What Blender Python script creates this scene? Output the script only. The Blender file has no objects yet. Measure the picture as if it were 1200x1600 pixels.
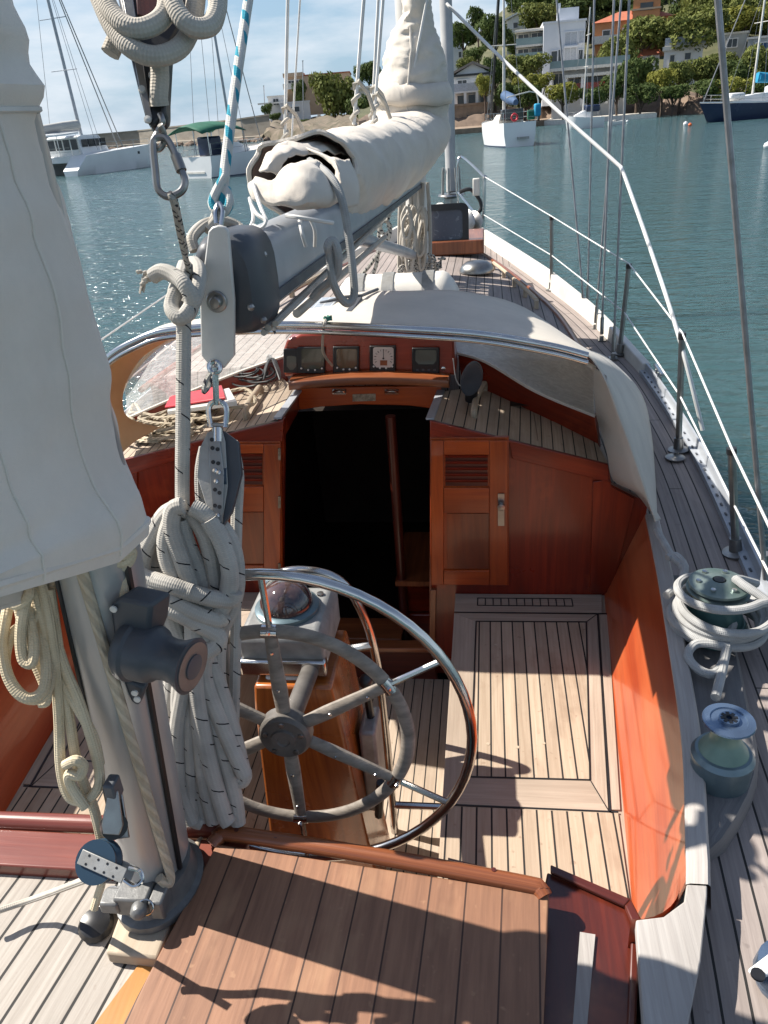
import bpy, math, random
from mathutils import Vector as V, Matrix, noise
R_ = math.radians
random.seed(7)
sc = bpy.context.scene
COL = sc.collection
# ------------------------------------------------------------------ camera
F, ROLL, YAW, PITCH = 1200.0, R_(4.5), R_(8.8), math.atan(617/1200)
fwd = V((-math.sin(YAW)*math.cos(PITCH), math.cos(YAW)*math.cos(PITCH), -math.sin(PITCH)))
rt0 = V((math.cos(YAW), math.sin(YAW), 0)); up0 = rt0.cross(fwd)
CR = rt0*math.cos(ROLL) - up0*math.sin(ROLL)
CU = up0*math.cos(ROLL) + rt0*math.sin(ROLL)
CP = V((0.54, 0, 3.0))
cd = bpy.data.cameras.new('camera'); cam = bpy.data.objects.new('camera', cd); COL.objects.link(cam)
m4 = Matrix((CR, CU, -fwd)).transposed().to_4x4(); m4.translation = CP
cam.matrix_world = m4
cd.sensor_fit = 'HORIZONTAL'; cd.sensor_width = 36; cd.lens = 36.0
cd.clip_start = .02; cd.clip_end = 9000
sc.camera = cam
# ------------------------------------------------------------------ sky, sun, exposure
SUNV = V((-1, .25, 1.1)).normalized()
EL = math.asin(SUNV.z); AZ = math.atan2(SUNV.x, SUNV.y)
w = bpy.data.worlds.new('World'); sc.world = w; w.use_nodes = True
nt = w.node_tree; bgn = nt.nodes['Background']
sk = nt.nodes.new('ShaderNodeTexSky'); sk.sky_type = 'NISHITA'; sk.sun_disc = False
sk.sun_elevation = EL; sk.sun_rotation = AZ; sk.air_density = 1.0; sk.dust_density = .35; sk.ozone_density = 1.6
tc = nt.nodes.new('ShaderNodeTexCoord'); mp = nt.nodes.new('ShaderNodeMapping')
mp.inputs['Scale'].default_value = (2.2, 2.2, 9.0); mp.inputs['Location'].default_value = (3.1, 1.7, 0.4)
nz = nt.nodes.new('ShaderNodeTexNoise'); nz.inputs['Scale'].default_value = 1.6; nz.inputs['Detail'].default_value = 7; nz.inputs['Roughness'].default_value = .58
cr = nt.nodes.new('ShaderNodeValToRGB'); cr.color_ramp.elements[0].position = .40; cr.color_ramp.elements[1].position = .62
mx = nt.nodes.new('ShaderNodeMixRGB'); mx.inputs[2].default_value = (6.6, 7.0, 7.5, 1)
mm = nt.nodes.new('ShaderNodeMath'); mm.operation = 'MULTIPLY'; mm.inputs[1].default_value = .8
L = nt.links.new
fd_ = nt.nodes.new('ShaderNodeMapRange'); fd_.inputs[1].default_value = .15; fd_.inputs[2].default_value = .55; fd_.inputs[3].default_value = 1.0; fd_.inputs[4].default_value = .30
fm_ = nt.nodes.new('ShaderNodeMath'); fm_.operation = 'MULTIPLY'
L(tc.outputs['Generated'], mp.inputs[0]); L(mp.outputs[0], nz.inputs[0]); L(nz.outputs[0], cr.inputs[0]); L(cr.outputs[0], mm.inputs[0]); L(mm.outputs[0], fm_.inputs[0]); L(fd_.outputs[0], fm_.inputs[1]); L(fm_.outputs[0], mx.inputs[0])
sx_ = nt.nodes.new('ShaderNodeSeparateXYZ'); L(tc.outputs['Generated'], sx_.inputs[0])
hr_ = nt.nodes.new('ShaderNodeMapRange'); hr_.inputs[1].default_value = 0.0; hr_.inputs[2].default_value = .38; hr_.inputs[3].default_value = .88; hr_.inputs[4].default_value = 0.0
hm_ = nt.nodes.new('ShaderNodeMixRGB'); hm_.inputs[2].default_value = (2.5, 3.85, 5.35, 1)
L(sx_.outputs[2], fd_.inputs[0]); L(sx_.outputs[2], hr_.inputs[0]); L(hr_.outputs[0], hm_.inputs[0]); L(sk.outputs[0], hm_.inputs[1])
L(hm_.outputs[0], mx.inputs[1]); L(mx.outputs[0], bgn.inputs[0]); bgn.inputs[1].default_value = .071
sl = bpy.data.lights.new('sun', 'SUN'); so = bpy.data.objects.new('sun', sl); COL.objects.link(so)
sl.energy = 4.9; sl.angle = R_(.5); sl.color = (1, .94, .85)
so.rotation_euler = SUNV.to_track_quat('Z', 'Y').to_euler(); so.location = (-20, 5, 22)
sc.view_settings.view_transform = 'Standard'; sc.view_settings.look = 'None'
sc.view_settings.exposure = 0.93; sc.view_settings.gamma = 1.0
sc.cycles.max_bounces = 8; sc.cycles.transparent_max_bounces = 12
# ------------------------------------------------------------------ rays of the photograph -> planes of the place
def ray(px, py): return fwd + CR*((px-600)/F) - CU*((py-800)/F)
def Zp(px, py, z): d = ray(px, py); return CP + d*((z-CP.z)/d.z)
def Yp(px, py, y): d = ray(px, py); return CP + d*((y-CP.y)/d.y)
def Xp(px, py, x): d = ray(px, py); return CP + d*((x-CP.x)/d.x)
def Dp(px, py, w_): return CP + ray(px, py)*w_
def Hp(px, py, d): r = ray(px, py); return CP + r*(d/math.hypot(r.x, r.y))
def PD(l): return [Dp(*a) for a in l]
WZ = 0.5
# ------------------------------------------------------------------ mesh builder
def lerp(a, b, t): return a + (b-a)*t
def cr_(pts, k=6, closed=False):
    pts = [V(p) for p in pts]; n = len(pts); out = []
    if n < 3: return pts
    for i in range(n if closed else n-1):
        if closed: a, b, c, d = pts[i-1], pts[i], pts[(i+1) % n], pts[(i+2) % n]
        else: a, b, c, d = pts[max(i-1, 0)], pts[i], pts[i+1], pts[min(i+2, n-1)]
        for j in range(k):
            t = j/k
            out.append(.5*((2*b)+(c-a)*t+(2*a-5*b+4*c-d)*t*t+(3*b-a-3*c+d)*t**3))
    if not closed: out.append(pts[-1])
    return out
class MB:
    def __init__(s): s.v = []; s.f = []; s.uv = []; s.mi = []
    def face(s, idx, m=0, g=None, uv=None):
        s.f.append(idx); s.mi.append(m)
        if uv is None:
            p = [s.v[i] for i in idx]
            n = (p[1]-p[0]).cross(p[2]-p[0])
            if n.length < 1e-12 and len(p) > 3: n = (p[2]-p[0]).cross(p[3]-p[0])
            n = n.normalized() if n.length > 1e-14 else V((0, 0, 1))
            gg = V(g) if g is not None else (p[1]-p[0])
            gg = gg - n*gg.dot(n)
            if gg.length < 1e-5: gg = V((0, 0, 1)) - n*n.z
            if gg.length < 1e-5: gg = V((0, 1, 0))
            gg.normalize(); u = n.cross(gg)
            uv = [(q.dot(u), q.dot(gg)) for q in p]
        s.uv.append(uv)
    def add(s, vs, fs, m=0, g=None):
        o = len(s.v); s.v += [V(x) for x in vs]
        for f in fs: s.face([i+o for i in f], m, g)
        return s
    def box(s, c, d, R=None, m=0, g=None):
        c = V(c); hx, hy, hz = d[0]/2, d[1]/2, d[2]/2
        if g is None:
            k = max(range(3), key=lambda i: d[i]); g = V((0, 0, 0)); g[k] = 1
            if R is not None: g = R @ g
        vs = [V((x, y, z)) for z in (-hz, hz) for x, y in ((-hx, -hy), (hx, -hy), (hx, hy), (-hx, hy))]
        if R is not None: vs = [R @ q for q in vs]
        return s.add([q+c for q in vs], [(3, 2, 1, 0), (4, 5, 6, 7), (0, 1, 5, 4), (1, 2, 6, 5), (2, 3, 7, 6), (3, 0, 4, 7)], m, g)
    def prism(s, poly, vec, m=0, g=None):
        poly = [V(p) for p in poly]; vec = V(vec); n = len(poly)
        nn = V((0, 0, 0))
        for i in range(n): nn += poly[i].cross(poly[(i+1) % n])
        if nn.dot(vec) < 0: poly = poly[::-1]
        if g is None: g = max(((poly[(i+1) % n]-poly[i]) for i in range(n)), key=lambda e: e.length)
        return s.add(poly+[p+vec for p in poly], [tuple(range(n))[::-1], tuple(range(n, 2*n))]+[(i, (i+1) % n, n+(i+1) % n, n+i) for i in range(n)], m, g)
    def bar(s, a, b, wd, h, up=(0, 0, 1), m=0):
        a, b = V(a), V(b); x = (b-a); l = x.length; x.normalize(); y = V(up).cross(x).normalized(); z = x.cross(y)
        return s.box((a+b)/2, (l, wd, h), Matrix((x, y, z)).transposed(), m)
    def loft(s, rings, m=0, closed=True, caps=True, uvs=None):
        o = len(s.v); n = len(rings[0])
        for r in rings: s.v += [V(p) for p in r]
        cv = [0.0]
        for i in range(1, len(rings)): cv.append(cv[-1]+(V(rings[i][0])-V(rings[i-1][0])).length)
        k = len(rings)//2; cu = [0.0]
        for j in range(1, n+1): cu.append(cu[-1]+(V(rings[k][j % n])-V(rings[k][j-1])).length)
        for i in range(len(rings)-1):
            for j in range(n if closed else n-1):
                a, b = o+i*n+j, o+i*n+(j+1) % n; c, d = o+(i+1)*n+(j+1) % n, o+(i+1)*n+j
                uv = [(cu[j], cv[i]), (cu[j+1], cv[i]), (cu[j+1], cv[i+1]), (cu[j], cv[i+1])] if uvs is None else [uvs[i][j], uvs[i][j+1], uvs[i+1][j+1], uvs[i+1][j]]
                s.face([a, b, c, d], m, None, uv)
        if caps and closed:
            s.face(list(range(o, o+n))[::-1], m); q = o+(len(rings)-1)*n; s.face(list(range(q, q+n)), m)
        return s
    def tube(s, path, r, n=8, m=0, closed=False, caps=True, flat=1.0, up=None):
        p = [V(x) for x in path]; q = [p[0]]
        for x in p[1:]:
            if (x-q[-1]).length > 1e-5: q.append(x)
        p = q; k = len(p)
        if k < 2: return s
        rr = r if isinstance(r, (list, tuple)) else [r]*k
        if len(rr) != k: rr = [rr[min(len(rr)-1, int(i*len(rr)/k))] for i in range(k)]
        T = []
        for i in range(k):
            a = p[i-1] if (i > 0 or closed) else p[0]; b = p[(i+1) % k] if (i < k-1 or closed) else p[-1]
            t = (b-a); T.append(t.normalized() if t.length > 1e-9 else V((0, 0, 1)))
        nrm = V(up) if up else (V((0, 0, 1)) if abs(T[0].z) < .9 else V((1, 0, 0)))
        rings = []
        for i in range(k):
            nrm = nrm - T[i]*nrm.dot(T[i])
            nrm = nrm.normalized() if nrm.length > 1e-6 else T[i].orthogonal().normalized()
            bn = T[i].cross(nrm)
            rings.append([p[i]+(nrm*math.cos(2*math.pi*j/n)*flat+bn*math.sin(2*math.pi*j/n))*rr[i] for j in range(n)])
        cv = [0.0]
        for i in range(1, k): cv.append(cv[-1]+(p[i]-p[i-1]).length)
        o = len(s.v)
        for rg in rings: s.v += rg
        for i in range(k if closed else k-1):
            i2 = (i+1) % k; va, vb = cv[i], cv[i2] if i2 else cv[i]+(p[0]-p[i]).length
            for j in range(n):
                j2 = (j+1) % n
                s.face([o+i*n+j, o+i*n+j2, o+i2*n+j2, o+i2*n+j], m, None, [(j/n, va), ((j+1)/n, va), ((j+1)/n, vb), (j/n, vb)])
        if caps and not closed:
            s.face(list(range(o, o+n))[::-1], m); e = o+(k-1)*n; s.face(list(range(e, e+n)), m)
        return s
    def lathe(s, prof, org, ax=(0, 0, 1), n=24, m=0, caps=True):
        ax = V(ax).normalized(); x = ax.orthogonal().normalized(); y = ax.cross(x); org = V(org)
        if caps and prof[0][0] > 1e-4: prof = [(1e-4, prof[0][1])]+list(prof)
        if caps and prof[-1][0] > 1e-4: prof = list(prof)+[(1e-4, prof[-1][1])]
        rings = [[org+ax*h+(x*math.cos(2*math.pi*j/n)+y*math.sin(2*math.pi*j/n))*max(r, 1e-4) for j in range(n)] for r, h in prof]
        return s.loft(rings, m, True, False)
    def poly(s, pts, m=0, g=None):
        o = len(s.v); s.v += [V(p) for p in pts]; s.face(list(range(o, o+len(pts))), m, g); return s
    def sphere(s, c, r, n=12, m=0, sq=(1, 1, 1)):
        c = V(c); rings = []
        for i in range(n//2+1):
            a = -math.pi/2+math.pi*i/(n//2); rr = max(math.cos(a), 1e-3)
            rings.append([c+V((rr*math.cos(2*math.pi*j/n)*sq[0], rr*math.sin(2*math.pi*j/n)*sq[1], math.sin(a)*sq[2]))*r for j in range(n)])
        return s.loft(rings, m, True, False)
    def build(s, name, mats, parent=None, bevel=0, local=False, ang=38, solid=0, flat=False, sub=0):
        if not isinstance(mats, (list, tuple)): mats = [mats]
        lo = V([min(q[i] for q in s.v) for i in range(3)]); hi = V([max(q[i] for q in s.v) for i in range(3)])
        org = V((0, 0, 0)) if local else V(((lo.x+hi.x)/2, (lo.y+hi.y)/2, lo.z))
        me = bpy.data.meshes.new(name); me.from_pydata([q-org for q in s.v], [], s.f)
        ul = me.uv_layers.new(name='UVMap'); k = 0
        flatuv = []
        for u in s.uv:
            for a in u: flatuv += [a[0], a[1]]
        ul.data.foreach_set('uv', flatuv)
        for mt in mats: me.materials.append(mt)
        me.polygons.foreach_set('material_index', s.mi)
        me.polygons.foreach_set('use_smooth', [not flat]*len(s.f))
        if not flat: me.set_sharp_from_angle(angle=R_(ang))
        me.update()
        o = bpy.data.objects.new(name, me); COL.objects.link(o)
        pw = V((0, 0, 0))
        if parent is not None:
            o.parent = parent; pw = V((0, 0, 0)) if local else WL.get(parent.name, V((0, 0, 0)))
        o.location = org-pw
        WL[o.name] = org
        if solid:
            md = o.modifiers.new('thick', 'SOLIDIFY'); md.thickness = solid; md.offset = 0
        if sub:
            md = o.modifiers.new('sub', 'SUBSURF'); md.levels = sub; md.render_levels = sub
        if bevel:
            md = o.modifiers.new('bevel', 'BEVEL'); md.width = bevel; md.segments = 2; md.limit_method = 'ANGLE'; md.angle_limit = R_(40)
        return o
WL = {}
def tag(o, label, cat, group=None, kind=None):
    o['label'] = label; o['category'] = cat
    if group: o['group'] = group
    if kind: o['kind'] = kind
    return o
def thing(name, label, cat, loc=(0, 0, 0), rz=0, group=None):
    o = bpy.data.objects.new(name, None); COL.objects.link(o); o.empty_display_size = .2
    o.location = loc; o.rotation_euler = (0, 0, rz); WL[o.name] = V(loc)
    return tag(o, label, cat, group)
def each(items, name, mats, parent, **k):
    for f_ in items:
        mb = MB(); f_(mb); mb.build(name, mats, parent, **k)
def copy_tree(o, parent=None):
    c = o.copy(); COL.objects.link(c)
    if parent is not None: c.parent = parent
    for ch in list(o.children): copy_tree(ch, c)
    return c
# ------------------------------------------------------------------ materials
class G:
    def __init__(s, name):
        s.m = bpy.data.materials.new(name); s.m.use_nodes = True; s.t = s.m.node_tree
        s.b = s.t.nodes['Principled BSDF']; s.out = s.t.nodes['Material Output']; s._c = {}
    def n(s, ty, **k):
        x = s.t.nodes.new('ShaderNode'+ty)
        for a, b in k.items(): setattr(x, a, b)
        return x
    def put(s, a, inp):
        if hasattr(a, 'links') or hasattr(a, 'is_output'): s.t.links.new(a, inp)
        else: inp.default_value = (tuple(a)+(1,) if isinstance(a, (tuple, list)) and len(a) == 3 and inp.type == 'RGBA' else a)
    def co(s, k='Object'):
        if 'tc' not in s._c: s._c['tc'] = s.n('TexCoord')
        return s._c['tc'].outputs[k]
    def map(s, v, scale=(1, 1, 1), loc=(0, 0, 0)):
        x = s.n('Mapping'); s.put(v, x.inputs[0]); x.inputs['Scale'].default_value = scale; x.inputs['Location'].default_value = loc; return x.outputs[0]
    def noise(s, v, sc_=5, det=4, rough=.55, dist=0):
        x = s.n('TexNoise'); s.put(v, x.inputs[0]); x.inputs['Scale'].default_value = sc_; x.inputs['Detail'].default_value = det
        x.inputs['Roughness'].default_value = rough; x.inputs['Distortion'].default_value = dist; return x.outputs[0]
    def math(s, op, a, b=0.0, c=None, clamp=False):
        x = s.n('Math', operation=op, use_clamp=clamp); s.put(a, x.inputs[0]); s.put(b, x.inputs[1])
        if c is not None: s.put(c, x.inputs[2])
        return x.outputs[0]
    def ramp(s, v, a, b, ca=(0, 0, 0), cb=(1, 1, 1)):
        x = s.n('ValToRGB'); s.put(v, x.inputs[0]); e = x.color_ramp.elements
        e[0].position = a; e[1].position = b; e[0].color = (*ca, 1); e[1].color = (*cb, 1); return x.outputs[0]
    def mix(s, f, a, b, bt='MIX'):
        x = s.n('MixRGB', blend_type=bt); s.put(f, x.inputs[0]); s.put(a, x.inputs[1]); s.put(b, x.inputs[2]); return x.outputs[0]
    def bump(s, h, st=.3, d=.01):
        x = s.n('Bump'); s.put(h, x.inputs['Height']); x.inputs['Strength'].default_value = st; x.inputs['Distance'].default_value = d
        s.put(x.outputs[0], s.b.inputs['Normal']); return x
    def set(s, **k):
        nm = {'col': 'Base Color', 'rough': 'Roughness', 'metal': 'Metallic', 'coat': 'Coat Weight', 'crough': 'Coat Roughness', 'spec': 'Specular IOR Level', 'sheen': 'Sheen Weight', 'trans': 'Transmission Weight', 'ior': 'IOR', 'alpha': 'Alpha'}
        for a, b in k.items(): s.put(b, s.b.inputs[nm[a]])
        return s
def plain(name, c, rough=.5, metal=0, c2=None, vs=6, bump=0, bs=80, coat=0, stretch=(1, 1, 1), rv=.12, spec=.5, det=5):
    g = G(name); v = g.map(g.co(), stretch)
    n = g.noise(v, vs, det); c2 = c2 or tuple(x*.72 for x in c)
    g.set(col=g.mix(g.ramp(n, .35, .68), c, c2), rough=g.math('MULTIPLY_ADD', n, rv*2, rough-rv, True), metal=metal, coat=coat, spec=spec)
    if bump: g.bump(g.noise(v, bs, 3), bump, .004)
    return g.m
def wood(name, a, b, rough=.4, coat=.5, dark=None, worn=None, gs=(55, 2.2), bump=.15, crough=.12):
    g = G(name); uv = g.co('UV'); v = g.map(uv, (gs[0], gs[1], 1))
    gr = g.noise(v, 1, 6, .62, .35); big = g.noise(g.map(uv, (5, 1.3, 1)), 1, 3)
    c = g.mix(g.ramp(gr, .32, .68), a, b)
    c = g.mix(g.math('MULTIPLY', g.ramp(big, .38, .68), .75), c, dark or tuple(x*.5 for x in a))
    ob = g.noise(g.co(), 2.3, 5, .6)
    if worn: c = g.mix(g.ramp(ob, .56, .66), c, worn)
    g.set(col=c, rough=g.math('MULTIPLY_ADD', ob, .25, rough-.12, True), coat=coat, crough=crough)
    g.bump(gr, bump, .003); return g.m
def teak(name, a, b, pw=.045, seam=.0048, L_=1.7, scol=(.012, .011, .01), rough=.75, stain=(.2, .15, .1), coat=0, gs=110, wet=.5):
    g = G(name); uv = g.co('UV'); sx = g.n('SeparateXYZ'); g.put(uv, sx.inputs[0]); u, vv = sx.outputs[0], sx.outputs[1]
    uu = g.math('DIVIDE', u, pw); idx = g.math('FLOOR', uu); fr = g.math('FRACT', uu)
    wn = g.n('TexWhiteNoise', noise_dimensions='1D'); g.put(idx, wn.inputs['W']); rnd = wn.outputs[0]
    e = g.math('MINIMUM', fr, g.math('SUBTRACT', 1.0, fr)); sm = g.math('LESS_THAN', e, seam/pw/2)
    if L_:
        fv = g.math('FRACT', g.math('ADD', g.math('DIVIDE', vv, L_), g.math('MULTIPLY', rnd, 7.3)))
        sm = g.math('MAXIMUM', sm, g.math('LESS_THAN', fv, seam*.8/L_))
    off = g.n('CombineXYZ'); g.put(g.math('MULTIPLY', rnd, 31.0), off.inputs[2])
    va = g.n('VectorMath', operation='ADD'); g.put(g.map(uv, (gs, 3.5, 1)), va.inputs[0]); g.put(off.outputs[0], va.inputs[1])
    gr = g.noise(va.outputs[0], 1, 6, .65, .2)
    c = g.mix(g.ramp(gr, .28, .72), a, b)
    c = g.mix(g.math('MULTIPLY', rnd, .35), c, tuple(x*.6 for x in b))
    st = g.noise(g.map(uv, (7, 3, 1)), 1, 4, .6); c = g.mix(g.math('MULTIPLY', g.ramp(st, .52, .72), wet), c, stain)
    sp = g.noise(uv, 38, 2); c = g.mix(g.math('MULTIPLY', g.ramp(sp, .66, .74), .45), c, stain)
    c = g.mix(sm, c, scol)
    g.set(col=c, rough=g.math('MULTIPLY_ADD', gr, .2, rough-.1, True), coat=coat)
    g.bump(g.math('SUBTRACT', g.math('MULTIPLY', gr, .35), g.math('MULTIPLY', sm, 1.0)), .45, .004); return g.m
def rope(name, c, c2, fleck=None, twist=False, pitch=.017):
    g = G(name); uv = g.co('UV'); sx = g.n('SeparateXYZ'); g.put(uv, sx.inputs[0]); u, vv = sx.outputs[0], sx.outputs[1]
    a = g.math('MULTIPLY', vv, 2*math.pi/pitch)
    k = 3 if twist else 6
    b = g.math('MULTIPLY', u, 2*math.pi*k)
    s1 = g.math('SINE', g.math('ADD', a, b)); s2 = g.math('SINE', g.math('SUBTRACT', g.math('MULTIPLY', a, 1 if twist else 2), b))
    h = s1 if twist else g.math('MULTIPLY', g.math('SINE', g.math('ADD', g.math('MULTIPLY', a, 2), b)), s2)
    n = g.noise(g.co(), 14, 4)
    col = g.mix(g.ramp(n, .35, .7), c, c2)
    col = g.mix(g.math('MULTIPLY', g.ramp(h, 0, .6, (1, 1, 1), (0, 0, 0)), .3 if twist else .12), col, tuple(x*.45 for x in c2))
    if fleck:
        fc, fp, fw, fa = fleck
        fu = g.math('FRACT', g.math('ADD', g.math('MULTIPLY', u, 2.0), g.math('DIVIDE', vv, fp*3)))
        fl = g.math('MULTIPLY', g.math('LESS_THAN', g.math('FRACT', g.math('ADD', g.math('DIVIDE', vv, fp), g.math('MULTIPLY', u, 1.0))), fw), g.math('LESS_THAN', fu, fa))
        col = g.mix(fl, col, fc)
    g.set(col=col, rough=.85, spec=.2); g.bump(g.math('ADD', h, g.math('MULTIPLY', g.noise(g.co(), 160, 2), 1.2)), .5 if twist else .26, .003); return g.m
def cloth(name, c, c2, fold=.6, fs=(3, 3, 1.2), dirt=None, thin=0):
    g = G(name); v = g.map(g.co(), fs); n = g.noise(v, 1.3, 3, .45, 1.2); d = g.noise(g.co(), 4, 6, .65)
    col = g.mix(g.ramp(d, .4, .7), c, c2)
    if dirt: col = g.mix(g.math('MULTIPLY', g.ramp(g.noise(g.co(), 1.4, 6, .7), .5, .75), .6), col, dirt)
    g.set(col=col, rough=.85, spec=.25, sheen=.15)
    h = g.math('ADD', g.math('MULTIPLY', n, .55), g.math('MULTIPLY', g.noise(g.co(), 420, 1), .03))
    g.bump(h, fold, .03)
    if thin:
        tl = g.n('BsdfTranslucent'); g.put(col, tl.inputs[0]); mx_ = g.n('MixShader'); mx_.inputs[0].default_value = thin
        g.t.links.new(g.b.outputs[0], mx_.inputs[1]); g.t.links.new(tl.outputs[0], mx_.inputs[2]); g.t.links.new(mx_.outputs[0], g.out.inputs[0])
    return g.m
mt = {}
mt['seat'] = teak('sun bleached teak planks', (.50, .395, .295), (.355, .265, .185), .0415, .0052, 0, stain=(.19, .12, .075), wet=.62)
mt['seatb'] = wood('weathered teak board', (.47, .38, .30), (.33, .26, .20), .7, 0, (.26, .2, .15), gs=(90, 3), bump=.3)
mt['sole'] = teak('teak cockpit sole', (.52, .42, .33), (.36, .28, .205), .042, .0045, 0, stain=(.2, .14, .1))
mt['deck'] = teak('grey weathered teak deck', (.37, .315, .285), (.23, .19, .172), .052, .0052, 1.9, stain=(.15, .12, .11), wet=.4)
mt['adeck'] = teak('silver teak aft deck', (.47, .425, .375), (.29, .255, .22), .058, .0065, 1.3, stain=(.25, .2, .16), wet=.3)
mt['hatch'] = teak('worn brown mahogany planks', (.335, .165, .092), (.18, .083, .047), .0725, .0035, 0, (.045, .018, .01), .6, (.40, .225, .125), gs=60, wet=.75)
mt['mah'] = wood('red varnished mahogany', (.29, .030, .008), (.15, .013, .005), .30, .4, (.085, .010, .004), worn=(.34, .05, .012))
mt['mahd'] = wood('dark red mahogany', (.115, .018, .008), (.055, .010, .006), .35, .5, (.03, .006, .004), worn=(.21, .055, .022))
mt['door'] = wood('orange varnished wood', (.50, .092, .010), (.31, .043, .007), .32, .32, (.15, .03, .008))
mt['coam'] = wood('orange mahogany coaming', (.42, .062, .015), (.27, .032, .009), .32, .5, (.50, .13, .045), gs=(40, 1.2), crough=.06)
mt['ped'] = wood('amber varnished teak', (.50, .15, .026), (.27, .065, .012), .28, .6, (.12, .03, .008), gs=(70, 2))
mt['rail'] = wood('oiled mahogany rail', (.33, .105, .035), (.17, .045, .016), .35, .4, (.10, .03, .012))
mt['yel'] = wood('bright varnished board', (.55, .27, .07), (.42, .18, .04), .35, .4)
mt['cap'] = wood('silver grey teak capping', (.47, .44, .41), (.33, .30, .28), .75, 0, (.27, .25, .23), gs=(110, 4), bump=.35)
mt['plin'] = wood('dark grey teak plinth', (.20, .19, .185), (.125, .12, .12), .75, 0, (.1, .1, .1), gs=(90, 4), bump=.3)
mt['ltk'] = wood('pale teak block', (.52, .43, .32), (.40, .31, .22), .7, 0, gs=(80, 3), bump=.25)
mt['steel'] = plain('polished stainless steel', (.62, .61, .59), .16, 1, (.5, .49, .48), 9, rv=.06)
mt['dsteel'] = plain('dull stainless steel', (.36, .36, .35), .34, 1, (.22, .21, .2), 12, rv=.1, bump=.05)
mt['plate'] = plain('scratched pale alloy plate', (.66, .65, .62), .42, .15, (.50, .49, .46), 7, rv=.1, bump=.05)
mt['alu'] = plain('grey painted alloy spar', (.40, .42, .45), .35, .1, (.31, .33, .36), 5, rv=.08)
mt['mast'] = plain('cream painted alloy mast', (.45, .44, .425), .33, .35, (.37, .36, .345), 5, stretch=(4, 4, .5), rv=.08)
mt['mastw'] = plain('white painted mast', (.66, .64, .6), .4, 0, (.5, .48, .45), 4)
mt['cast'] = plain('cast alloy fitting', (.36, .36, .35), .5, .35, (.22, .215, .2), 14, rv=.15, bump=.15)
mt['dgrey'] = plain('dark grey plastic', (.075, .082, .095), .5, 0, (.05, .055, .066), 6, bump=.05)
mt['ngrey'] = plain('blue grey moulded plastic', (.062, .068, .078), .45, 0, (.042, .046, .055), 5)
mt['wgrey'] = plain('grey weathered wheel wood', (.29, .25, .21), .6, 0, (.16, .138, .115), 20, stretch=(1, 1, 3), bump=.25, bs=60)
mt['black'] = plain('black plastic', (.012, .012, .013), .35, 0, (.02, .02, .022), 6)
mt['blkm'] = plain('black rubber cable', (.02, .02, .022), .5)
mt['void'] = plain('painted cabin darkness', (.035, .022, .015), .7)  # near-black colour stands in for the unlit cabin
mt['blue'] = plain('dark blue sheave', (.02, .045, .075), .35)
mt['teal'] = plain('faded teal winch paint', (.10, .20, .185), .38, .25, (.045, .105, .10), 9, rv=.12)
mt['lteal'] = plain('pale green winch drum', (.20, .30, .25), .42, .25, (.12, .20, .17), 7)
mt['bluecap'] = plain('blue grey winch top', (.29, .37, .46), .3, .6, (.2, .26, .34), 9)
mt['white'] = plain('white gelcoat', (.78, .77, .74), .35, 0, (.66, .65, .62), 3)
mt['offw'] = plain('off white paint', (.70, .67, .61), .5, 0, (.55, .52, .47), 5)
mt['canvas'] = cloth('cream sail canvas', (.62, .565, .49), (.52, .47, .41), .75, (5, 3, 3.2), (.50, .43, .36))
mt['canvasw'] = cloth('grey white sail cover', (.72, .655, .58), (.64, .58, .51), .55, (5, 5, 1.2), (.60, .54, .48))
mt['dodg'] = cloth('white sprayhood canvas', (.78, .73, .65), (.68, .635, .565), .12, (2, 2, 2), (.58, .55, .5), .32)
mt['tan'] = cloth('tan canvas lining', (.78, .54, .31), (.68, .45, .25), .3, thin=.5)
mt['brn'] = cloth('brown sail lining', (.17, .085, .055), (.10, .05, .035), .5)
mt['rw'] = rope('white braided rope', (.50, .475, .43), (.38, .36, .325), ((.02, .02, .025), .058, .055, .42))
mt['rp'] = rope('plain off white rope', (.53, .49, .43), (.41, .375, .32))
mt['ri'] = rope('ivory braided line', (.66, .57, .41), (.52, .43, .29))
mt['rt'] = rope('three strand hemp line', (.58, .50, .38), (.42, .35, .26), None, True, .045)
mt['rg'] = rope('grey sheet rope', (.42, .42, .41), (.31, .31, .30))
mt['rb'] = rope('blue and white braid', (.66, .65, .61), (.5, .5, .47), ((.035, .27, .36), .05, .5, .5))
mt['rs'] = rope('speckled line', (.5, .48, .43), (.36, .34, .3), ((.03, .03, .04), .022, .4, .6))
mt['rth'] = plain('thin white line', (.72, .70, .66), .7)
mt['wire'] = plain('stainless wire', (.30, .30, .31), .4, .6, (.2, .2, .2), 20)
mt['wwire'] = plain('white coated wire', (.75, .75, .73), .4)
mt['red'] = plain('red plastic', (.62, .03, .05), .4, 0, (.55, .025, .04), 5)
mt['box'] = wood('bright red varnished box', (.40, .055, .018), (.28, .034, .012), .28, .6, (.2, .022, .008))
mt['fsail'] = plain('shadow grey sailcloth', (.42, .41, .40), .8, 0, (.33, .33, .33), 5)  # shadow on the furled sail is put into this grey
mt['endb'] = wood('dull red end board', (.17, .035, .02), (.10, .018, .012), .35, .4, (.24, .07, .045))
mt['hub'] = plain('dull bronze hub', (.17, .155, .14), .5, .3, (.1, .09, .08), 20, bump=.1)
mt['hous'] = plain('worn grey binnacle casting', (.30, .30, .29), .5, .2, (.19, .19, .185), 18, bump=.1)
mt['foot'] = plain('dark mast foot casting', (.20, .20, .195), .5, .4, (.11, .11, .11), 16, rv=.15, bump=.2)
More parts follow.
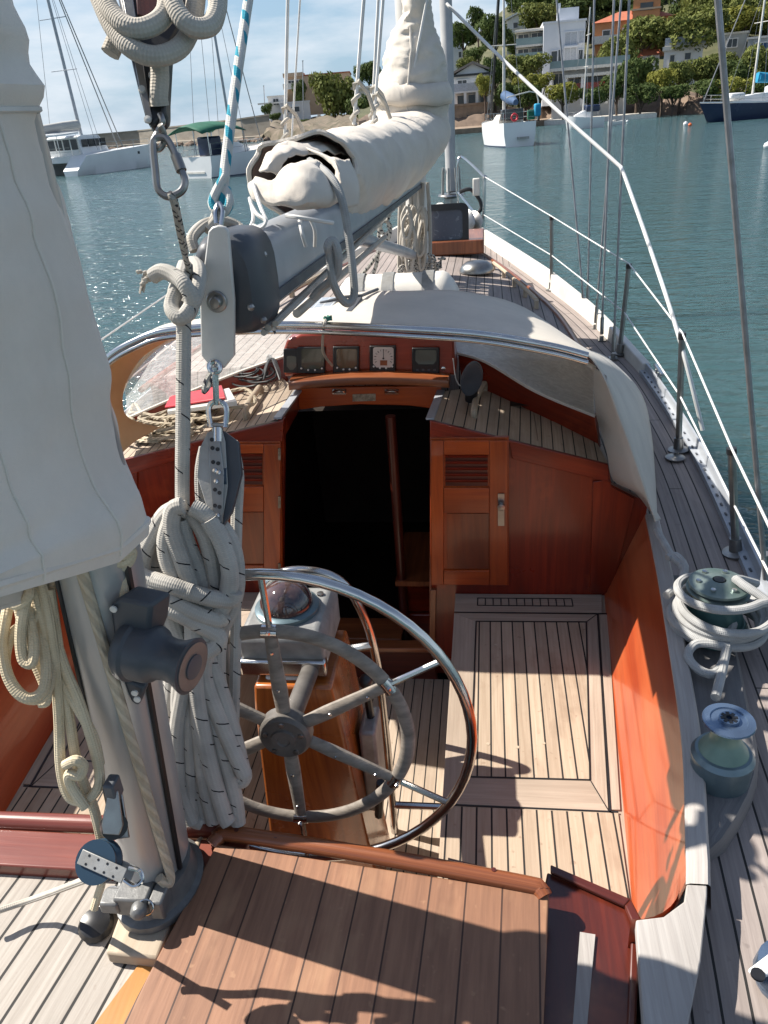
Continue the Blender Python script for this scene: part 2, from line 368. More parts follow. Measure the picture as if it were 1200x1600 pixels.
def special():
    for vn_ in ('vinyl', 'vinylr'):
        g = G('clear vinyl window' if vn_ == 'vinyl' else 'brightened vinyl window'); g.t.nodes.remove(g.b)  # starboard copy is whitened to look lit under the canopy
        tr = g.n('BsdfTransparent'); tr.inputs[0].default_value = (.93, .94, .93, 1)
        df = g.n('BsdfDiffuse'); df.inputs[0].default_value = (.85, .84, .80, 1)
        tl = g.n('BsdfTranslucent'); tl.inputs[0].default_value = (.92, .91, .87, 1)
        gl = g.n('BsdfGlossy'); gl.inputs['Roughness'].default_value = .12
        a = g.n('MixShader'); b = g.n('MixShader'); c = g.n('MixShader')
        sc1 = g.noise(g.map(g.co(), (3, 3, 9)), 6, 7, .7, 1.5)
        g.put(.7, a.inputs[0]); g.t.links.new(df.outputs[0], a.inputs[1]); g.t.links.new(tl.outputs[0], a.inputs[2])
        g.put(g.math('MULTIPLY_ADD', g.ramp(sc1, .40, .70), .22, .17 if vn_ == 'vinyl' else .60), b.inputs[0])
        g.t.links.new(tr.outputs[0], b.inputs[1]); g.t.links.new(a.outputs[0], b.inputs[2])
        c.inputs[0].default_value = .07; g.t.links.new(b.outputs[0], c.inputs[1]); g.t.links.new(gl.outputs[0], c.inputs[2])
        g.t.links.new(c.outputs[0], g.out.inputs[0]); mt[vn_] = g.m
    g = G('smoked acrylic'); n = g.noise(g.co(), 9, 6, .7, 2)
    g.set(col=g.mix(g.ramp(n, .55, .72), (.075, .085, .11), (.30, .32, .35)), rough=.12); mt['acryl'] = g.m
    g = G('solar cells'); s = g.n('SeparateXYZ'); g.put(g.co('UV'), s.inputs[0])
    fx = g.math('LESS_THAN', g.math('FRACT', g.math('DIVIDE', s.outputs[0], .03)), .1); fy = g.math('LESS_THAN', g.math('FRACT', g.math('DIVIDE', s.outputs[1], .03)), .1)
    g.set(col=g.mix(g.math('MAXIMUM', fx, fy), (.33, .36, .40), (.62, .62, .62)), rough=.25, coat=.5); mt['solar'] = g.m
    g = G('dark compass dome'); n = g.noise(g.co(), 16, 4)
    g.set(col=g.mix(g.ramp(n, .4, .65), (.02, .018, .022), (.10, .055, .05)), rough=.07, coat=1.0, crough=.03); mt['dome'] = g.m
    g = G('instrument lcd'); g.set(col=(.045, .05, .032), rough=.15, coat=.8); mt['lcd'] = g.m
    g = G('amber lcd'); g.set(col=(.085, .055, .025), rough=.15, coat=.8); mt['lcdb'] = g.m
    g = G('grey lcd'); g.set(col=(.10, .115, .10), rough=.15, coat=.8); mt['lcdg'] = g.m
    g = G('white dial'); g.set(col=(.62, .56, .53), rough=.2, coat=.6); mt['dial'] = g.m
    g = G('dial ink'); g.set(col=(.03, .025, .025), rough=.5); mt['ink'] = g.m
    g = G('brass plate'); g.set(col=g.mix(g.ramp(g.noise(g.co(), 60, 3), .4, .6), (.33, .30, .24), (.2, .17, .13)), rough=.4, metal=.7); mt['brass'] = g.m
    g = G('sea water'); v = g.co('Object')
    a = g.noise(g.map(v, (.55, 1.5, 1)), 1.15, 4, .55, .4); b = g.noise(g.map(v, (.8, 1.6, 1)), 4.2, 3, .55, .3); c = g.noise(g.map(v, (.06, .16, 1)), 1, 3, .5)
    h = g.math('ADD', g.math('MULTIPLY', a, 1.0), g.math('ADD', g.math('MULTIPLY', b, .42), g.math('MULTIPLY', c, 1.6)))
    lp = g.noise(g.map(v, (.012, .02, 1)), 1, 3)
    g.set(col=g.mix(lp, (.042, .094, .098), (.050, .096, .108)), rough=.08, ior=1.333, spec=.5)
    g.bump(h, 1.0, .30); g.set(rough=.11)
    g.m.node_tree.nodes['Principled BSDF'].subsurface_method = 'BURLEY'; g.b.inputs['Subsurface Weight'].default_value = 1.0; g.b.inputs['Subsurface Radius'].default_value = (1, 1, 1); g.b.inputs['Subsurface Scale'].default_value = 2.0
    mt['water'] = g.m
special()
# ================================================================== THE YACHT
yacht = thing('sailing_yacht', 'classic ketch with orange varnished cockpit, teak decks and stainless wheel, seen from her own stern', 'sailing yacht', (0, 0, WZ))
def part(mb, name, mats, parent=None, **k): return mb.build(name, mats, parent or yacht, **k)
ZS, ZSO, ZC, YB = 1.25, .80, 1.62, 2.64
def sheer(y): return 1.55+.035*max(0, y-2)+.004*max(0, y-4)**2
def interp(tab, x):
    if x <= tab[0][0]: return tab[0][1]
    for (a, b), (c, d) in zip(tab, tab[1:]):
        if x <= c: return b+(d-b)*(x-a)/(c-a)
    return tab[-1][1]
RAIL = [(-.4, 1.17), (.3, 1.27), (1., 1.345), (1.7, 1.385), (2.4, 1.425), (3.2, 1.452), (4.1, 1.425), (4.55, 1.375), (5.4, 1.235), (6.4, .985), (7.33, .72), (8.2, .45), (9.0, .19), (9.6, .0)]
def smooth_tab(t, n=120):
    p = cr_([V((x, y, 0)) for x, y in t], 10); return [(a.x, a.y) for a in p]
RAIL = smooth_tab(RAIL)
CAPO = smooth_tab([(-.4, .70), (.3, .78), (.79, .862), (.904, .909), (1.034, .951), (1.271, 1.001), (1.582, 1.049), (2.009, 1.109), (2.5, 1.150), (2.75, 1.13), (3.2, 1.02), (3.57, .955), (4.28, .893), (5.32, .71), (6.3, .50), (6.9, .30), (7.2, 0)])
ys = [-.4+.12*i for i in range(84)]
# hull
mb = MB(); rings = []
for i in range(60):
    y = -.4+10.0*i/59; x = interp(RAIL, y)+.03; z = sheer(y)
    rings.append([V((s*x*k, y, lerp(.3, z, t))) for s, k, t in ((-1, 1, 1), (-1, .97, .55), (-1, .75, 0), (1, .75, 0), (1, .97, .55), (1, 1, 1))])
mb.loft(rings, 0, False, False); part(mb, 'hull', mt['white'])
# side decks: planks follow the rail
for sgn in (1, -1):
    mb = MB(); P = []; U = []
    for y in ys:
        if y > 7.15: break
        xo, xi = interp(RAIL, y)-.03, interp(CAPO, y)-.02; r = []; u = []
        for k in range(6):
            x = lerp(xi, xo, k/5); r.append(V((sgn*x, y, sheer(y)-.012*(x/1.4)**2))); u.append((xo-x+.004, y))
        P.append(r if sgn > 0 else r[::-1]); U.append(u if sgn > 0 else u[::-1])
    mb.loft(P, 0, False, False, U); part(mb, 'side_deck', mt['deck'])
mb = MB(); P = []; U = []                                            # foredeck
for y in [7.0+.1*i for i in range(27)]:
    x = max(interp(RAIL, y)-.02, .003); P.append([V((lerp(-x, x, k/6), y, sheer(y)-.004+.01*(1-abs(k/3-1)))) for k in range(7)]); U.append([(lerp(-x, x, k/6), y) for k in range(7)])
mb.loft(P, 0, False, False, U); part(mb, 'foredeck', mt['deck'])
# toe rails: white bulwark forward, perforated alloy track aft
mb = MB(); rg = []; rg2 = []
for sgn in (1, -1):
    rings = []
    for y in [4.3+.1*i for i in range(54)]:
        x = interp(RAIL, y); z = sheer(y); h = .05+.07*min(1, max(0, (y-4.3)/2.0))
        rings.append([V((sgn*(x-.03), y, z-.02)), V((sgn*(x-.022), y, z+h)), V((sgn*(x+.022), y, z+h)), V((sgn*(x+.03), y, z-.02))])
    mb = MB().loft(rings, 0); part(mb, 'bulwark', mt['offw'], bevel=.006)
    rings = []; hole = MB()
    for y in [-.4+.1*i for i in range(48)]:
        x = interp(RAIL, y); z = sheer(y)
        rings.append([V((sgn*(x-.035), y, z-.01)), V((sgn*(x-.035), y, z+.012)), V((sgn*(x-.006), y, z+.014)), V((sgn*(x-.004), y, z+.05)), V((sgn*(x+.006), y, z+.05)), V((sgn*(x+.008), y, z-.02))])
    r = part(MB().loft(rings, 0), 'toe_rail', mt['alu'])
    y = .8 if sgn > 0 else 9
    while y < 4.3:
        x = interp(RAIL, y); z = sheer(y)
        hole = MB(); hole.box((sgn*(x-.021), y, z+.0155), (.007, .020, .003)); part(hole, 'rail_slot', mt['dgrey'], r)
        y += .075
# cockpit sole, seats
mb = MB(); mb.poly([(-.46, .9, ZSO), (.46, .9, ZSO), (.46, YB, ZSO), (-.46, YB, ZSO)], 0, (0, 1, 0)); part(mb, 'cockpit_sole', mt['sole'])
for sgn in (1, -1):
    def S(x, y, z=ZS): return V((sgn*x, y, z))
    xo = lambda y: lerp(.985, .875, (2.64-y)/1.34)
    par = part(MB().prism([S(.42, 2.64, ZS-.03), S(xo(2.64)+.02, 2.64, ZS-.03), S(xo(.95)+.02, .95, ZS-.03), S(.41, .95, ZS-.03)], (0, 0, .024), 0, (0, 1, 0)), 'cockpit_seat', mt['seatb'])
    part(MB().prism([S(.425, 2.64, ZS-.03), S(.425, .95, ZS-.03), S(.425, .95, ZSO), S(.425, 2.64, ZSO)], (sgn*.02, 0, 0)), 'seat_front', mt['seatb'])
    # hinged lid with frame boards and planked panel
    fr = MB(); T = .026
    A = [(.40, 2.5), (.945, 2.5), (.86, 1.56), (.40, 1.56)]           # lid outer
    B = [tuple(Zp(x, y, ZS).xy) for x, y in ((744, 971), (916, 972), (922, 1219), (735, 1214))]   # planks inner
    for k in range(4):
        a, b, c, d = A[k], A[(k+1) % 4], B[(k+1) % 4], B[k]
        e = .0014
        fr.prism([S(*a, ZS-.006), S(*b, ZS-.006), S(*c, ZS-.006), S(*d, ZS-.006)], (0, 0, T-.02))
    fr.prism([S(.40, 2.636, ZS-.006), S(.98, 2.636, ZS-.006), S(.965, 2.508, ZS-.006), S(.40, 2.508, ZS-.006)], (0, 0, .0065))
    fr.prism([S(.953, 2.50, ZS-.006), S(.985, 2.50, ZS-.006), S(.893, 1.565, ZS-.006), S(.868, 1.565, ZS-.006)], (0, 0, .006))
    part(fr, 'seat_frame', mt['seatb'], par, bevel=.0012)
    cm = MB(); zt_ = ZS+.0012
    for (a, b), wd_ in ((((.948, 2.506), (.864, 1.554)), .006), (((.40, 2.504), (.982, 2.504)), .005), (((.40, 1.556), (.886, 1.556)), .005), ((B[0], B[1]), .005), ((B[1], B[2]), .005), ((B[2], B[3]), .005), ((B[3], B[0]), .005), ((B[2], A[2]), .002), ((B[1], A[1]), .002)):
        cm.bar(S(*a, zt_), S(*b, zt_), wd_, .0016)
    part(cm, 'caulking', mt['black'], par)
    part(MB().prism([S(*b, ZS-.006) for b in B], (0, 0, .0052), 0, (0, 1, 0)), 'seat_planks', mt['seat'], par)
    part(MB().prism([S(.40, 1.552, ZS-.006), S(.885, 1.552, ZS-.006), S(.86, .95, ZS-.006), S(.40, .95, ZS-.006)], (0, 0, .0058), 0, (0, 1, 0)), 'seat_planks', mt['seat'], par)
    sl_ = MB()
    x0, x1 = .49, .86
    for k in range(13): sl_.box(S(lerp(x0, x1, k/12), 2.578, ZS+.0011), (.004, .052, .002))
    for yy in (2.552, 2.604): sl_.box(S((x0+x1)/2, yy, ZS+.0011), (x1-x0, .004, .002))
    part(sl_, 'vent_slots', mt['black'], par)
    pl = MB()
    for (x, y) in ((.56, 2.3), (.68, 2.3), (.77, 2.3), (.53, 1.8), (.62, 1.79), (.7, 1.81), (.6, 1.2), (.7, 1.3)): pl.lathe([(.006, 0), (.006, .0008)], S(x, y, ZS-.0005), n=10)
    part(pl, 'wood_plug', mt['ltk'], par)
# coamings with grey cap
CAPI = smooth_tab([(.978, .79), (1.0, .875), (1.05, .916), (1.183, .945), (1.466, .998), (1.849, 1.043), (2.228, 1.083), (2.64, 1.118)])
for sgn in (1, -1):
    P = []
    for i in range(25):
        y = lerp(1.0, 2.66, i/24); xb = lerp(.985, .875, (2.64-y)/1.34)+.004; xt = interp(CAPI, y)+.004
        P.append([V((sgn*lerp(xb, xt, k/4), y, lerp(ZS-.01, ZC-.004, k/4))) for k in range(5)][::sgn])
    mb = MB(); mb.loft(P, 0, False, False, [[(k*.1, lerp(1.0, 2.66, i/24)) for k in range(6)] for i in range(25)])
    co = part(mb, 'coaming', mt['coam'])
    # rounded aft corner
    P = []
    for i in range(9):
        a = i/8*math.pi/2; cx, cy = .80, 1.09
        P.append([V((sgn*(cx+.112*math.cos(a)), cy-.112*math.sin(a), z)) for z in (ZS-.2, ZC-.004)][::-sgn])
    part(MB().loft(P, 0, False, False), 'coaming_corner', mt['coam'], co)
    P = []
    for i in range(30):
        y = lerp(1.06, 2.62, i/29); xi, xo_ = interp(CAPI, y), max(interp(CAPO, y), interp(CAPI, y)+.045)
        P.append([V((sgn*x, y, z)) for x, z in ((xi, ZC-.03), (xi-.002, ZC-.004), (xi+.006, ZC), (xo_-.006, ZC), (xo_, ZC-.006), (xo_+.012, sheer(y)-.03))][::sgn])
    mb = MB(); mb.loft(P, 0, False, False); ca = part(mb, 'coaming_cap', mt['cap'], co)
    aft = MB(); q = [(.808, .975), (.86, .985), (.905, 1.02), (.918, 1.058), (interp(CAPO, 1.058), 1.058), (.951, 1.034), (.909, .904), (.862, .791), (.80, .55), (.765, .55)]
    aft.prism([V((sgn*x, y, ZC-.03)) for x, y in q], (0, 0, .03), 0, (0, 1, 0)); part(aft, 'aft_cap', mt['cap'], co, bevel=.003)
    aft = MB().prism([V((sgn*x, y, 1.4)) for x, y in [(.93, 1.05), (.905, .904), (.855, .791), (.79, .55), (.77, .55), (.82, .97)]], (0, 0, .19)); part(aft, 'aft_coaming_side', mt['plin'], co)
    # winch plinth between cap and deck
    P = []
    for i in range(18):
        y = lerp(1.20, 2.25, i/17); xi = interp(CAPO, y)+.012; xo_ = xi+.115*math.sin(min(1, (i+.4)/5)*math.pi/2)*math.sin(min(1, (18-i)/3)*math.pi/2)+.02
        P.append([V((sgn*x, y, z)) for x, z in ((xi-.03, ZC-.036), (xo_-.01, ZC-.034), (xo_, ZC-.046), (xo_+.004, sheer(y)-.03))][::sgn])
    y = 1.17; xi = interp(CAPO, y)+.012; P.insert(0, [V((sgn*x, y, z)) for x, z in ((xi-.03, ZC-.036), (xi-.01, ZC-.05), (xi, sheer(y)), (xi, sheer(y)-.03))][::sgn])
    part(MB().loft(P, 0, False, False), 'winch_plinth', mt['plin'], co)
# ---- bulkhead
def B(px, py, y=YB): return Yp(px, py, y)
bk = part(MB().prism([B(672, 655), B(671, 1012), B(716, 1075), B(945, 1075), B(990, 925), B(1012, 786), B(955, 757), B(950, 724)], (0, .03, 0), 0, (0, 0, 1)), 'bulkhead', mt['mah'])
part(MB().prism([B(444, 655), B(441, 1010), B(400, 1075), V((-.95, YB, 1.0)), V((-.97, YB, 1.25)), V((-1.09, YB, 1.72)), V((-1.0, YB, 1.80)), B(192, 717)], (0, .03, 0), 0, (0, 0, 1)), 'bulkhead', mt['mah'])
part(MB().prism([B(441, 1010), B(671, 1012), B(690, 1090), B(420, 1090)], (0, .03, 0), 0, (1, 0, 0)), 'bridge_step', mt['mahd'])
part(MB().bar(B(438, 1006)+V((0, -.01, 0)), B(674, 1008)+V((0, -.01, 0)), .06, .022), 'door_sill', mt['rail'], bevel=.004)
# framing boards, proud of the panels
Yf = YB-.004
fr = MB()
for poly in ([(672, 655), (950, 724), (951, 752), (925, 745), (800, 715), (796, 692), (672, 690)], ):
    fr.prism([B(*p, Yf) for p in poly], (0, -.012, 0))
part(fr, 'top_frame', mt['mah'], bk, bevel=.003)
fr = MB(); fr.prism([B(*p, Yf) for p in [(926, 752), (951, 748), (956, 760), (992, 778), (955, 925), (922, 925)]], (0, -.006, 0), 0, (0, 0, 1)); part(fr, 'side_frame', mt['mah'], bk, bevel=.002)
fr = MB(); fr.prism([B(*p, Yf) for p in [(192, 717), (444, 655), (442, 688), (360, 690), (200, 742)]], (0, -.012, 0)); fr.prism([B(*p, Yf) for p in [(196, 742), (215, 736), (213, 905), (190, 910)]], (0, -.008, 0)); part(fr, 'top_frame', mt['mah'], bk, bevel=.003)
part(MB().prism([B(*p, Yf) for p in [(673, 918), (682, 918), (680, 1010), (671, 1010)]], (0, -.02, 0)), 'door_post', mt['rail'], bk, bevel=.002)
# doors, folded open against the bulkhead
def door(c4, louv, pan, name='cabin_door'):
    d = part(MB().prism([B(*p, YB-.022) for p in c4], (0, .018, 0), 0, (0, 0, 1)), name, mt['door'], bevel=.002)
    def boxpx(mbx, x0, y0, x1, y1, yb, t, g=None): mbx.prism([B(x0, y0, yb), B(x1, y0, yb), B(x1, y1, yb), B(x0, y1, yb)], (0, -t, 0), 0, g)
    xs = [p[0] for p in c4]; xl, xr = min(xs)+2, max(xs)-2; yt, yb_ = c4[0][1]+3, c4[2][1]-3
    f = MB(); y0 = YB-.0235
    boxpx(f, xl, yt, louv[0]-3, yb_, y0, .010, (0, 0, 1)); boxpx(f, louv[2]+3, yt, xr, yb_, y0, .010, (0, 0, 1))
    boxpx(f, louv[0]-2.5, yt, louv[2]+2.5, louv[1]-2, y0, .0095, (1, 0, 0)); boxpx(f, louv[0]-2.5, louv[3]+2, louv[2]+2.5, pan[1]-2, y0, .0095, (1, 0, 0)); boxpx(f, louv[0]-2.5, pan[3]+2, louv[2]+2.5, yb_, y0, .0095, (1, 0, 0))
    part(f, 'door_frame', mt['door'], d, bevel=.002)
    lv = MB(); n = 5; hh = (louv[3]-louv[1])/n
    for k in range(n):
        a = louv[1]+k*hh; p0, p1 = B(louv[0], a+hh*.55, y0), B(louv[2], a+hh*.55, y0)
        lv.bar(p0+V((0, .002, .004)), p1+V((0, .002, .004)), .004, .026, V((0, -.75, 1)))
    part(lv, 'louvre_slats', mt['mah'], d)
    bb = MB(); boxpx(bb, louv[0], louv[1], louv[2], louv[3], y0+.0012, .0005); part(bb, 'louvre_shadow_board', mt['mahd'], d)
    pn = MB(); boxpx(pn, pan[0], pan[1], pan[2], pan[3], y0, .003, (0, 0, 1)); part(pn, 'door_panel', mt['dpan'], d)
    return d
mt['dpan'] = wood('mottled door panel', (.34, .07, .012), (.20, .034, .008), .35, .5, (.05, .014, .008))
d1 = door([(672, 684), (795, 683), (795, 915), (673, 914)], (696, 711, 762, 759), (699, 802, 763, 888))
d2 = door([(318, 690), (438, 690), (441, 895), (322, 895)], (345, 709, 410, 757), (347, 800, 412, 880))
hd = MB(); y0 = YB-.036
hd.prism([B(778, 771, y0), B(788, 771, y0), B(788, 821, y0), B(778, 821, y0)], (0, -.004, 0)); hd.lathe([(.010, 0), (.010, .012), (.014, .014), (.014, .024), (.004, .026)], B(783, 789, y0-.004), (0, -1, 0), 16)
part(hd, 'door_latch', mt['dsteel'], d1)
hd = MB()
for yy in (700, 775, 880): hd.prism([B(435, yy, y0), B(439, yy, y0), B(439, yy+18, y0), B(435, yy+18, y0)], (0, -.006, 0))
part(hd, 'door_hinge', mt['brass'], d2)
# ---- cabin seen through the opening, darkness put into its colour
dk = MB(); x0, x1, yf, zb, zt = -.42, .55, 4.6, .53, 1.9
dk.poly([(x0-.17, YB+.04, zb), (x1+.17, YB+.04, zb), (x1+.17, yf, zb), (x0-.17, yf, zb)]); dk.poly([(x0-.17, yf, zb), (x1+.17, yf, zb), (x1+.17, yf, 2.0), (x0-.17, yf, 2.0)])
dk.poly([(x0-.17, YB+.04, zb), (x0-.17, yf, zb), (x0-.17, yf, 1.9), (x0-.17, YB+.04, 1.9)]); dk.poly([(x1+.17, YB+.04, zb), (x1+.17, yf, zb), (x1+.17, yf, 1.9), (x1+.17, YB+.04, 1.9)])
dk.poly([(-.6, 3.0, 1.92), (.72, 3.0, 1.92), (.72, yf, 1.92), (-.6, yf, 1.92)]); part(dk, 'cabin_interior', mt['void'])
ga, gb = B(619, 850, 2.95), B(690, 850, 2.95)
b = MB()
for zz in (.66, .84, 1.02): b.box(((ga.x+gb.x)/2+.1, 3.15, zz), (gb.x-ga.x+.2, .4, .165))
part(b, 'galley_drawers', mt['mah'], bevel=.006)
part(MB().box(((ga.x+gb.x)/2+.1, 3.13, 1.125), (gb.x-ga.x+.22, .46, .025)), 'galley_top', mt['rail'])
for k_, zz in enumerate((1.0, .80)):
    part(MB().box((-.06, 2.80+.10*k_, zz-.06), (.42, .16, .025)), 'companion_step', mt['rail'], bevel=.004)
part(MB().tube([B(610, 650, 2.93), V((B(610, 650, 2.93).x, 2.93, .54))], .022, 12), 'cabin_post', mt['mahd'])
# ---- companionway head: side boards, drop board, hatch, instrument box
part(MB().prism([B(434, 654), B(466, 612, 2.97), B(467, 642, 2.97), B(441, 690)], (-.014, 0, 0), 0, (0, 1, 0)), 'hatch_side_board', mt['mah'], bevel=.002)
part(MB().prism([B(672, 655), B(688, 613, 2.97), B(688, 642, 2.97), B(672, 690)], (.014, 0, 0), 0, (0, 1, 0)), 'hatch_side_board', mt['mah'], bevel=.002)
for a, b_ in (((434, 655), (466, 612)), ((672, 656), (689, 612))):
    tr_ = MB(); tr_.bar(B(*a)+V((0, 0, .004)), B(*b_, 2.97)+V((0, 0, .004)), .03, .008)
    part(tr_, 'hatch_runner', mt['alu'])
yh = 2.97
hb = part(MB().prism([B(464, 606, yh), B(690, 603, yh), B(686, 640, yh), B(640, 634, yh), B(560, 632, yh), B(500, 636, yh), B(467, 641, yh)], (0, .02, 0), 0, (1, 0, 0)), 'drop_board', mt['door'], bevel=.004)
la = MB()
for px in (530, 612): la.tube(cr_([B(px-9, 613, yh-.004), B(px-8, 612, yh-.018), B(px, 611, yh-.022), B(px+8, 612, yh-.018), B(px+9, 613, yh-.004)], 4), .0055, 8); la.prism([B(px-11, 608, yh-.001), B(px+11, 608, yh-.001), B(px+11, 616, yh-.001), B(px-11, 616, yh-.001)], (0, -.003, 0))
part(la, 'board_latch', mt['steel'], hb)
part(MB().prism([B(551, 616, yh-.001), B(587, 615, yh-.001), B(587, 626, yh-.001), B(551, 627, yh-.001)], (0, -.003, 0)), 'maker_plate', mt['brass'], hb)
sl2 = MB()
a, b_ = B(452, 598, 2.93), B(702, 594, 2.93)
rings = []
for i in range(17):
    t = i/16; c = a.lerp(b_, t)+V((0, 0, .018*math.sin(math.pi*t)-.01))
    rings.append([c+V((0, yy, zz)) for yy, zz in ((.30, -.022), (.0, -.022), (-.018, -.016), (-.022, 0), (-.018, .016), (0, .022), (.30, .022))])
sl2.loft(rings, 0); part(sl2, 'sliding_hatch', mt['rail'], bevel=.003)
yp = 2.99
box = MB(); pts = [(444, 589), (443, 545), (448, 531), (470, 522), (560, 517), (660, 517), (704, 521), (709, 528), (713, 587), (640, 581), (580, 579), (510, 583)]
box.prism([B(*p, yp) for p in pts], (0, .22, 0), 0, (1, 0, 0)); ib = part(box, 'instrument_box', mt['box'], bevel=.010)
def inst(x0, y0, x1, y1, screen, sm, kind):
    Y0 = yp-.001
    o = part(MB().prism([B(x0, y0, Y0), B(x1, y0, Y0), B(x1, y1, Y0), B(x0, y1, Y0)], (0, -.016, 0)), 'instrument', mt['black'], bevel=.004)
    a, b1, c, d = screen; Y1 = Y0-.0165
    part(MB().prism([B(a+2, b1, Y1), B(c-2, b1, Y1), B(c, b1+2, Y1), B(c, d-6, Y1), B(c-5, d, Y1), B(a+5, d, Y1), B(a, d-6, Y1), B(a, b1+2, Y1)], (0, -.0012, 0)), 'screen', mt[sm], o)
    bt = MB(); n = 4
    for k in range(n):
        if kind == 'n': 
            px = lerp(x0+6, x1-6, k/(n-1)); py = y1-4-(2.5 if k in (0, 3) else 0)
            bt.lathe([(.004, 0), (.004, .003), (.002, .004)], B(px, py, Y0-.016), (0, -1, 0), 10)
    if kind == 'c':
        for k in range(4): bt.box(B(lerp(x0+8, x1-8, k/3), y1-7, Y0-.017), (.010, .004, .007))
    if bt.v: part(bt, 'button', mt['plate'] if kind == 'n' else mt['dgrey'], o)
    return o
inst(444, 544, 467, 581, (448, 556, 463, 578), 'lcdg', '')
inst(465, 541, 509, 582, (471, 545, 506, 576), 'lcd', 'n')
inst(521, 540, 562, 581, (526, 545, 558, 575), 'lcdb', 'n')
o = inst(578, 539, 619, 579, (583, 543, 615, 574), 'dial', 'n')
ink = MB(); Yd = yp-.0195; cx, cy = 599, 560
ink.prism([B(cx-5, 563, Yd), B(cx+6, 563, Yd), B(cx+6, 571, Yd), B(cx-5, 571, Yd)], (0, -.0006, 0)); part(ink, 'day_counter', mt['rail'], o)
ink = MB(); ink.bar(B(cx, cy, Yd), B(cx, cy-12, Yd), .001, .0022); ink.lathe([(.004, 0), (.004, .001)], B(cx, cy, Yd), (0, -1, 0), 12)
for k in range(13):
    an = R_(-115+230*k/12); r0, r1 = 11.5, 14.5
    ink.bar(B(cx+r0*math.sin(an), cy-r0*math.cos(an), Yd), B(cx+r1*math.sin(an), cy-r1*math.cos(an), Yd), .001, .0014 if k % 2 else .0026)
part(ink, 'dial_marks', mt['ink'], o)
inst(644, 542, 687, 585, (649, 547, 682, 569), 'lcdg', 'c')
part(MB().lathe([(.008, 0), (.008, .006), (.004, .008)], B(693, 575, yp), (0, -1, 0), 14), 'power_socket', mt['steel'], ib)
# ---- ledges: teak shelves outboard of the hatch, with mahogany spray boards
def Lp(px, py, sg):
    d = ray(px, py); p0, p1 = (B(674, 655), B(950, 724)) if sg > 0 else (B(434, 655), B(192, 717)); n = (p1-p0).cross(V((0, 1, 0))); return CP + d*((p0-CP).dot(n)/d.dot(n))
r1, r2, r3, r4 = Lp(688, 612, 1)+V((.012, 0, 0)), Lp(748, 604, 1), Lp(932, 690, 1), Lp(950, 724, 1)
led = MB(); led.prism([Lp(674, 655, 1), r4, r3, r2, r1], (0, 0, -.02), 0, (.05, 1, 0)); part(led, 'cabin_ledge', mt['seatled'] if 'seatled' in mt else mt['sole'])
l1, l2, l3, l4 = Lp(434, 655, -1), Lp(192, 717, -1), Lp(172, 690, -1), Lp(466, 612, -1)
l5 = Lp(440, 590, -1); l6 = Lp(200, 676, -1)
led = MB(); led.prism([l1, l2, l6, l5, l4], (0, 0, -.02), 0, (-.05, 1, 0)); part(led, 'cabin_ledge', mt['sole'])
def board(pxs, sg, h0=0.0):
    lo = [Lp(x, y, sg) for x, y, _, _ in pxs]; mbx = MB(); rings = []
    for p, (x, y, x2, y2) in zip(lo, pxs):
        top = Yp(x2, y2, p.y+.015); rings.append([p+V((0, 0, -.02)), top, top+V((sg*.012, .024, 0)), p+V((sg*.012, .024, -.02))])
    mbx.loft(rings, 0); return part(mbx, 'spray_board', mt['mah'], bevel=.003), [r[1] for r in rings]
_, topR = board([(722, 596, 715, 552), (780, 618, 760, 566), (860, 656, 838, 612), (936, 694, 930, 650)], 1)
_, topL = board([(450, 588, 444, 557), (380, 612, 372, 582), (290, 645, 282, 618), (205, 676, 196, 655)], -1)
for pts, sg in (([(741, 652), (745, 634), (752, 620), (757, 611)], 1), ([(385, 655), (392, 640), (402, 625), (408, 616)], -1)):
    hr = MB(); q = [Lp(x, y, sg) for x, y in pts]; h = V((0, 0, .035))
    hr.tube(cr_([q[0], q[0]+h*.9, q[1]+h, q[2]+h, q[3]+h*.9, q[3]], 5), .013, 10)
    part(hr, 'grab_handle', mt['ltk'])
# ---- coachroof forward of the sprayhood
CAB = [(865, 487), (800, 432), (742, 390)]
ce = [Zp(x, y, 2.0) for x, y in CAB]
prof = smooth_tab([(2.95, .99), (3.57, .955), (4.28, .895), (5.32, .71), (6.39, .46), (6.9, .28), (7.15, .02)], 60)
P = []; U = []; Ps = {1: [], -1: []}
for i in range(44):
    y = 3.20+3.92*i/43; x = interp(prof, y); zt = lambda q: 2.0+.055*(1-(q/max(x, .05))**2)-(.16 if i == 0 else 0)
    P.append([V((lerp(-x, x, k/8), y, zt(lerp(-x, x, k/8)))) for k in range(9)]); U.append([(lerp(-x, x, k/8), y) for k in range(9)])
    for s in (1, -1): Ps[s].append([V((s*x, y, 2.0)), V((s*(x+.012), y, sheer(y)-.03))][::s])
part(MB().loft(P, 0, False, False, U), 'coachroof', mt['deck'])
for s in (1, -1): part(MB().loft(Ps[s], 0, False, False), 'coachroof_side', mt['offw'])
for s in (1, -1):
    part(MB().tube([V((s*(interp(prof, 3.1+.1*k)-.004), 3.1+.1*k, 2.004)) for k in range(39)], .014, 8), 'roof_edge_trim', mt['rail'])
    hr = MB(); pts = [V((s*(interp(prof, 4.3+.1*k)-.09), 4.3+.1*k, 2.055)) for k in range(13)]
    hr.tube(pts, .012, 8)
    for k in range(0, 13, 3): hr.box(pts[k]+V((0, 0, -.02)), (.022, .06, .045))
    part(hr, 'roof_handrail', mt['ltk'])
# hatch garage behind the instruments
part(MB().box((.07, 3.50, 2.09), (.62, .5, .2)), 'hatch_garage', mt['offw'], bevel=.02)
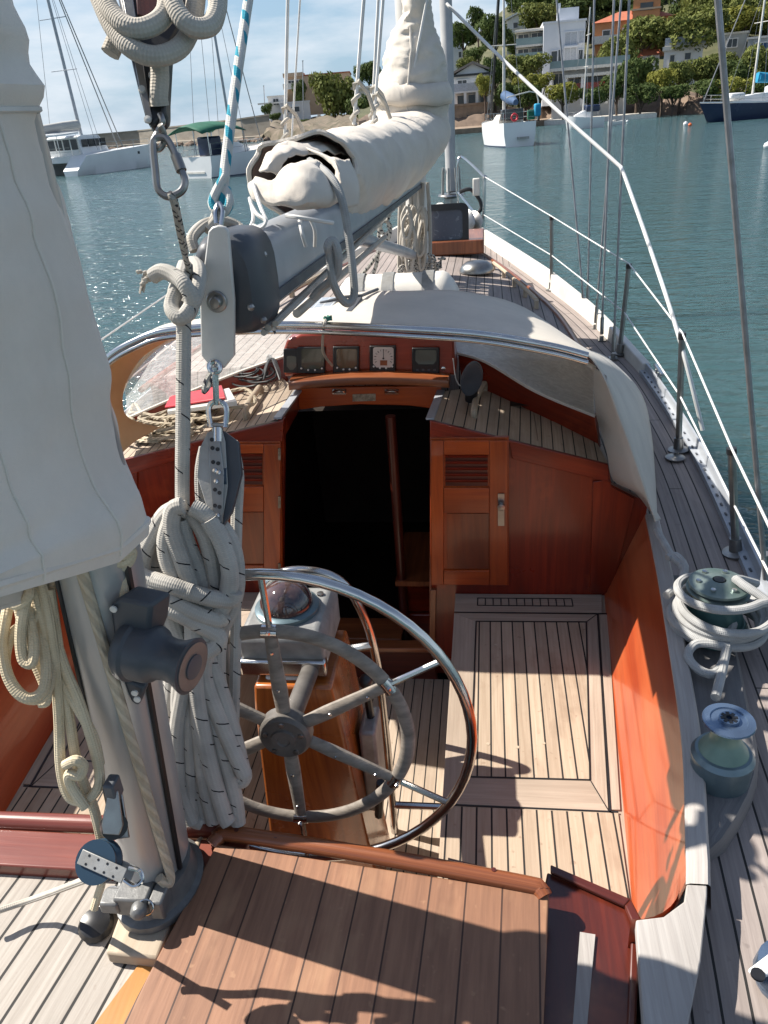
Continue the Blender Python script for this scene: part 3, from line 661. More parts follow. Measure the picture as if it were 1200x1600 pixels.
# opened forward hatch with smoked pane
h0 = Zp(705, 398, 2.06); cx = h0.x-.05; cy = h0.y+.05
part(MB().box((cx, cy+.28, 2.10), (.58, .60, .10)), 'hatch_coaming', mt['rail'], bevel=.01)
A_, B_ = Yp(655, 386, cy+.05), Yp(733, 384, cy+.05); top_ = Yp(733, 316, cy+.12)
hf = MB(); ww = B_.x-A_.x; hh = top_.z-B_.z; c0 = (A_+B_)/2
R4 = Matrix.Rotation(R_(-8), 3, 'X')
fr4 = []
def rrect(w_, h_, r, n=5):
    o = []
    for k, (sx, sz) in enumerate(((1, 1), (-1, 1), (-1, -1), (1, -1))):
        for i in range(n+1):
            a = math.pi/2*k+math.pi/2*i/n; o.append((sx*(w_/2-r)+r*math.cos(a), sz*(h_/2-r)+r*math.sin(a)))
    return o
oo, ii = rrect(ww, hh, .05), rrect(ww-.09, hh-.09, .03)
cen = c0+V((0, .01, hh/2))
def pl3(q, dy): return [cen+R4 @ V((a, dy, b)) for a, b in q]
hf.loft([pl3(ii, -.02), pl3(oo, -.02), pl3(oo, .02), pl3(ii, .02)], 0, True, False)
lid = part(hf, 'hatch_lid', mt['black'], bevel=.003)
part(MB().prism(pl3(ii, -.006), R4 @ V((0, .01, 0))), 'hatch_pane', mt['acryl'], lid)
c = Zp(745, 424, 2.045)
part(MB().lathe([(.115, 0), (.115, .012), (.10, .04), (.07, .062), (.03, .07), (0, .071)], c, n=24), 'mushroom_vent', mt['dsteel'])
# rolled white bag in front of the mast
# ---- main mast, boom, furled headsail, pulpit, stanchions, lifelines, rigging wires
MX, MY = .10, 5.15
mast = part(MB().loft([[V((MX+.068*math.cos(a)*k, MY+.09*math.sin(a)*k, z)) for a in [2*math.pi*j/20 for j in range(20)]] for z, k in ((2.03, 1), (9, 1), (14, .8))], 0), 'main_mast', mt['mastw'])
part(MB().lathe([(.11, 0), (.11, .02), (.09, .03), (.09, .12), (.085, .125)], (MX, MY, 2.045), n=20), 'mast_collar', mt['cast'], mast)
mw = MB(); pw = Yp(655, 348, MY-.1)
mw.lathe([(.05, 0), (.05, .02), (.032, .035), (.03, .07), (.045, .085), (.045, .095), (.012, .10)], pw+V((0, .04, 0)), (0, -1, 0), 16); part(mw, 'mast_winch', mt['steel'], mast)
mc = MB()
for (x, y) in ((640, 335), (668, 345), (648, 395), (632, 370)):
    q = Yp(x, y, MY-.08); mc.bar(q-V((0, 0, .06)), q+V((0, 0, .06)), .014, .03, (0, 1, 0)); mc.bar(q, q+V((0, .06, 0)), .03, .02)
part(mc, 'mast_cleat', mt['dsteel'], mast)
BA, BB = V((.012, 1.66, 2.708)), V((.085, 5.05, 2.655))
def bax(y): t = (y-BA.y)/(BB.y-BA.y); return BA.lerp(BB, t)
rings = []
for y in (1.66, 2.2, 3.5, 5.0):
    c = bax(y); rings.append([c+V((.062*math.copysign(abs(math.cos(a))**.75, math.cos(a)), 0, .088*math.copysign(abs(math.sin(a))**.8, math.sin(a)))) for a in [2*math.pi*j/24 for j in range(24)]])
boom = part(MB().loft(rings, 0), 'main_boom', mt['alu'])
tk = MB(); tk.bar(bax(1.68)+V((.064, 0, -.045)), bax(5.0)+V((.064, 0, -.045)), .006, .022); tk.bar(bax(1.7)+V((0, 0, -.09)), bax(5.0)+V((0, 0, -.09)), .03, .008); part(tk, 'boom_track', mt['dgrey'], boom)
rings = []
for k, (y, s_) in enumerate(((1.55, .80), (1.56, .94), (1.60, 1.06), (1.69, 1.1), (1.70, 1.04))):
    c = bax(y); rings.append([c+V((.066*s_*math.copysign(abs(math.cos(a))**.6, math.cos(a)), 0, .098*s_*math.copysign(abs(math.sin(a))**.6, math.sin(a)))) for a in [2*math.pi*j/24 for j in range(24)]])
cap = part(MB().loft(rings, 0), 'boom_end_cap', mt['ngrey'], boom)
bo = MB()
for px, py, w_ in ((385, 405, 1.6), (392, 480, 1.6), (412, 398, 1.66), (412, 500, 1.64)): bo.sphere(Dp(px, py, w_-.05), .008, 8)
part(bo, 'cap_bolt', mt['dsteel'], boom)
yj = 1.53
pl = [(325, 362), (331, 355), (341, 352), (351, 355), (357, 362), (366, 470), (366, 556), (350, 576), (331, 576), (314, 556), (312, 468)]
ep = part(MB().prism([Yp(x, y, yj) for x, y in pl], (0, .012, 0), 0, (0, 0, 1)), 'boom_end_plate', mt['plate'], boom, bevel=.003)
bt = Yp(339, 471, yj); ro = part(MB().lathe([(.022, 0), (.022, .004), (.020, .006), (.0128, .0062), (.0128, .014), (.010, .018), (0, .0185)], bt, (0, -1, 0), 20), 'plate_bolt', mt['dsteel'], boom)
part(MB().lathe([(.017, 0), (.017, .005), (.010, .006), (.008, .012), (0, .013)], Yp(336, 573, yj), (0, -1, 0), 16), 'plate_pin', mt['steel'], boom)
# vang strut under the boom
part(MB().tube([bax(3.1)+V((0, 0, -.1)), V((MX, MY-.1, 2.2))], .028, 12), 'boom_vang', mt['alu'])
part(MB().tube([bax(2.0)+V((.02, 0, -.15)), bax(3.6)+V((.03, 0, -.16))], .012, 8), 'reefing_line', mt['rp'])
for x0, y0, x1, y1 in ((418, 512, 622, 318), (430, 506, 630, 312), (412, 520, 600, 345)):
    part(MB().tube([Dp(x0, y0, 1.68), Yp(x1, y1, 4.4)], .0075, 6), 'boom_line', mt['rp'])
# furled headsail
fs0 = Dp(705, 300, 9.6); fs1 = Dp(694, -80, 9.0)
ff = part(MB().tube([fs0, fs0.lerp(fs1, .35), fs0.lerp(fs1, .7), fs0+(fs1-fs0)*2.2], [.06, .07, .075, .07], 14), 'furled_headsail', mt['fsail'])
dr = MB(); d0 = fs0+V((0, 0, -.05)); dr.lathe([(.16, 0), (.17, .02), (.09, .05), (.09, .16), (.17, .19), (.16, .21)], d0+V((0, 0, -.18)), n=20); part(dr, 'furling_drum', mt['dsteel'], ff)
wr = MB()
for k in range(7): a = k/7*6.28; wr.tube([d0+V((.12*math.cos(a), .12*math.sin(a), .0)), d0+V((.10*math.cos(a), .10*math.sin(a), .33))], .014, 6)
part(wr, 'furling_cage', mt['cast'], ff)
# stanchions from their base to their tops
ST = [((1150, 862), (1143, 700), 2.45), ((1060, 702), (1066, 520), 3.3), ((968, 552), (983, 412), 4.67), ((862, 452), (862, 338), 6.31)]
tops = []; mids = []
for (b_, t_, yy) in ST:
    x = 0
    for _ in range(3):
        p = Zp(*b_, sheer(yy)); yy = p.y
    p.z = sheer(p.y)-.005; q = Yp(*t_, p.y)
    s_ = part(MB().tube([p, p.lerp(q, .96)], .0135, 10), 'stanchion', mt['dsteel'])
    part(MB().tube([p.lerp(q, .95), q], .0165, 10), 'stanchion_cap', mt['black'], s_)
    d = (q-p).normalized()
    part(MB().lathe([(.045, 0), (.045, .006), (.022, .012), (.019, .06), (.0, .06)], p, d, 16), 'stanchion_foot', mt['dsteel'], s_)
    tops.append(q); mids.append(p.lerp(q, .48))
part(MB().lathe([(.042, 0), (.042, .006), (.034, .010), (0, .011)], Zp(1055, 716, sheer(3.2)-.004), n=20), 'deck_filler', mt['dsteel'])
# port side stanchions mirror
pt_, pm = [], []
for q, p in zip(tops, mids):
    a = V((-q.x, q.y, q.z)); b_ = V((-q.x, q.y, sheer(q.y)))
    part(MB().tube([b_, a], .0135, 8), 'stanchion', mt['dsteel']); pt_.append(a); pm.append(V((-p.x, p.y, p.z)))
# pulpit
yb = 8.2
pa = [Yp(x, y, yb) for x, y in ((753, 384), (756, 330), (757, 276))]; pb = [Yp(x, y, 9.2) for x, y in ((722, 247), (716, 252), (715, 300), (718, 330))]
pul = part(MB().tube(cr_([pa[0], pa[1], pa[2]+V((0, 0, -.02)), pa[2]+V((-.01, .06, .0)), pb[0]+V((.02, -.06, 0)), pb[1], pb[2], pb[3]], 5), .015, 8), 'pulpit', mt['steel'])
part(MB().tube([pb[2]+V((0, 0, .0)), pa[1].lerp(pa[0], .35)], .011, 8), 'pulpit_rail', mt['steel'], pul)
nl = MB(); q = Yp(752, 282, yb+.05); nl.box(q+V((-.05, .05, -.06)), (.07, .05, .16)); part(nl, 'navigation_light', mt['offw'], pul, bevel=.01)
hp = MB(); hp.tube(cr_([Yp(x, y, 8.6) for x, y in ((718, 300), (735, 296), (748, 310), (752, 325), (742, 338))], 5), .02, 8); part(hp, 'anchor_hose', mt['blkm'], pul)
aw = MB(); q = Yp(742, 350, 8.2); aw.lathe([(.11, 0), (.12, .03), (.06, .06), (.06, .12), (.13, .15), (.10, .17)], q, (-.6, -.7, .2), 18); part(aw, 'anchor_windlass', mt['dsteel'])
lf = MB()
end_u, end_l = Zp(1215, 850, 1.98), Zp(1206, 905, 1.72)
up = [pa[2]]+tops[::-1]+[end_u]; lw = [pa[1].lerp(pa[0], .1)]+mids[::-1]+[end_l]
for line, nm in ((up, 'lifeline'), (lw, 'lifeline')): part(MB().tube(line, .0040, 6), nm, mt['wwire'])
for line, nm, zz in ((pt_, 'lifeline', 2.0), (pm, 'lifeline', 1.8)): part(MB().tube([V((-.46, 8.2, sheer(8)+.5))]+line[::-1]+[V((-1.36, 1.0, zz))], .0048, 6), nm, mt['wwire'])
# shrouds on their turnbuckles
SH = [((914, 494), (868, -20), 5.0), ((918, 482), (929, -20), 5.2), ((940, 532), (960, -20), 4.7), ((958, 560), (984, -20), 4.5), ((930, 514), (972, -20), 4.85)]
for k, (b_, t_, yy) in enumerate(SH):
    p = Zp(*b_, sheer(yy)); q = Yp(*t_, p.y+.25 if k != 0 else p.y+.5)
    e = (q-p); s_ = part(MB().tube([p+e*.10, q+e*.8], .0065, 6), 'shroud_wire', mt['wire'])
    tb = MB(); tb.tube([p, p+e*.015], .014, 8); tb.tube([p+e*.02, p+e*.075], .012, 8); tb.tube([p+e*.075, p+e*.10], .008, 8); tb.box(p, (.05, .06, .012))
    part(tb, 'turnbuckle', mt['dsteel'], s_)
a, b_ = Yp(1119, -30, 2.1), Zp(1196, 905, 1.66)
part(MB().tube([b_, b_+(a-b_)*1.6], .0078, 8), 'mizzen_shroud', mt['wire'])
part(MB().tube([Zp(1199, 900, 1.62), Zp(1196, 865, 1.72)], .012, 8), 'mizzen_turnbuckle', mt['dsteel'])
# port wires between mast and left side
for k, ((x0, y0), (x1, y1), yy) in enumerate((((445, 228), (450, -20), 3.6), ((455, 232), (470, -20), 4.4), ((553, 195), (570, -20), 3.4), ((583, 205), (600, -20), 3.9), ((628, 205), (671, -20), 4.6), ((581, 190), (592, -20), 4.2))):
    p, q = Yp(x0, y0, yy), Yp(x1, y1, yy+.1)
    lj = part(MB().tube([p, q+(q-p)*.8], .0072 if k != 1 else .005, 6), 'lazy_jack', mt['rth'])
    if k != 1:
        e = (q-p).normalized(); x_ = e.orthogonal().normalized(); y_ = e.cross(x_)
        kp = [p+e*(.012*t)+(x_*math.cos(t*1.3)+y_*math.sin(t*1.3))*.013 for t in range(14)]
        part(MB().tube(kp+[kp[-1]+x_*.05-e*.03, kp[-1]+x_*.09-e*.09], .0085, 6), 'tie_knot', mt['rp'], lj)
# cleat outboard
q = Zp(1034, 592, 1.65); cl = MB(); cl.bar(q+V((-.02, -.09, .05)), q+V((-.02, .09, .05)), .02, .018); cl.box(q+V((-.02, -.03, .02)), (.025, .025, .06)); cl.box(q+V((-.02, .03, .02)), (.025, .025, .06)); part(cl, 'deck_cleat', mt['steel'], bevel=.004)
# ---- winches
mt['tealc'] = plain('worn grey green winch top', (.20, .245, .235), .4, .5, (.10, .15, .14), 11, rv=.15)
mt['rimb'] = plain('worn brown winch rim', (.23, .165, .135), .5, .1, (.15, .11, .095), 20)
def winch(c, s_, kind):
    if kind == 1:
        w0 = part(MB().lathe([(.135*s_, 0), (.138*s_, .03*s_), (.125*s_, .05*s_), (.118*s_, .06*s_)], c, n=32), 'sheet_winch', mt['teal'])
        part(MB().lathe([(.115*s_, .06*s_), (.105*s_, .09*s_), (.088*s_, .12*s_), (.086*s_, .16*s_), (.10*s_, .185*s_), (.108*s_, .19*s_)], c, n=32, caps=False), 'drum', mt['teal'], w0)
        part(MB().lathe([(.112*s_, .19*s_), (.120*s_, .197*s_), (.120*s_, .204*s_), (.10*s_, .210*s_), (.098*s_, .214*s_), (.114*s_, .220*s_), (.112*s_, .230*s_), (.06*s_, .238*s_), (.045*s_, .246*s_), (.026*s_, .246*s_), (.024*s_, .23*s_)], c, n=32), 'self_tailer', mt['tealc'], w0)
        for k in range(6): a = k*1.047; part(MB().lathe([(.010*s_, .236*s_), (.010*s_, .245*s_), (.0, .246*s_)], c+V((.078*s_*math.cos(a), .078*s_*math.sin(a), 0)), n=8), 'top_bolt', mt['steel'], w0)
        part(MB().lathe([(.022*s_, 0), (.022*s_, .2475*s_)], c, n=8), 'handle_socket', mt['black'], w0)
    else:
        w0 = part(MB().lathe([(.098*s_, -.09*s_), (.100*s_, -.01*s_), (.102*s_, .0), (.104*s_, .022*s_), (.092*s_, .040*s_), (.08*s_, .043*s_)], c, n=32), 'sheet_winch', mt['dsteelb'])
        part(MB().lathe([(.083*s_, .04*s_), (.078*s_, .052*s_), (.055*s_, .085*s_), (.048*s_, .11*s_), (.052*s_, .155*s_), (.060*s_, .166*s_)], c, n=32, caps=False), 'drum', mt['lteal'], w0)
        part(MB().lathe([(.060*s_, .164*s_), (.076*s_, .167*s_), (.086*s_, .172*s_), (.084*s_, .178*s_), (.060*s_, .181*s_), (.058*s_, .176*s_), (.034*s_, .177*s_), (.032*s_, .188*s_), (.020*s_, .188*s_), (.018*s_, .172*s_)], c, n=32), 'top_plate', mt['bluecap'], w0)
        st = MB()
        for k in range(8):
            a = k*math.pi/4; e = c+V((0, 0, .1885*s_)); st.bar(e+V((.006*math.cos(a), .006*math.sin(a), 0)), e+V((.018*math.cos(a), .018*math.sin(a), 0)), .007, .002)
        part(st, 'handle_socket', mt['black'], w0)
    return w0
mt['dsteelb'] = plain('pale blue grey winch base', (.17, .23, .255), .35, .5, (.10, .15, .17), 9)
mt['bluecap'] = plain('blue steel winch top', (.20, .28, .40), .25, .75, (.12, .17, .25), 9)
WN1 = Zp(1112, 985, ZC-.03); winch(WN1, .72, 1)
WN2 = Zp(1128, 1186, ZC+.02); winch(WN2, .66, 2)
# port side twins
winch(V((-WN1.x, WN1.y, WN1.z)), .72, 1); winch(V((-WN2.x, WN2.y, WN2.z)), .66, 2)
# ---- wheel
WC = V((.065, 1.319, 1.738)); RW, RO = .286, .432
def wp(r, a, dy=0): return WC+V((r*math.cos(a), dy, r*math.sin(a)))
wh = part(MB().lathe([(.062, -.012), (.062, .02), (.054, .03), (.030, .030), (.028, .036), (.016, .036), (.014, .032)], WC, (0, -1, 0), 28), 'steering_wheel', mt['hub'])
b = MB()
for k in range(5): b.lathe([(.007, .03), (.006, .034), (0, .0345)], WC+V((.044*math.cos(k*1.2566+.3), 0, .044*math.sin(k*1.2566+.3))), (0, -1, 0), 8)
part(b, 'hub_bolt', mt['dsteel'], wh)
for seg in range(6):
    a0 = math.pi/2+seg*math.pi/3
    part(MB().tube([wp(RW, a0+math.pi/3*(k/14)*.90+.055) for k in range(15)], .0168, 12, flat=.72, up=(0, 1, 0)), 'wheel_rim', mt['wgrey'], wh)
    part(MB().tube([wp(RW, a0+k*.03) for k in (-2, -1, 0, 1, 2)], .0158, 12), 'rim_joint', mt['steel'], wh)
    part(MB().tube([wp(.05, a0), wp(.12, a0), wp(.20, a0), wp(.275, a0)], [.0165, .0185, .0165, .0145], 10, flat=.7, up=(0, 1, 0)), 'spoke', mt['wgrey'], wh)
    part(MB().tube([wp(.29, a0), wp(.425, a0)], .0078, 8), 'rim_strut', mt['steel'], wh)
part(MB().tube([wp(RO, k/64*2*math.pi) for k in range(64)], .0125, 12, closed=True), 'outer_rim', mt['steel'], wh)
b = MB()
for k in range(6):
    a0 = math.pi/2+k*math.pi/3
    for r, q_ in ((.13, .0042), (.235, .0042), (.292, .006)): part(MB().sphere(wp(r, a0, -.0135-(.0035 if r > .25 else 0)), q_, 6), 'spoke_screw', mt['steel'], wh)
part(MB().tube([WC, WC+V((0, .26, -.03))], .024, 14), 'wheel_shaft', mt['hub'], wh)
# ---- binnacle
yq = 1.60
pd = MB(); pd.loft([[V((x, y, z)) for x, y in ((-xw+.02, yq-.02-k*.02), (xw+.02, yq-.02-k*.02), (xw+.02, yq+.20), (-xw+.02, yq+.20))] for z, xw, k in ((ZSO, .175, 0), (1.1, .15, 1), (1.60, .115, 2), (1.68, .105, 2))], 0, True, True)
bn = part(pd, 'binnacle', mt['ped'], bevel=.008)
cx = Yp(462, 1000, 1.72); ct = 1.825
bx = MB(); bx.loft([[V((cx.x+sx*wx, 1.70+sy*wy, z)) for sx, sy in ((-1, -1), (1, -1), (1, 1), (-1, 1))] for z, wx, wy in ((1.68, .10, .10), (1.71, .115, .115), (1.80, .115, .12), (ct, .098, .098))], 0); part(bx, 'compass_housing', mt['hous'], bn, bevel=.008)
part(MB().lathe([(.088, 0), (.088, .012), (.078, .018), (.072, .018)], (cx.x, 1.69, ct), n=28), 'compass_ring', mt['dsteelb'], bn)
part(MB().sphere((cx.x, 1.69, ct+.018), .073, 24, sq=(1, 1, .92)), 'compass_dome', mt['dome'], bn)
part(MB().lathe([(.010, 0), (.010, .006), (.004, .007)], (cx.x+.078, 1.76, ct), n=10), 'lamp_screw', mt['dsteel'], bn)
part(MB().box((cx.x, 1.585, 1.715), (.235, .035, .05)), 'housing_lip', mt['steel'], bn, bevel=.006)
part(MB().box((cx.x+.01, 1.592, 1.635), (.13, .05, .11)), 'gear_cover', mt['plate'], bn, bevel=.012)
lv = MB(); lv.tube([V((.19, 1.72, 1.3)), V((.185, 1.70, 1.56))], .012, 8); lv.sphere((.185, 1.70, 1.57), .022, 10); lv.tube([V((.20, 1.62, 1.12)), V((.22, 1.60, 1.28))], .013, 8); part(lv, 'engine_lever', mt['black'], bn)
part(MB().box((.185, 1.70, 1.27), (.05, .12, .32)), 'lever_box', mt['cast'], bn, bevel=.01)
# guard hoop
hp = [V((-.19, 1.83, ZSO)), V((-.165, 1.83, 1.5)), V((-.13, 1.83, 1.75)), V((-.07, 1.83, 1.845)), V((.03, 1.83, 1.86)), V((.115, 1.83, 1.825)), V((.168, 1.83, 1.72)), V((.197, 1.83, 1.55)), V((.206, 1.83, 1.2)), V((.207, 1.83, ZSO))]
gh = part(MB().tube(cr_(hp, 6), .0135, 12), 'binnacle_guard', mt['steel'], bn)
part(MB().tube([V((.19, 1.83, 1.60)), V((.08, 1.80, 1.60))], .012, 8), 'guard_bar', mt['steel'], bn)
part(MB().tube([V((.207, 1.83, .93)), V((.42, 1.83, .93))], .012, 8), 'foot_bar', mt['steel'])
# ---- aft deck, cockpit end, stern hatch
Y0 = 1.05
ad = MB(); ad.poly([V((-1.25, -.3, 1.548)), V((-.02, -.3, 1.548)), V((-.02, 1.04, 1.548)), V((-1.3, 1.04, 1.548))], 0, (.13, 1, 0)); part(ad, 'aft_deck', mt['adeck'])
part(MB().prism([V((-1.0, 1.135, 1.545)), V((-1.0, 1.04, 1.545)), V((.0, 1.04, 1.545)), V((.0, 1.135, 1.545))], (0, 0, .035)), 'cockpit_end_board', mt['endb'], bevel=.004)
part(MB().prism([V((-1.0, 1.125, .8)), V((.80, 1.125, .8)), V((.80, 1.105, .8)), V((-1.0, 1.105, .8))], (0, 0, .68), 0, (1, 0, 0)), 'cockpit_end', mt['mahd'])
part(MB().tube([V((-1.0, 1.155, 1.578)), V((-.045, 1.16, 1.585))], .021, 12), 'cockpit_end_rail', mt['endb'])
HZ = 1.60
ht = [Zp(338, 1318, HZ), Zp(858, 1396, HZ), Zp(848, 1640, HZ), Zp(170, 1640, HZ)]
par = part(MB().prism([p+V((0, 0, -.03)) for p in ht], (0, 0, .03), 0, (.05, 1, 0)), 'stern_hatch', mt['hatch'], bevel=.004)
n0, n1 = Zp(338, 1306, HZ), Zp(850, 1386, HZ)
part(MB().tube(cr_([n0+V((-.004, -.020, -.006)), n0+V((.008, -.006, .0)), n0+V((.04, .003, .004)), n0.lerp(n1, .5)+V((0, .006, .007)), n1+V((-.04, .002, .003)), n1+V((-.010, -.006, .0)), n1+V((.0, -.018, -.006))], 6), .0175, 12), 'hatch_lip', mt['rail'], par)
sb = MB()
for t in (.07, .2, .36, .52, .7, .86): sb.lathe([(.0052, 0), (.0052, .0012)], n0.lerp(n1, t)+V((0, .006, .021)), n=8)
part(sb, 'wood_plug', mt['mahd'], par)
e = ht[0].lerp(ht[3], 1)
part(MB().prism([p+V((0, 0, -.032)) for p in (ht[0], ht[3], ht[3]+V((.05, 0, 0)), ht[0]+V((.05, 0, 0)))], (0, 0, -.06), 0, (0, 1, 0)), 'hatch_side', mt['rail'], par)
bx = MB(); q = [Zp(855, 1362, 1.53), Zp(980, 1414, 1.53), Zp(996, 1440, 1.53), Zp(985, 1640, 1.53), Zp(800, 1640, 1.53)]
part(bx.prism([p+V((0, 0, -.03)) for p in q], (0, 0, .03), 0, (0, 1, 0)), 'stern_locker_top', mt['mahd'], bevel=.004)
q = [(858, 1360), (880, 1366), (975, 1401), (995, 1430), (988, 1640)]
part(MB().prism([Zp(x, y, 1.535) for x, y in ((985, 1409), (1001, 1440), (992, 1640), (978, 1640), (986, 1446), (975, 1420))], (0, 0, .012)), 'locker_coaming', mt['mahd'], bevel=.004)
part(MB().prism([Zp(x, y, 1.534) for x, y in ((860, 1355), (985, 1409), (976, 1420), (860, 1367))], (0, 0, .010)), 'locker_coaming', mt['mahd'], bevel=.003)
part(MB().prism([Zp(700, 1340, 1.50), Zp(985, 1412, 1.50), Zp(990, 1640, 1.50), Zp(700, 1640, 1.50)], (0, 0, -.5), 0, (1, 0, 0)), 'stern_locker', mt['mahd'])
part(MB().prism([Zp(x, y, 1.532) for x, y in ((906, 1458), (930, 1462), (914, 1640), (892, 1640))], (0, 0, .004), 0, (0, 1, 0)), 'inlaid_teak_strip', mt['cap'])
part(MB().prism([Zp(x, y, 1.553) for x, y in ((232, 1488), (262, 1492), (200, 1640), (120, 1640))], (0, 0, .003), 0, (0, 1, 0)), 'bright_margin_board', mt['yel'])
# mizzen mast, its step and fittings
ms = [Zp(x, y, 1.585) for x, y in ((190, 1418), (262, 1335), (318, 1300), (296, 1345), (246, 1498), (164, 1488))]
part(MB().prism([p+V((0, 0, -.035)) for p in (ms[0], ms[2], ms[4], ms[5])], (0, 0, .035), 0, (0, 1, 0)), 'mast_step_block', mt['ltk'], bevel=.006)
ZX, ZY = -.165, 1.03
def mzx(z): return ZX+.078*(min(z, 2.5)-1.6)
mz = part(MB().loft([[V((mzx(z)+.066*math.cos(a), ZY+.082*math.sin(a), z)) for a in [2*math.pi*j/28 for j in range(28)]] for z in (1.62, 2.5, 4.5, 6.5)], 0), 'mizzen_mast', mt['mast'])
part(MB().tube([V((mzx(z)-.036, ZY-.0705, z)) for z in (1.80, 2.1, 2.47)], .0045, 6), 'mast_groove', mt['black'], mz)
part(MB().tube([V((mzx(z)+.0645, ZY-.030, z)) for z in (1.66, 2.1, 2.47)], .006, 6), 'mast_track', mt['black'], mz)
ft = MB()
ft.loft([[V((ZX+.01+rx*math.cos(a), ZY-.02+ry*math.sin(a), z)) for a in [2*math.pi*j/28 for j in range(28)]] for z, rx, ry in ((1.588, .088, .112), (1.604, .088, .112), (1.610, .078, .098), (1.63, .072, .090), (1.655, .071, .088), (1.657, .06, .08))], 0)
part(ft, 'mast_foot', mt['foot'], mz)
sc_ = MB()
for px, py in ((196, 1402), (243, 1408), (288, 1372)):
    p = Zp(px, py, 1.614); sc_.lathe([(.011, -.008), (.011, .003), (.009, .005), (0, .005)], p, n=12); sc_.bar(p+V((-.008, -.004, .0055)), p+V((.008, .004, .0055)), .002, .0015)
part(sc_, 'foot_screw', mt['dsteel'], mz)
jb = MB(); fq = V((ZX+.0, ZY-.095, 1.65)); jb.box(fq, (.07, .05, .05)); jb.lathe([(.016, 0), (.016, .02), (.01, .03)], fq+V((.02, -.025, .01)), (0.3, -1, .3), 14); jb.box(fq+V((-.045, -.01, .0)), (.04, .04, .03)); jb.box(fq+V((.05, .0, -.005)), (.03, .05, .05)); part(jb, 'foot_bracket', mt['foot'], mz, bevel=.005)
rg = MB(); p = fq+V((.035, -.03, .015)); rg.tube([p+CR*.015*math.cos(t/20*6.283)+CU*.015*math.sin(t/20*6.283) for t in range(20)], .002, 6, closed=True); part(rg, 'split_ring', mt['steel'], mz)
# mizzen halyard winch
wb = Yp(196, 985, .965); axd = V((.86, -.22, -.10)).normalized()
bq = MB(); bq.prism([Yp(x, y, .955) for x, y in ((170, 945), (184, 934), (236, 946), (232, 985), (200, 1066), (186, 1068))], (.02, .04, 0)); bq.prism([Yp(x, y, .962) for x, y in ((190, 1060), (228, 1075), (216, 1105), (204, 1098))], (.0, .02, 0))
mwb = part(bq, 'mast_winch_base', mt['ngrey'], mz, bevel=.006)
wc = Yp(206, 1012, .965)
part(MB().lathe([(0.0486, -0.0090), (0.0551, 0.0000), (0.0551, 0.0108), (0.0502, 0.0162), (0.0486, 0.0406), (0.0454, 0.0496), (0.0373, 0.0586), (0.0348, 0.0768), (0.0373, 0.0947), (0.0454, 0.1101), (0.0470, 0.1155), (0.0405, 0.1173)], wc, axd, 32), 'mast_winch', mt['ngrey'], mz)
part(MB().lathe([(0.0243, 0.1160), (0.0405, 0.1178), (0.0405, 0.1191), (0.0243, 0.1187)], wc, axd, 28), 'winch_rim', mt['rimb'], mz)
part(MB().lathe([(0.0211, 0.1128), (0.0211, 0.1214), (0.0097, 0.1227)], wc, axd, 20), 'winch_socket', mt['dgrey'], mz)
for px, py in ((178, 951), (211, 1082), (215, 1092)): part(MB().lathe([(.006, 0), (.006, .003), (0, .0035)], Yp(px, py, .952), (0, -1, 0), 10), 'base_rivet', mt['plate'], mz)
# ================================================================== SAILS UNDER THEIR COVERS, SPRAYHOOD
def ridge(p, s1, amp, seed=0):
    n1 = noise.noise(p*s1+V((seed, seed*.7, 0))); return amp*(1-2.4*abs(n1))
def fold(p, s1=6, amp=.012, seed=0):
    q = V((p.x*s1+seed, p.y*s1, p.z*s1*.6)); return amp*(noise.noise(q)+.5*noise.noise(q*2.3))
# mizzen cover: bag hanging round the mast and running aft over its boom
edge = [(-14, -20), (20, 40), (24, 60), (14, 85), (42, 115), (55, 135), (54, 152), (36, 168), (46, 200), (60, 232), (74, 280), (90, 330), (106, 390), (122, 450), (136, 520), (150, 600), (168, 660), (188, 705), (207, 750), (215, 780)]
ed = [Yp(x, y, ZY-.06) for x, y in edge]
def mcx(z): return mzx(z) if z < 2.5 else lerp(mzx(2.5), ZX-.06, min(1, (z-2.5)/.5))
ed0 = [(p.z, max(.085, p.x-mcx(p.z)-.012-.042*max(0, min(1, (2.70-p.z)/.2)))) for p in ed]; ed0.sort(); ed = [(z_, sum(interp(ed0, z_+k*.005) for k in range(-2, 3))/5) for z_ in [2.38+.01*i for i in range(90)]]
mz_t = thing('sail_cover', 'pale grey canvas cover bundled round the mizzen mast at the left edge', 'sail cover', (ZX, ZY-.3, 2.36), group=None)
rings = []; NT = 72
zs = [2.425+.0125*i for i in range(70)]
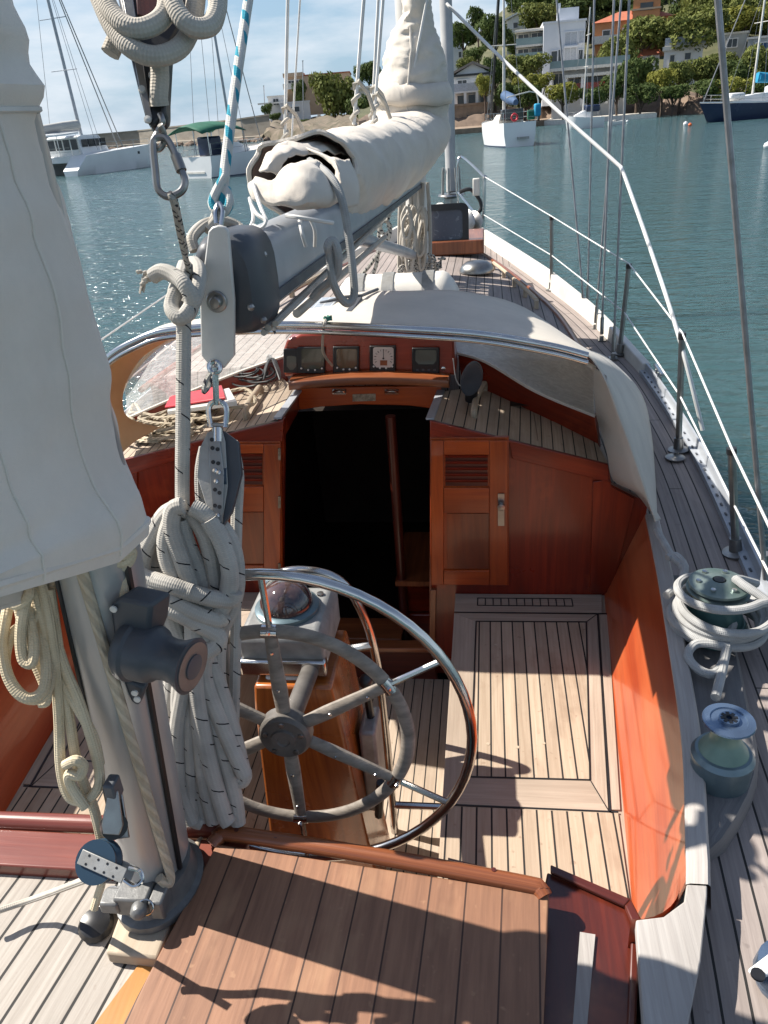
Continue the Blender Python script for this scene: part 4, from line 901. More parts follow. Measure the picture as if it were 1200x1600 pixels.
for z in zs:
    r = interp(ed, z); k = min(1, (z-2.38)/.10)
    lo = []
    for j in range(NT):
        t = j/NT*2*math.pi; cx, sy = math.cos(t), math.sin(t)
        if sy > 0: x, y = r*cx, (.115+.02*min(1, z-2.3))*sy
        else: x, y = r*cx*(1-.25*abs(sy)**3), .95*math.copysign(abs(sy)**1.0, sy)
        p = V((mcx(z)+x, ZY-.02+y, z)); q_ = V((p.x*2.2+p.z*.6, p.y*2.2, p.z*.9)); d = fold(q_, 4.2, .020, 3)+fold(V((p.x*3+p.z*1.6, p.y*3, p.z*.6)), 5, .010, 9)+fold(V((p.x*5-p.z*4, p.y*5, p.z*5)), 3, .008, 2)*max(0, min(1, (z-2.75)*4))+ridge(V((p.x*2+p.z*1.1, p.y*2, p.z*.45)), 3.2, .007, 6)
        dirv = V((cx, sy*.3, 0)).normalized(); p += dirv*(d-.004)
        p.z += .0
        if z < 2.60: p.z += max(0, (ZY-.08)-p.y)*.5*((2.60-z)/.2)
        if z < 2.52:                                             # hem: lower towards the left, rolled under
            p.z += (p.x-(ZX+.16))*.5*(2.52-z)/.12
            p -= V((cx, sy*.25, 0))*.022*(1-k)**2
        lo.append(p)
    rings.append(lo)
rings = [[p+(V((ZX, p.y, p.z))-p)*.06+V((0, 0, .006)) for p in rings[0]]]+rings
cv = MB().loft(rings, 0, True, False); part_cover = cv.build('cover_bag', mt['canvasw'], mz_t)
for j_ in (NT-1, NT-3): MB().tube([rings[i][j_]+(rings[i][j_]-V((ZX, ZY-.05, rings[i][j_].z))).normalized()*.0008 for i in range(2, len(rings))], .0024, 6).build('cover_seam', mt['canvasw'], mz_t)
zt_ = Yp(36, 168, ZY-.06).z; it_ = min(range(len(zs)), key=lambda k: abs(zs[k]-zt_))+1
MB().tube([p+(p-V((mcx(p.z), ZY, p.z))).normalized()*.002 for p in rings[it_]], .004, 6, closed=True).build('cover_tie', mt['rth'], mz_t)
MB().tube([p+V((0, 0, .012)) for p in rings[2]], .006, 6, closed=True).build('cover_hem', mt['canvasw'], mz_t)
# main cover on the boom
mcov = thing('sail_cover', 'cream canvas mainsail cover laced along the boom, heaped high against the main mast', 'sail cover', (.04, 3.4, 2.75))
rows = [(2.02, -.01, 2.79, 2.93, .085), (2.12, .0, 2.755, 2.955, .11), (2.3, .01, 2.72, 2.965, .13), (2.6, .015, 2.675, 2.965, .14), (3.0, .025, 2.655, 2.96, .15), (3.5, .04, 2.64, 2.965, .17), (3.9, .055, 2.635, 2.97, .19), (4.3, .07, 2.645, 2.985, .21), (4.6, .085, 2.67, 3.01, .23), (4.85, .10, 2.72, 3.03, .235), (5.02, .105, 2.80, 3.02, .18)]
rings = []; NT = 64
for i in range(64):
    y = lerp(2.34, 5.02, (i/63)); col = [smooth[1] for smooth in ()]
    v4 = []
    for k in range(1, 5): v4.append(interp([(r[0], r[k]) for r in rows], y))
    xc, zb, zt, hw = v4; lo = []
    for j in range(NT):
        t = j/NT*2*math.pi; c, s_ = math.cos(t), math.sin(t); zc = lerp(zb, zt, .55)
        x = hw*math.copysign(abs(c)**.72, c)*(1 if s_ > 0 else (1-.5*abs(s_)**1.3)); z = zc+(zt-zc)*abs(s_)**.85 if s_ > 0 else zc-(zc-zb)*abs(s_)**.8
        p = V((xc+x, y, z)); a = .012+.012*max(0, s_)
        ro_ = max(0, 1-i/14)*(.17*max(0, c)+.14*max(0, -s_)+.07*noise.noise(V((2.2*c, 2.2*s_, 3.3)))); p.y += ro_; p += V((c, 0, s_))*(fold(V((p.x*1.2, p.y*.7+p.z*1.1, p.z)), 6, a*.4, 1)+ridge(V((p.x*.8, p.y*.9+p.z*1.8+p.x, p.z)), 5.5, .007, 1)+ridge(V((p.x*.6, p.y*1.6-p.z*1.2, p.z*.7)), 9, .0035, 4))
        if s_ > .15 and i % 9 in (4, ): p.z -= .004
        lo.append(p)
    rings.append(lo)
mb = MB().loft(rings, 0, True, False); mb.build('cover_tube', mt['canvas'], mcov)
MB().tube([p+V((0, -.002, 0)) for p in rings[0]], .0075, 6, closed=True).build('mouth_hem', mt['canvas'], mcov)
mb = MB().loft([[p+(V((.0, p.y, 2.86))-p)*.08+V((0, .01*k, 0)) for p in rings[k]] for k in (0, 3, 8, 14)]+[[V((.01, 3.2, 2.86))+(p-V((.01, p.y, 2.86)))*.2 for p in rings[14]]], 0, True, False); mb.build('cover_lining', mt['brn'], mcov)
# stack at the mast
st = [(585, 697, 186), (586, 698, 165), (588, 697, 145), (592, 697, 125), (597, 694, 108), (599, 693, 98), (604, 690, 82), (606, 684, 66), (614, 676, 48), (624, 673, 32), (632, 672, 22), (630, 671, 10), (630, 671, -25), (632, 671, -60)]
rings = []
for l, r, y in st:
    a, b_ = Yp(l, y, 4.82), Yp(r, y, 4.82); rings.append((a.z, (a.x+b_.x)/2, (b_.x-a.x)/2))
rings.sort(); out = []
zz = [2.93+.008*i for i in range(90)]
for z in zz:
    xc, hw = interp([(a, b_) for a, b_, _ in rings], z), interp([(a, c_) for a, _, c_ in rings], z); lo = []
    for j in range(56):
        t = j/56*2*math.pi; p = V((xc+hw*math.cos(t), 4.86+max(hw, .12)*1.25*math.sin(t), z))
        lo.append(p+V((math.cos(t), math.sin(t), 0))*(fold(V((p.x*.5, p.y*.5, p.z*1.4)), 7, .010, 2)+ridge(V((p.x*1.2, p.y, p.z*2.6-p.x*1.2)), 6, .010, 4)+ridge(V((p.x*1.5, p.y, p.z*3+p.x)), 11, .005, 8)))
    out.append(lo)
MB().loft(out, 0, True, True).build('cover_stack', mt['canvas'], mcov)
b = MB(); xm, zm = interp([(a, b_) for a, b_, _ in rings], 3.19), 3.19
for dz in (0,): 
    hw = interp([(a, c_) for a, _, c_ in rings], 3.05)
sm = MB(); pts = [V((interp([(a, b_) for a, b_, _ in rings], z)+.0, 4.86-max(interp([(a, c_) for a, _, c_ in rings], z), .12)*1.25-.012, z)) for z in [2.98+.02*k for k in range(22)]]
sm.tube(pts, .006, 6); sm.build('cover_seam', mt['canvas'], mcov)
fl = []
for z_, dx, dy in ((3.165, 0, 0), (3.13, 0, -.015), (3.09, 0, -.024), (3.06, 0, -.012)):
    xc, hw = interp([(a, b_) for a, b_, _ in rings], z_), interp([(a, c_) for a, _, c_ in rings], z_)
    fl.append([V((xc+(hw+.012-dy)*math.cos(t), 4.86+(max(hw, .12)*1.25+.014-dy)*math.sin(t), z_-.03*math.cos(t*1.0+.8)+.012*noise.noise(V((t*3, z_*9, 0))))) for t in [math.pi+math.pi*j/30 for j in range(31)]])
MB().loft(fl, 0, False, False).build('overlapping_flap', mt['canvas'], mcov, solid=.006)
# torn, open end of the cover
def flap(grid, name, m, seed=0, amp=.012, k=5):
    rows_ = [cr_([Dp(*a) for a in row], k) for row in grid]
    cols = [cr_([r[j] for r in rows_], k) for j in range(len(rows_[0]))]
    Pq = [[cols[j][i]+(CU*.6-fwd*.8)*fold(cols[j][i], 17, amp, seed) for j in range(len(cols))] for i in range(len(cols[0]))]
    return MB().loft(Pq, 0, False, False).build(name, m, mcov, solid=.005)
flap([[(400, 282, 1.86), (425, 285, 1.84), (455, 258, 1.86), (482, 250, 1.90), (505, 262, 1.98)],
      [(388, 292, 1.83), (425, 298, 1.80), (470, 280, 1.80), (505, 285, 1.86), (522, 295, 1.95)],
      [(398, 312, 1.82), (440, 318, 1.78), (480, 318, 1.78), (515, 312, 1.86), (532, 305, 1.96)],
      [(425, 305, 1.88), (450, 322, 1.86), (490, 325, 1.86), (515, 320, 1.92), (530, 310, 2.0)]], 'canvas_flap', mt['canvas'], 2)
flap([[(405, 268, 1.92), (420, 240, 1.96), (435, 226, 2.05), (465, 222, 2.15), (520, 212, 2.5)],
      [(415, 270, 1.90), (432, 246, 1.93), (452, 236, 2.0), (480, 232, 2.1), (530, 224, 2.42)],
      [(436, 274, 1.93), (446, 252, 1.96), (462, 246, 2.02), (490, 240, 2.1), (540, 240, 2.4)]], 'canvas_flap', mt['canvas'], 4)
flap([[(470, 228, 2.10), (500, 238, 2.06), (522, 248, 2.0), (545, 250, 2.05)],
      [(522, 252, 1.99), (530, 272, 1.97), (534, 285, 1.97), (560, 285, 2.04)],
      [(520, 300, 2.0), (530, 310, 1.98), (536, 320, 1.97), (560, 322, 2.04)]], 'mouth_edge', mt['canvas'], 6, .008)
# ---- sprayhood
sp = thing('sprayhood', 'white canvas sprayhood on a stainless hoop over the companionway, clear vinyl windows', 'sprayhood', (0, 2.8, 1.9))
arch = [(128, 690), (146, 620), (158, 575), (178, 552), (212, 533), (255, 518), (350, 510), (480, 508), (660, 516), (760, 524), (860, 541), (918, 556)]
A = [Yp(x, y, 2.43) for x, y in arch]+[Yp(948, 600, 2.40), Yp(985, 700, 2.38), Yp(1024, 815, 2.36)]
frt = [(135, 660, 1.95), (160, 575, 2.20), (195, 536, 2.27), (262, 508, 2.34), (340, 496, 2.37), (430, 486, 2.39), (560, 457, 2.40), (640, 455, 2.40), (722, 456, 2.385), (820, 481, 2.27), (900, 538, 2.06), (952, 562, 1.93), (1000, 612, 1.75), (1018, 680, 1.68), (1027, 812, 1.64)]
Fp = [Zp(*a) for a in frt]
Fp[0] = A[0]+V((-.04, .3, -.05)); Fp[1] = A[2]+V((-.02, .35, -.06)); Fp[2] = A[3]+V((-.0, .42, -.05)); 
A = [A[0], A[1], A[3], A[5], A[6], A[6].lerp(A[7], .6), A[7].lerp(A[8], .4), A[7].lerp(A[8], .8), A[8].lerp(A[9], .6), A[10], A[11], A[12], A[12].lerp(A[13], .5), A[13], A[14]]
a_, f_ = cr_(A, 6), cr_(Fp, 6); P = []
for k in range(9):
    t = k/8; P.append([p.lerp(q, t)+V((0, 0, .012*math.sin(math.pi*t)+fold(p.lerp(q, t), 3, .004))) for p, q in zip(a_, f_)])
MB().loft(P, 0, False, False).build('canopy', mt['dodg'], sp, solid=.003)
tubep = cr_([Yp(x, y, 2.42) for x, y in arch[1:]], 6)
MB().tube(tubep, .0125, 12).build('hoop_tube', mt['steel'], sp)
t2 = [p+V((0, -.010, -.019)) for p in tubep[10:]]
MB().tube(t2, .008, 12).build('grab_tube', mt['steel'], sp)
MB().tube([p+V((0, .014, -.008)) for p in tubep], .008, 6).build('hem_piping', mt['mahd'], sp)
# windows: between the spray boards and the front hoop
def window(bot, top, m_, name='window'):
    bq, tq = cr_(bot, 6), cr_(top, 6); n = min(len(bq), len(tq)); Pq = []
    for k in range(7):
        t = k/6; Pq.append([bq[i].lerp(tq[i], t)+V((0, .02*math.sin(math.pi*t), .006*noise.noise(bq[i]*9+V((t*3, 0, 0))))) for i in range(n)])
    return MB().loft(Pq, 0, False, False).build(name, mt[m_], sp)
topr = [Yp(x, y, yy) for x, y, yy in ((706, 516, 3.0), (790, 530, 2.92), (880, 548, 2.75), (928, 575, 2.52))]
wr_ = window(topR, topr, 'vinylr')
topl = [Yp(x, y, yy) for x, y, yy in ((446, 512, 3.0), (350, 514, 2.95), (255, 536, 2.8), (192, 600, 2.56))]
wl_ = window(topL, topl, 'vinyl')
for tt, bb, nm in ((topr, topR, 'window_binding'), (topl, topL, 'window_binding')):
    MB().tube(cr_(tt, 6), .008, 6).build(nm, mt['dodg'], sp); MB().tube(cr_(bb, 6), .007, 6).build(nm, mt['canvasw'], sp)
fe = [topr[-1], topr[-1].lerp(topR[-1], .5), topR[-1]+V((.005, -.02, 0)), B(948, 716)+V((.0, -.01, .02)), B(953, 752)+V((.01, -.01, .01)), B(992, 772)+V((0, -.01, .01)), B(1020, 806)+V((0, -.03, .01))]
fa = [A[11], A[12], A[13], A[13].lerp(A[14], .3), A[13].lerp(A[14], .55), A[13].lerp(A[14], .8), A[14]]
MB().loft([cr_(fe, 5), [p.lerp(q, .5)+V((.02, 0, 0)) for p, q in zip(cr_(fe, 5), cr_(fa, 5))], cr_(fa, 5)], 0, False, False).build('side_flap', mt['dodg'], sp, solid=.003)
# tan lining of the port side, round the window
tn = MB(); o_ = cr_([Yp(x, y, 2.45) for x, y in ((262, 520), (200, 540), (160, 580), (152, 640), (172, 690), (186, 712))], 6); i_ = cr_([Yp(x, y, yy) for x, y, yy in ((268, 528, 2.75), (222, 558, 2.62), (196, 600, 2.55), (192, 635, 2.54), (205, 655, 2.54), (250, 668, 2.56))], 6)
tn.loft([o_, [p.lerp(q, .5)+V((-.02, 0, 0)) for p, q in zip(o_, i_)], i_], 0, False, False); tn.build('side_lining', mt['tan'], sp, solid=.003)
# solar panel on the hood
s4 = [Zp(438, 494, 2.404), Zp(512, 493, 2.404), Zp(531, 469, 2.412), Zp(466, 471, 2.41)]
o = MB().prism([p+V((0, 0, .006)) for p in s4], (0, 0, .006)).build('solar_panel', mt['solar']); tag(o, 'thin flexible solar panel lying on the sprayhood below the boom', 'solar panel')
# rolled white bag with grey straps
a, b_ = Zp(498, 452, 2.28), Zp(712, 446, 2.26); a.y += .45; b_.y += .42; a.z = b_.z = 2.13
rb = thing('rolled_dinghy', 'rolled white dinghy strapped down on the cabin roof before the mast', 'dinghy', (a+b_)/2-V((0, 0, .12)))
rings = []
for i in range(25):
    t = i/24; c = a.lerp(b_, t); r = .125*min(1, math.sin(math.pi*min(t, 1-t)*3.2+.25) if min(t, 1-t) < .12 else 1)
    rings.append([c+V((0, r*1.2*math.cos(q), r*math.sin(q)*(1+.04*noise.noise(V((t*9, q, 0)))))) for q in [2*math.pi*j/20 for j in range(20)]])
MB().loft(rings, 0).build('rolled_tube', mt['offw'], rb)
for t in (.2, .44, .76):
    c = a.lerp(b_, t); MB().loft([[c+V((dx, .157*math.cos(q), .132*math.sin(q))) for q in [2*math.pi*j/20 for j in range(20)]] for dx in (-.03, .03)], 0, True, False).build('strap', mt['cast'], rb)
# ================================================================== LOOSE GEAR AND ROPES
def ropeobj(name, label, cat, strands, mat, r, n=8, group=None, k=6, closed=False):
    mb = MB()
    for s_ in strands: mb.tube(cr_(s_, k, closed), r, n, closed=closed)
    return tag(mb.build(name, mat), label, cat, group)
def W(y): return 1.50+.27*(y-575)/715
# main sheet: tied to the end plate, down to the big coil
def wob(pts, a=.0): return pts
kn = [(289, 415, 1.50), (282, 440, 1.47), (268, 478, 1.46), (283, 497, 1.45), (303, 470, 1.46), (312, 430, 1.49), (302, 412, 1.53), (284, 430, 1.54), (273, 462, 1.53), (285, 480, 1.50), (287, 510, 1.50), (286, 640, 1.52), (285, 780, 1.56), (289, 850, 1.57)]
tail = [(238, 432, 1.47), (254, 424, 1.46), (274, 432, 1.45), (289, 446, 1.44), (300, 470, 1.45), (292, 492, 1.47), (276, 490, 1.50)]
ropeobj('hanging_rope', 'thick white flecked rope knotted beside the boom end plate, frayed tail to the left', 'rope', [PD(kn), PD(tail)], mt['rw'], .0150, 10)
fr_ = MB()
for k in range(46):
    a = random.random()*6.28; s_ = Dp(240, 431, 1.47); d = -CR*(.02+.012*random.random())+CU*math.sin(a)*.013+V((0, 0, -.004))
    if k % 3 == 0: fr_.tube([s_, s_+d*.7+CU*.004, s_+d+V((0, 0, -.022*random.random()))], .0016, 4)
    else: fr_.sphere(s_+d*random.random()+fwd*.008*math.cos(a), .0045, 6)
frb = fr_.build('frayed_end', mt['rp'], bpy.data.objects['hanging_rope'])
# sheet parts running down from the block
c_ = []
def strand(pts, dw=0.0, jit=2):
    return [Dp(x+random.uniform(-jit, jit)*.4, y, W(y)+dw) for x, y in pts]
ropeobj('sheet_fall', 'flecked white sheet running straight down beside the hanging coil', 'rope', [strand([(362, 690), (372, 740), (370, 800), (368, 900), (368, 1000), (366, 1100), (362, 1290)], .02, 0), strand([(320, 700), (313, 740), (316, 800), (330, 900), (352, 1020), (356, 1290)], .05, 0)], mt['rw'], .0128, 8)
coil = []
top = (288, 795)
spec = [  # loops: left shoulder, right shoulder, hang bottom
 ([(292, 800), (258, 812), (240, 850), (228, 900), (250, 940), (275, 1000), (270, 1100), (272, 1200), (282, 1275)], -.02),
 ([(290, 795), (262, 800), (240, 835), (222, 880), (232, 930), (262, 990), (290, 1080), (296, 1180), (300, 1270), (318, 1285)], -.055),
 ([(285, 790), (270, 797), (268, 830), (285, 880), (300, 930), (305, 1000), (308, 1080), (325, 1180), (350, 1270), (358, 1285)], -.075),
 ([(300, 792), (322, 806), (345, 840), (358, 890), (352, 935), (335, 980), (318, 1050), (345, 1130), (372, 1190), (382, 1210)], -.06),
 ([(296, 800), (318, 830), (332, 880), (336, 940), (320, 1000), (338, 1060), (360, 1130), (377, 1195), (381, 1215), (370, 1218), (350, 1190), (328, 1120), (318, 1040)], -.04),
 ([(305, 790), (335, 812), (362, 850), (371, 905), (362, 950), (345, 990), (340, 1060), (352, 1150), (350, 1250), (340, 1275)], -.025),
 ([(250, 825), (218, 860), (212, 905), (214, 935), (222, 965), (240, 1010), (262, 1060), (262, 1150), (258, 1220), (268, 1270)], -.01),
 ([(276, 800), (250, 830), (236, 880), (260, 920), (295, 960), (320, 1010), (330, 1090), (335, 1200), (325, 1280)], -.03),
 ([(282, 812), (292, 850), (312, 900), (318, 950), (300, 1010), (280, 1080), (285, 1180), (296, 1268)], -.045),
 ([(245, 840), (212, 872), (206, 905), (230, 950), (250, 990), (258, 1040), (272, 1130), (285, 1230), (300, 1282)], .0),
 ([(255, 815), (228, 842), (218, 880), (240, 930), (270, 975), (290, 1030), (300, 1120), (312, 1220), (322, 1280)], -.045),
 ([(230, 890), (226, 940), (248, 985), (268, 1050), (262, 1130), (262, 1210), (276, 1278)], -.03),
 ([(262, 950), (280, 1000), (300, 1060), (312, 1140), (320, 1220), (334, 1284)], -.06),
 ([(330, 960), (318, 1020), (326, 1090), (346, 1170), (366, 1240), (372, 1286)], -.05),
 ([(300, 960), (300, 1010), (286, 1080), (276, 1150), (280, 1230), (300, 1284)], -.068),
 ([(240, 838), (222, 870), (226, 915), (250, 955), (285, 990), (312, 1040)], -.05),
 ([(268, 808), (258, 846), (268, 890), (300, 930), (330, 960), (334, 1000)], -.07),
 ([(326, 812), (348, 850), (360, 900), (352, 940), (330, 975), (322, 1030)], -.07),
 ([(312, 800), (340, 850), (350, 920), (330, 1000), (318, 1100), (308, 1200), (308, 1285)], -.012),
]
for pts, dw in spec: coil.append(strand(pts, dw, 2))
for q in ([(202, 885), (228, 903), (270, 916), (318, 932), (360, 938), (366, 925)], [(208, 880), (204, 890), (220, 905), (255, 925), (300, 955), (340, 968), (352, 960)], [(240, 945), (272, 955), (310, 975), (340, 992), (338, 1008), (318, 1020)], [(215, 870), (200, 882), (214, 900), (245, 908), (300, 925)]):
    coil.append([Dp(x, y, W(y)-.105+.0004*abs(x-285)) for x, y in q])
co_ = MB()
for s_ in coil: co_.tube(cr_(s_, 7), .0178, 10)
tag(co_.build('rope_coil', mt['rw']), 'big coil of thick grey white flecked rope hanging in front of the steering wheel', 'rope coil')
# block under the plate
tb = thing('pulley_block', 'long grey drilled metal pulley block hanging by its shackle under the boom end plate', 'pulley block', Dp(342, 680, W(690)))
def dprism(mb, pts, w_, t, m=0): mb.prism([Dp(x, y, w_+.0*y) for x, y in pts], fwd*t, m)
w0 = W(740)-.03
b = MB(); dprism(b, [(324, 676), (346, 668), (352, 690), (356, 760), (346, 822), (338, 829), (330, 815), (308, 745), (312, 700)], w0, .004); b.build('cheek_plate', mt['dsteelb2'] if 'dsteelb2' in mt else mt['cast'], tb, bevel=.0015)
b = MB(); dprism(b, [(324, 676), (341, 672), (350, 740), (347, 824), (336, 826), (329, 760)], w0-.004, .003); b.build('centre_strap', mt['steelb'] if 'steelb' in mt else mt['dsteel'], tb, bevel=.001)
b = MB(); dprism(b, [(348, 672), (372, 690), (377, 740), (362, 800), (346, 826), (352, 760)], w0+.008, .022); b.build('block_shell', mt['ngrey'], tb, bevel=.003)
b = MB()
for (x, y) in ((331, 687), (339, 684), (332, 700), (340, 702), (333, 722), (341, 724), (336, 765), (343, 770), (336, 790), (343, 792)): b.lathe([(.0042, 0), (.0042, .0008)], Dp(x, y, w0-.0045), -fwd, 10)
b.build('drilled_hole', mt['black'], tb)
b = MB()
for (x, y) in ((336, 735), (342, 738), (338, 752), (340, 805)): b.lathe([(.0052, 0), (.0045, .003), (0, .004)], Dp(x, y, w0-.0045), -fwd, 10)
b.build('rivet', mt['steel'], tb)
b = MB(); b.lathe([(.030, -.010), (.036, -.012), (.036, .012), (.030, .010)], Dp(350, 745, w0+.032), CR, 24); b.build('sheave', mt['blue'], tb)
b = MB(); sh = [(330, 668), (326, 640), (334, 628), (346, 628), (354, 640), (352, 668)]
b.tube(cr_([Dp(x, y, w0+.0) for x, y in sh], 5), .0055, 8); b.tube([Dp(324, 664, w0), Dp(356, 664, w0)], .005, 8); b.build('shackle', mt['steel'], tb)
b = MB(); b.tube([Dp(340, 668, w0+.004), Dp(340, 690, w0+.004)], .011, 10); b.build('swivel', mt['steel'], tb)
tag(MB().tube([Dp(336, 574, 1.505), Dp(338, 632, w0+.002)], .0065, 8).tube([Dp(336, 574, 1.505)+CR*.011*math.cos(t*.4)+CU*.011*math.sin(t*.4) for t in range(16)], .0045, 6, closed=True).build('link_rod', mt['steel']), 'short steel rod linking the boom end plate to the block shackle', 'link rod')
ropeobj('lashing_line', 'small white loop of line dangling behind the plate pin', 'rope', [PD([(333, 578, 1.56), (322, 595, 1.56), (318, 612, 1.56), (325, 606, 1.57), (330, 590, 1.57)])], mt['rs'], .005, 6)
# topping lift above the plate
ropeobj('topping_lift', 'blue and white braided rope rising from the boom end to the masthead', 'rope', [PD([(347, 322, 1.55), (350, 300, 1.55), (352, 262, 1.56), (366, 150, 1.60), (385, 20, 1.66), (402, -90, 1.72)])], mt['rb'], .0108, 10)
ropeobj('eye_splice', 'blue and white eye splice closing the topping lift above its shackle', 'rope eye', [PD([(352, 275, 1.545), (338, 300, 1.54), (332, 318, 1.54), (340, 332, 1.54), (352, 330, 1.54), (358, 316, 1.54), (354, 296, 1.55)])], mt['rb'], .0095, 10)
b = MB(); b.tube(cr_(PD([(338, 350, 1.525), (337, 330, 1.525), (342, 318, 1.53), (348, 330, 1.525), (345, 352, 1.525)]), 5), .005, 8); b.lathe([(.013, -.006), (.013, .006)], Dp(338, 362, 1.525), -fwd, 14)
tag(b.build('shackle', mt['steel']), 'small steel shackle joining blue and white eye splice to the plate', 'shackle')
ropeobj('strop', 'white webbing strop looped over the boom end cap', 'strop', [PD([(305, 392, 1.6), (300, 372, 1.6), (318, 352, 1.62), (345, 345, 1.66), (372, 355, 1.68), (378, 368, 1.66)]), PD([(322, 360, 1.62), (335, 345, 1.63), (340, 330, 1.64)])], mt['rp'], .012, 8)
# tackle top left: coil, block, shackle, carabiner, thin line
wq = 1.12
bt_ = thing('pulley_block', 'black wooden pulley block with steel straps hanging at the top left', 'pulley block', Dp(230, 120, wq))
b = MB(); b.prism([Dp(*a, wq) for a in ((178, -30), (290, -30), (300, 10), (262, 78), (258, 150), (258, 180), (240, 198), (228, 190), (215, 140), (196, 60))], fwd*.035); b.build('block_shell', mt['black'], bt_, bevel=.006)
b = MB(); b.prism([Dp(*a, wq-.003) for a in ((186, -30), (204, -30), (222, 90), (238, 185), (230, 192), (218, 140))], fwd*.003); b.build('steel_strap', mt['dsteel'], bt_, bevel=.001)
for a in ((222, 140), (231, 187), (238, 118)): MB().lathe([(.006, 0), (.005, .003), (0, .0035)], Dp(*a, wq-.003), -fwd, 10).build('strap_bolt', mt['plate'], bt_)
b = MB(); b.prism([Dp(*a, wq-.004) for a in ((210, -25), (250, -25), (262, 15), (240, 35), (214, 22))], fwd*.004); b.build('cheek', mt['mahd'], bt_, bevel=.002)
ropeobj('rope_coil', 'loose loops of thick cream rope hung over the black block, top left', 'rope coil', [PD([(145, -30, wq-.04), (175, 40, wq-.05), (205, 75, wq-.06), (243, 88, wq-.06), (280, 75, wq-.05), (300, 40, wq-.03), (308, -20, wq-.03)]), PD([(155, -30, wq-.05), (172, 15, wq-.06), (200, 42, wq-.07), (232, 42, wq-.07), (258, 20, wq-.06), (262, -30, wq-.05)]), PD([(262, -30, wq-.06), (275, 15, wq-.07), (300, 42, wq-.07), (328, 40, wq-.06), (340, 10, wq-.05), (338, -40, wq-.05)]), PD([(172, 84, wq-.01), (182, 60, wq-.01), (190, 30, wq-.0)]), PD([(248, 90, wq-.02), (250, 120, wq-.012), (248, 150, wq-.006), (250, 165, wq+.0)])], mt['rp'], .0135, 10)
b = MB(); b.tube(cr_(PD([(250, 178, wq), (254, 190, wq), (247, 205, wq+.01), (240, 222, wq+.01), (246, 234, wq+.01), (255, 225, wq+.01), (256, 208, wq), (250, 195, wq-.01)]), 5), .0045, 8)
tag(b.build('steel_shackle', mt['dsteel']), 'steel shackle hooked between the black block and the carabiner', 'shackle')
b = MB(); cb = cr_(PD([(240, 222, wq), (243, 270, wq), (247, 296, wq), (262, 307, wq), (282, 300, wq), (289, 284, wq), (282, 262, wq), (266, 225, wq), (254, 214, wq)]), 6, True); b.tube(cb, .0055, 8, closed=True); b.lathe([(.008, -.012), (.008, .012)], Dp(279, 255, wq), Dp(285, 270, wq)-Dp(275, 244, wq), 10)
tag(b.build('carabiner', mt['dsteel']), 'large steel carabiner hanging open water behind it, upper left', 'carabiner')
ropeobj('thin_line', 'thin speckled line from the carabiner down to the knotted rope', 'rope', [PD([(266, 303, 1.12), (272, 318, 1.13), (282, 370, 1.28), (294, 418, 1.46), (300, 440, 1.5)]), PD([(270, 305, 1.13), (276, 330, 1.16), (290, 395, 1.38)])], mt['rs'], .0058, 6)
# reefing loop at the cover mouth
ropeobj('reef_rope', 'grey rope looping out of the torn sail cover and back to the boom', 'rope', [PD([(484, 252, 2.0), (512, 272, 1.9), (532, 305, 1.88), (545, 370, 1.9), (552, 430, 1.93), (553, 462, 1.95), (543, 474, 1.95), (530, 462, 1.93), (519, 435, 1.9), (515, 400, 1.88), (512, 385, 1.86), (520, 376, 1.86), (528, 395, 1.87), (527, 425, 1.9), (515, 440, 1.92), (500, 452, 1.95), (488, 466, 1.97)])], mt['rg'], .0105, 8)
ropeobj('lashing', 'thin white lashings tied round the bare end of the boom', 'lashing', [PD([(447, 337, 1.70), (470, 340, 1.68), (500, 345, 1.70), (520, 348, 1.74)]), PD([(468, 345, 1.70), (472, 365, 1.68), (478, 385, 1.70)]), PD([(484, 340, 1.69), (492, 360, 1.70), (492, 385, 1.74)]), PD([(392, 318, 1.72), (402, 335, 1.70), (415, 345, 1.69), (408, 356, 1.69), (395, 352, 1.7)]), PD([(396, 288, 1.82), (405, 318, 1.76), (416, 345, 1.70)]), PD([(390, 310, 1.80), (396, 340, 1.74), (388, 360, 1.70), (372, 376, 1.66)])], mt['rth'], .0045, 6)
# mast halyards, coils and lines at the main mast
hl = []
for (x0, x1, b_) in ((623, 626, 428), (634, 630, 428), (657, 656, 425), (672, 668, 428), (628, 634, 425), (646, 641, 405), (640, 650, 390), (652, 646, 415), (662, 661, 420)): hl.append([Yp(x0, b_, 4.98), Yp((x0+x1)/2+random.uniform(-3, 3), 350, 4.99), Yp(x1, 285, 5.0)])
ropeobj('halyard', 'bundle of pale halyards running down the aft face of the main mast', 'halyard', hl, mt['rp'], .011, 6)
cl_ = []
for k in range(15):
    x = random.uniform(630, 662); y = random.uniform(320, 362); h = random.uniform(35, 80); w2 = random.uniform(5, 12); yy = 4.96-.02*k
    cl_.append([Yp(x, y, yy), Yp(x-w2, y+h*.4, yy), Yp(x-w2*.6, y+h, yy), Yp(x+w2*.5, y+h*.95, yy), Yp(x+w2, y+h*.4, yy), Yp(x+2, y, yy)])
ropeobj('rope_coil', 'tangled coils of halyard tail hanging on the main mast cleats', 'rope coil', cl_, mt['rp'], .0095, 6)
hp_ = []
for k in range(26):
    x = random.uniform(628, 690); y = random.uniform(396, 428); hp_.append([Yp(x+random.uniform(-9, 9), y+random.uniform(-9, 6), 4.9+.006*j) for j in range(5)])
ropeobj('line_tangle', 'dark tangle of lines heaped at the foot of the main mast', 'rope', hp_, mt['rs'], .007, 5)
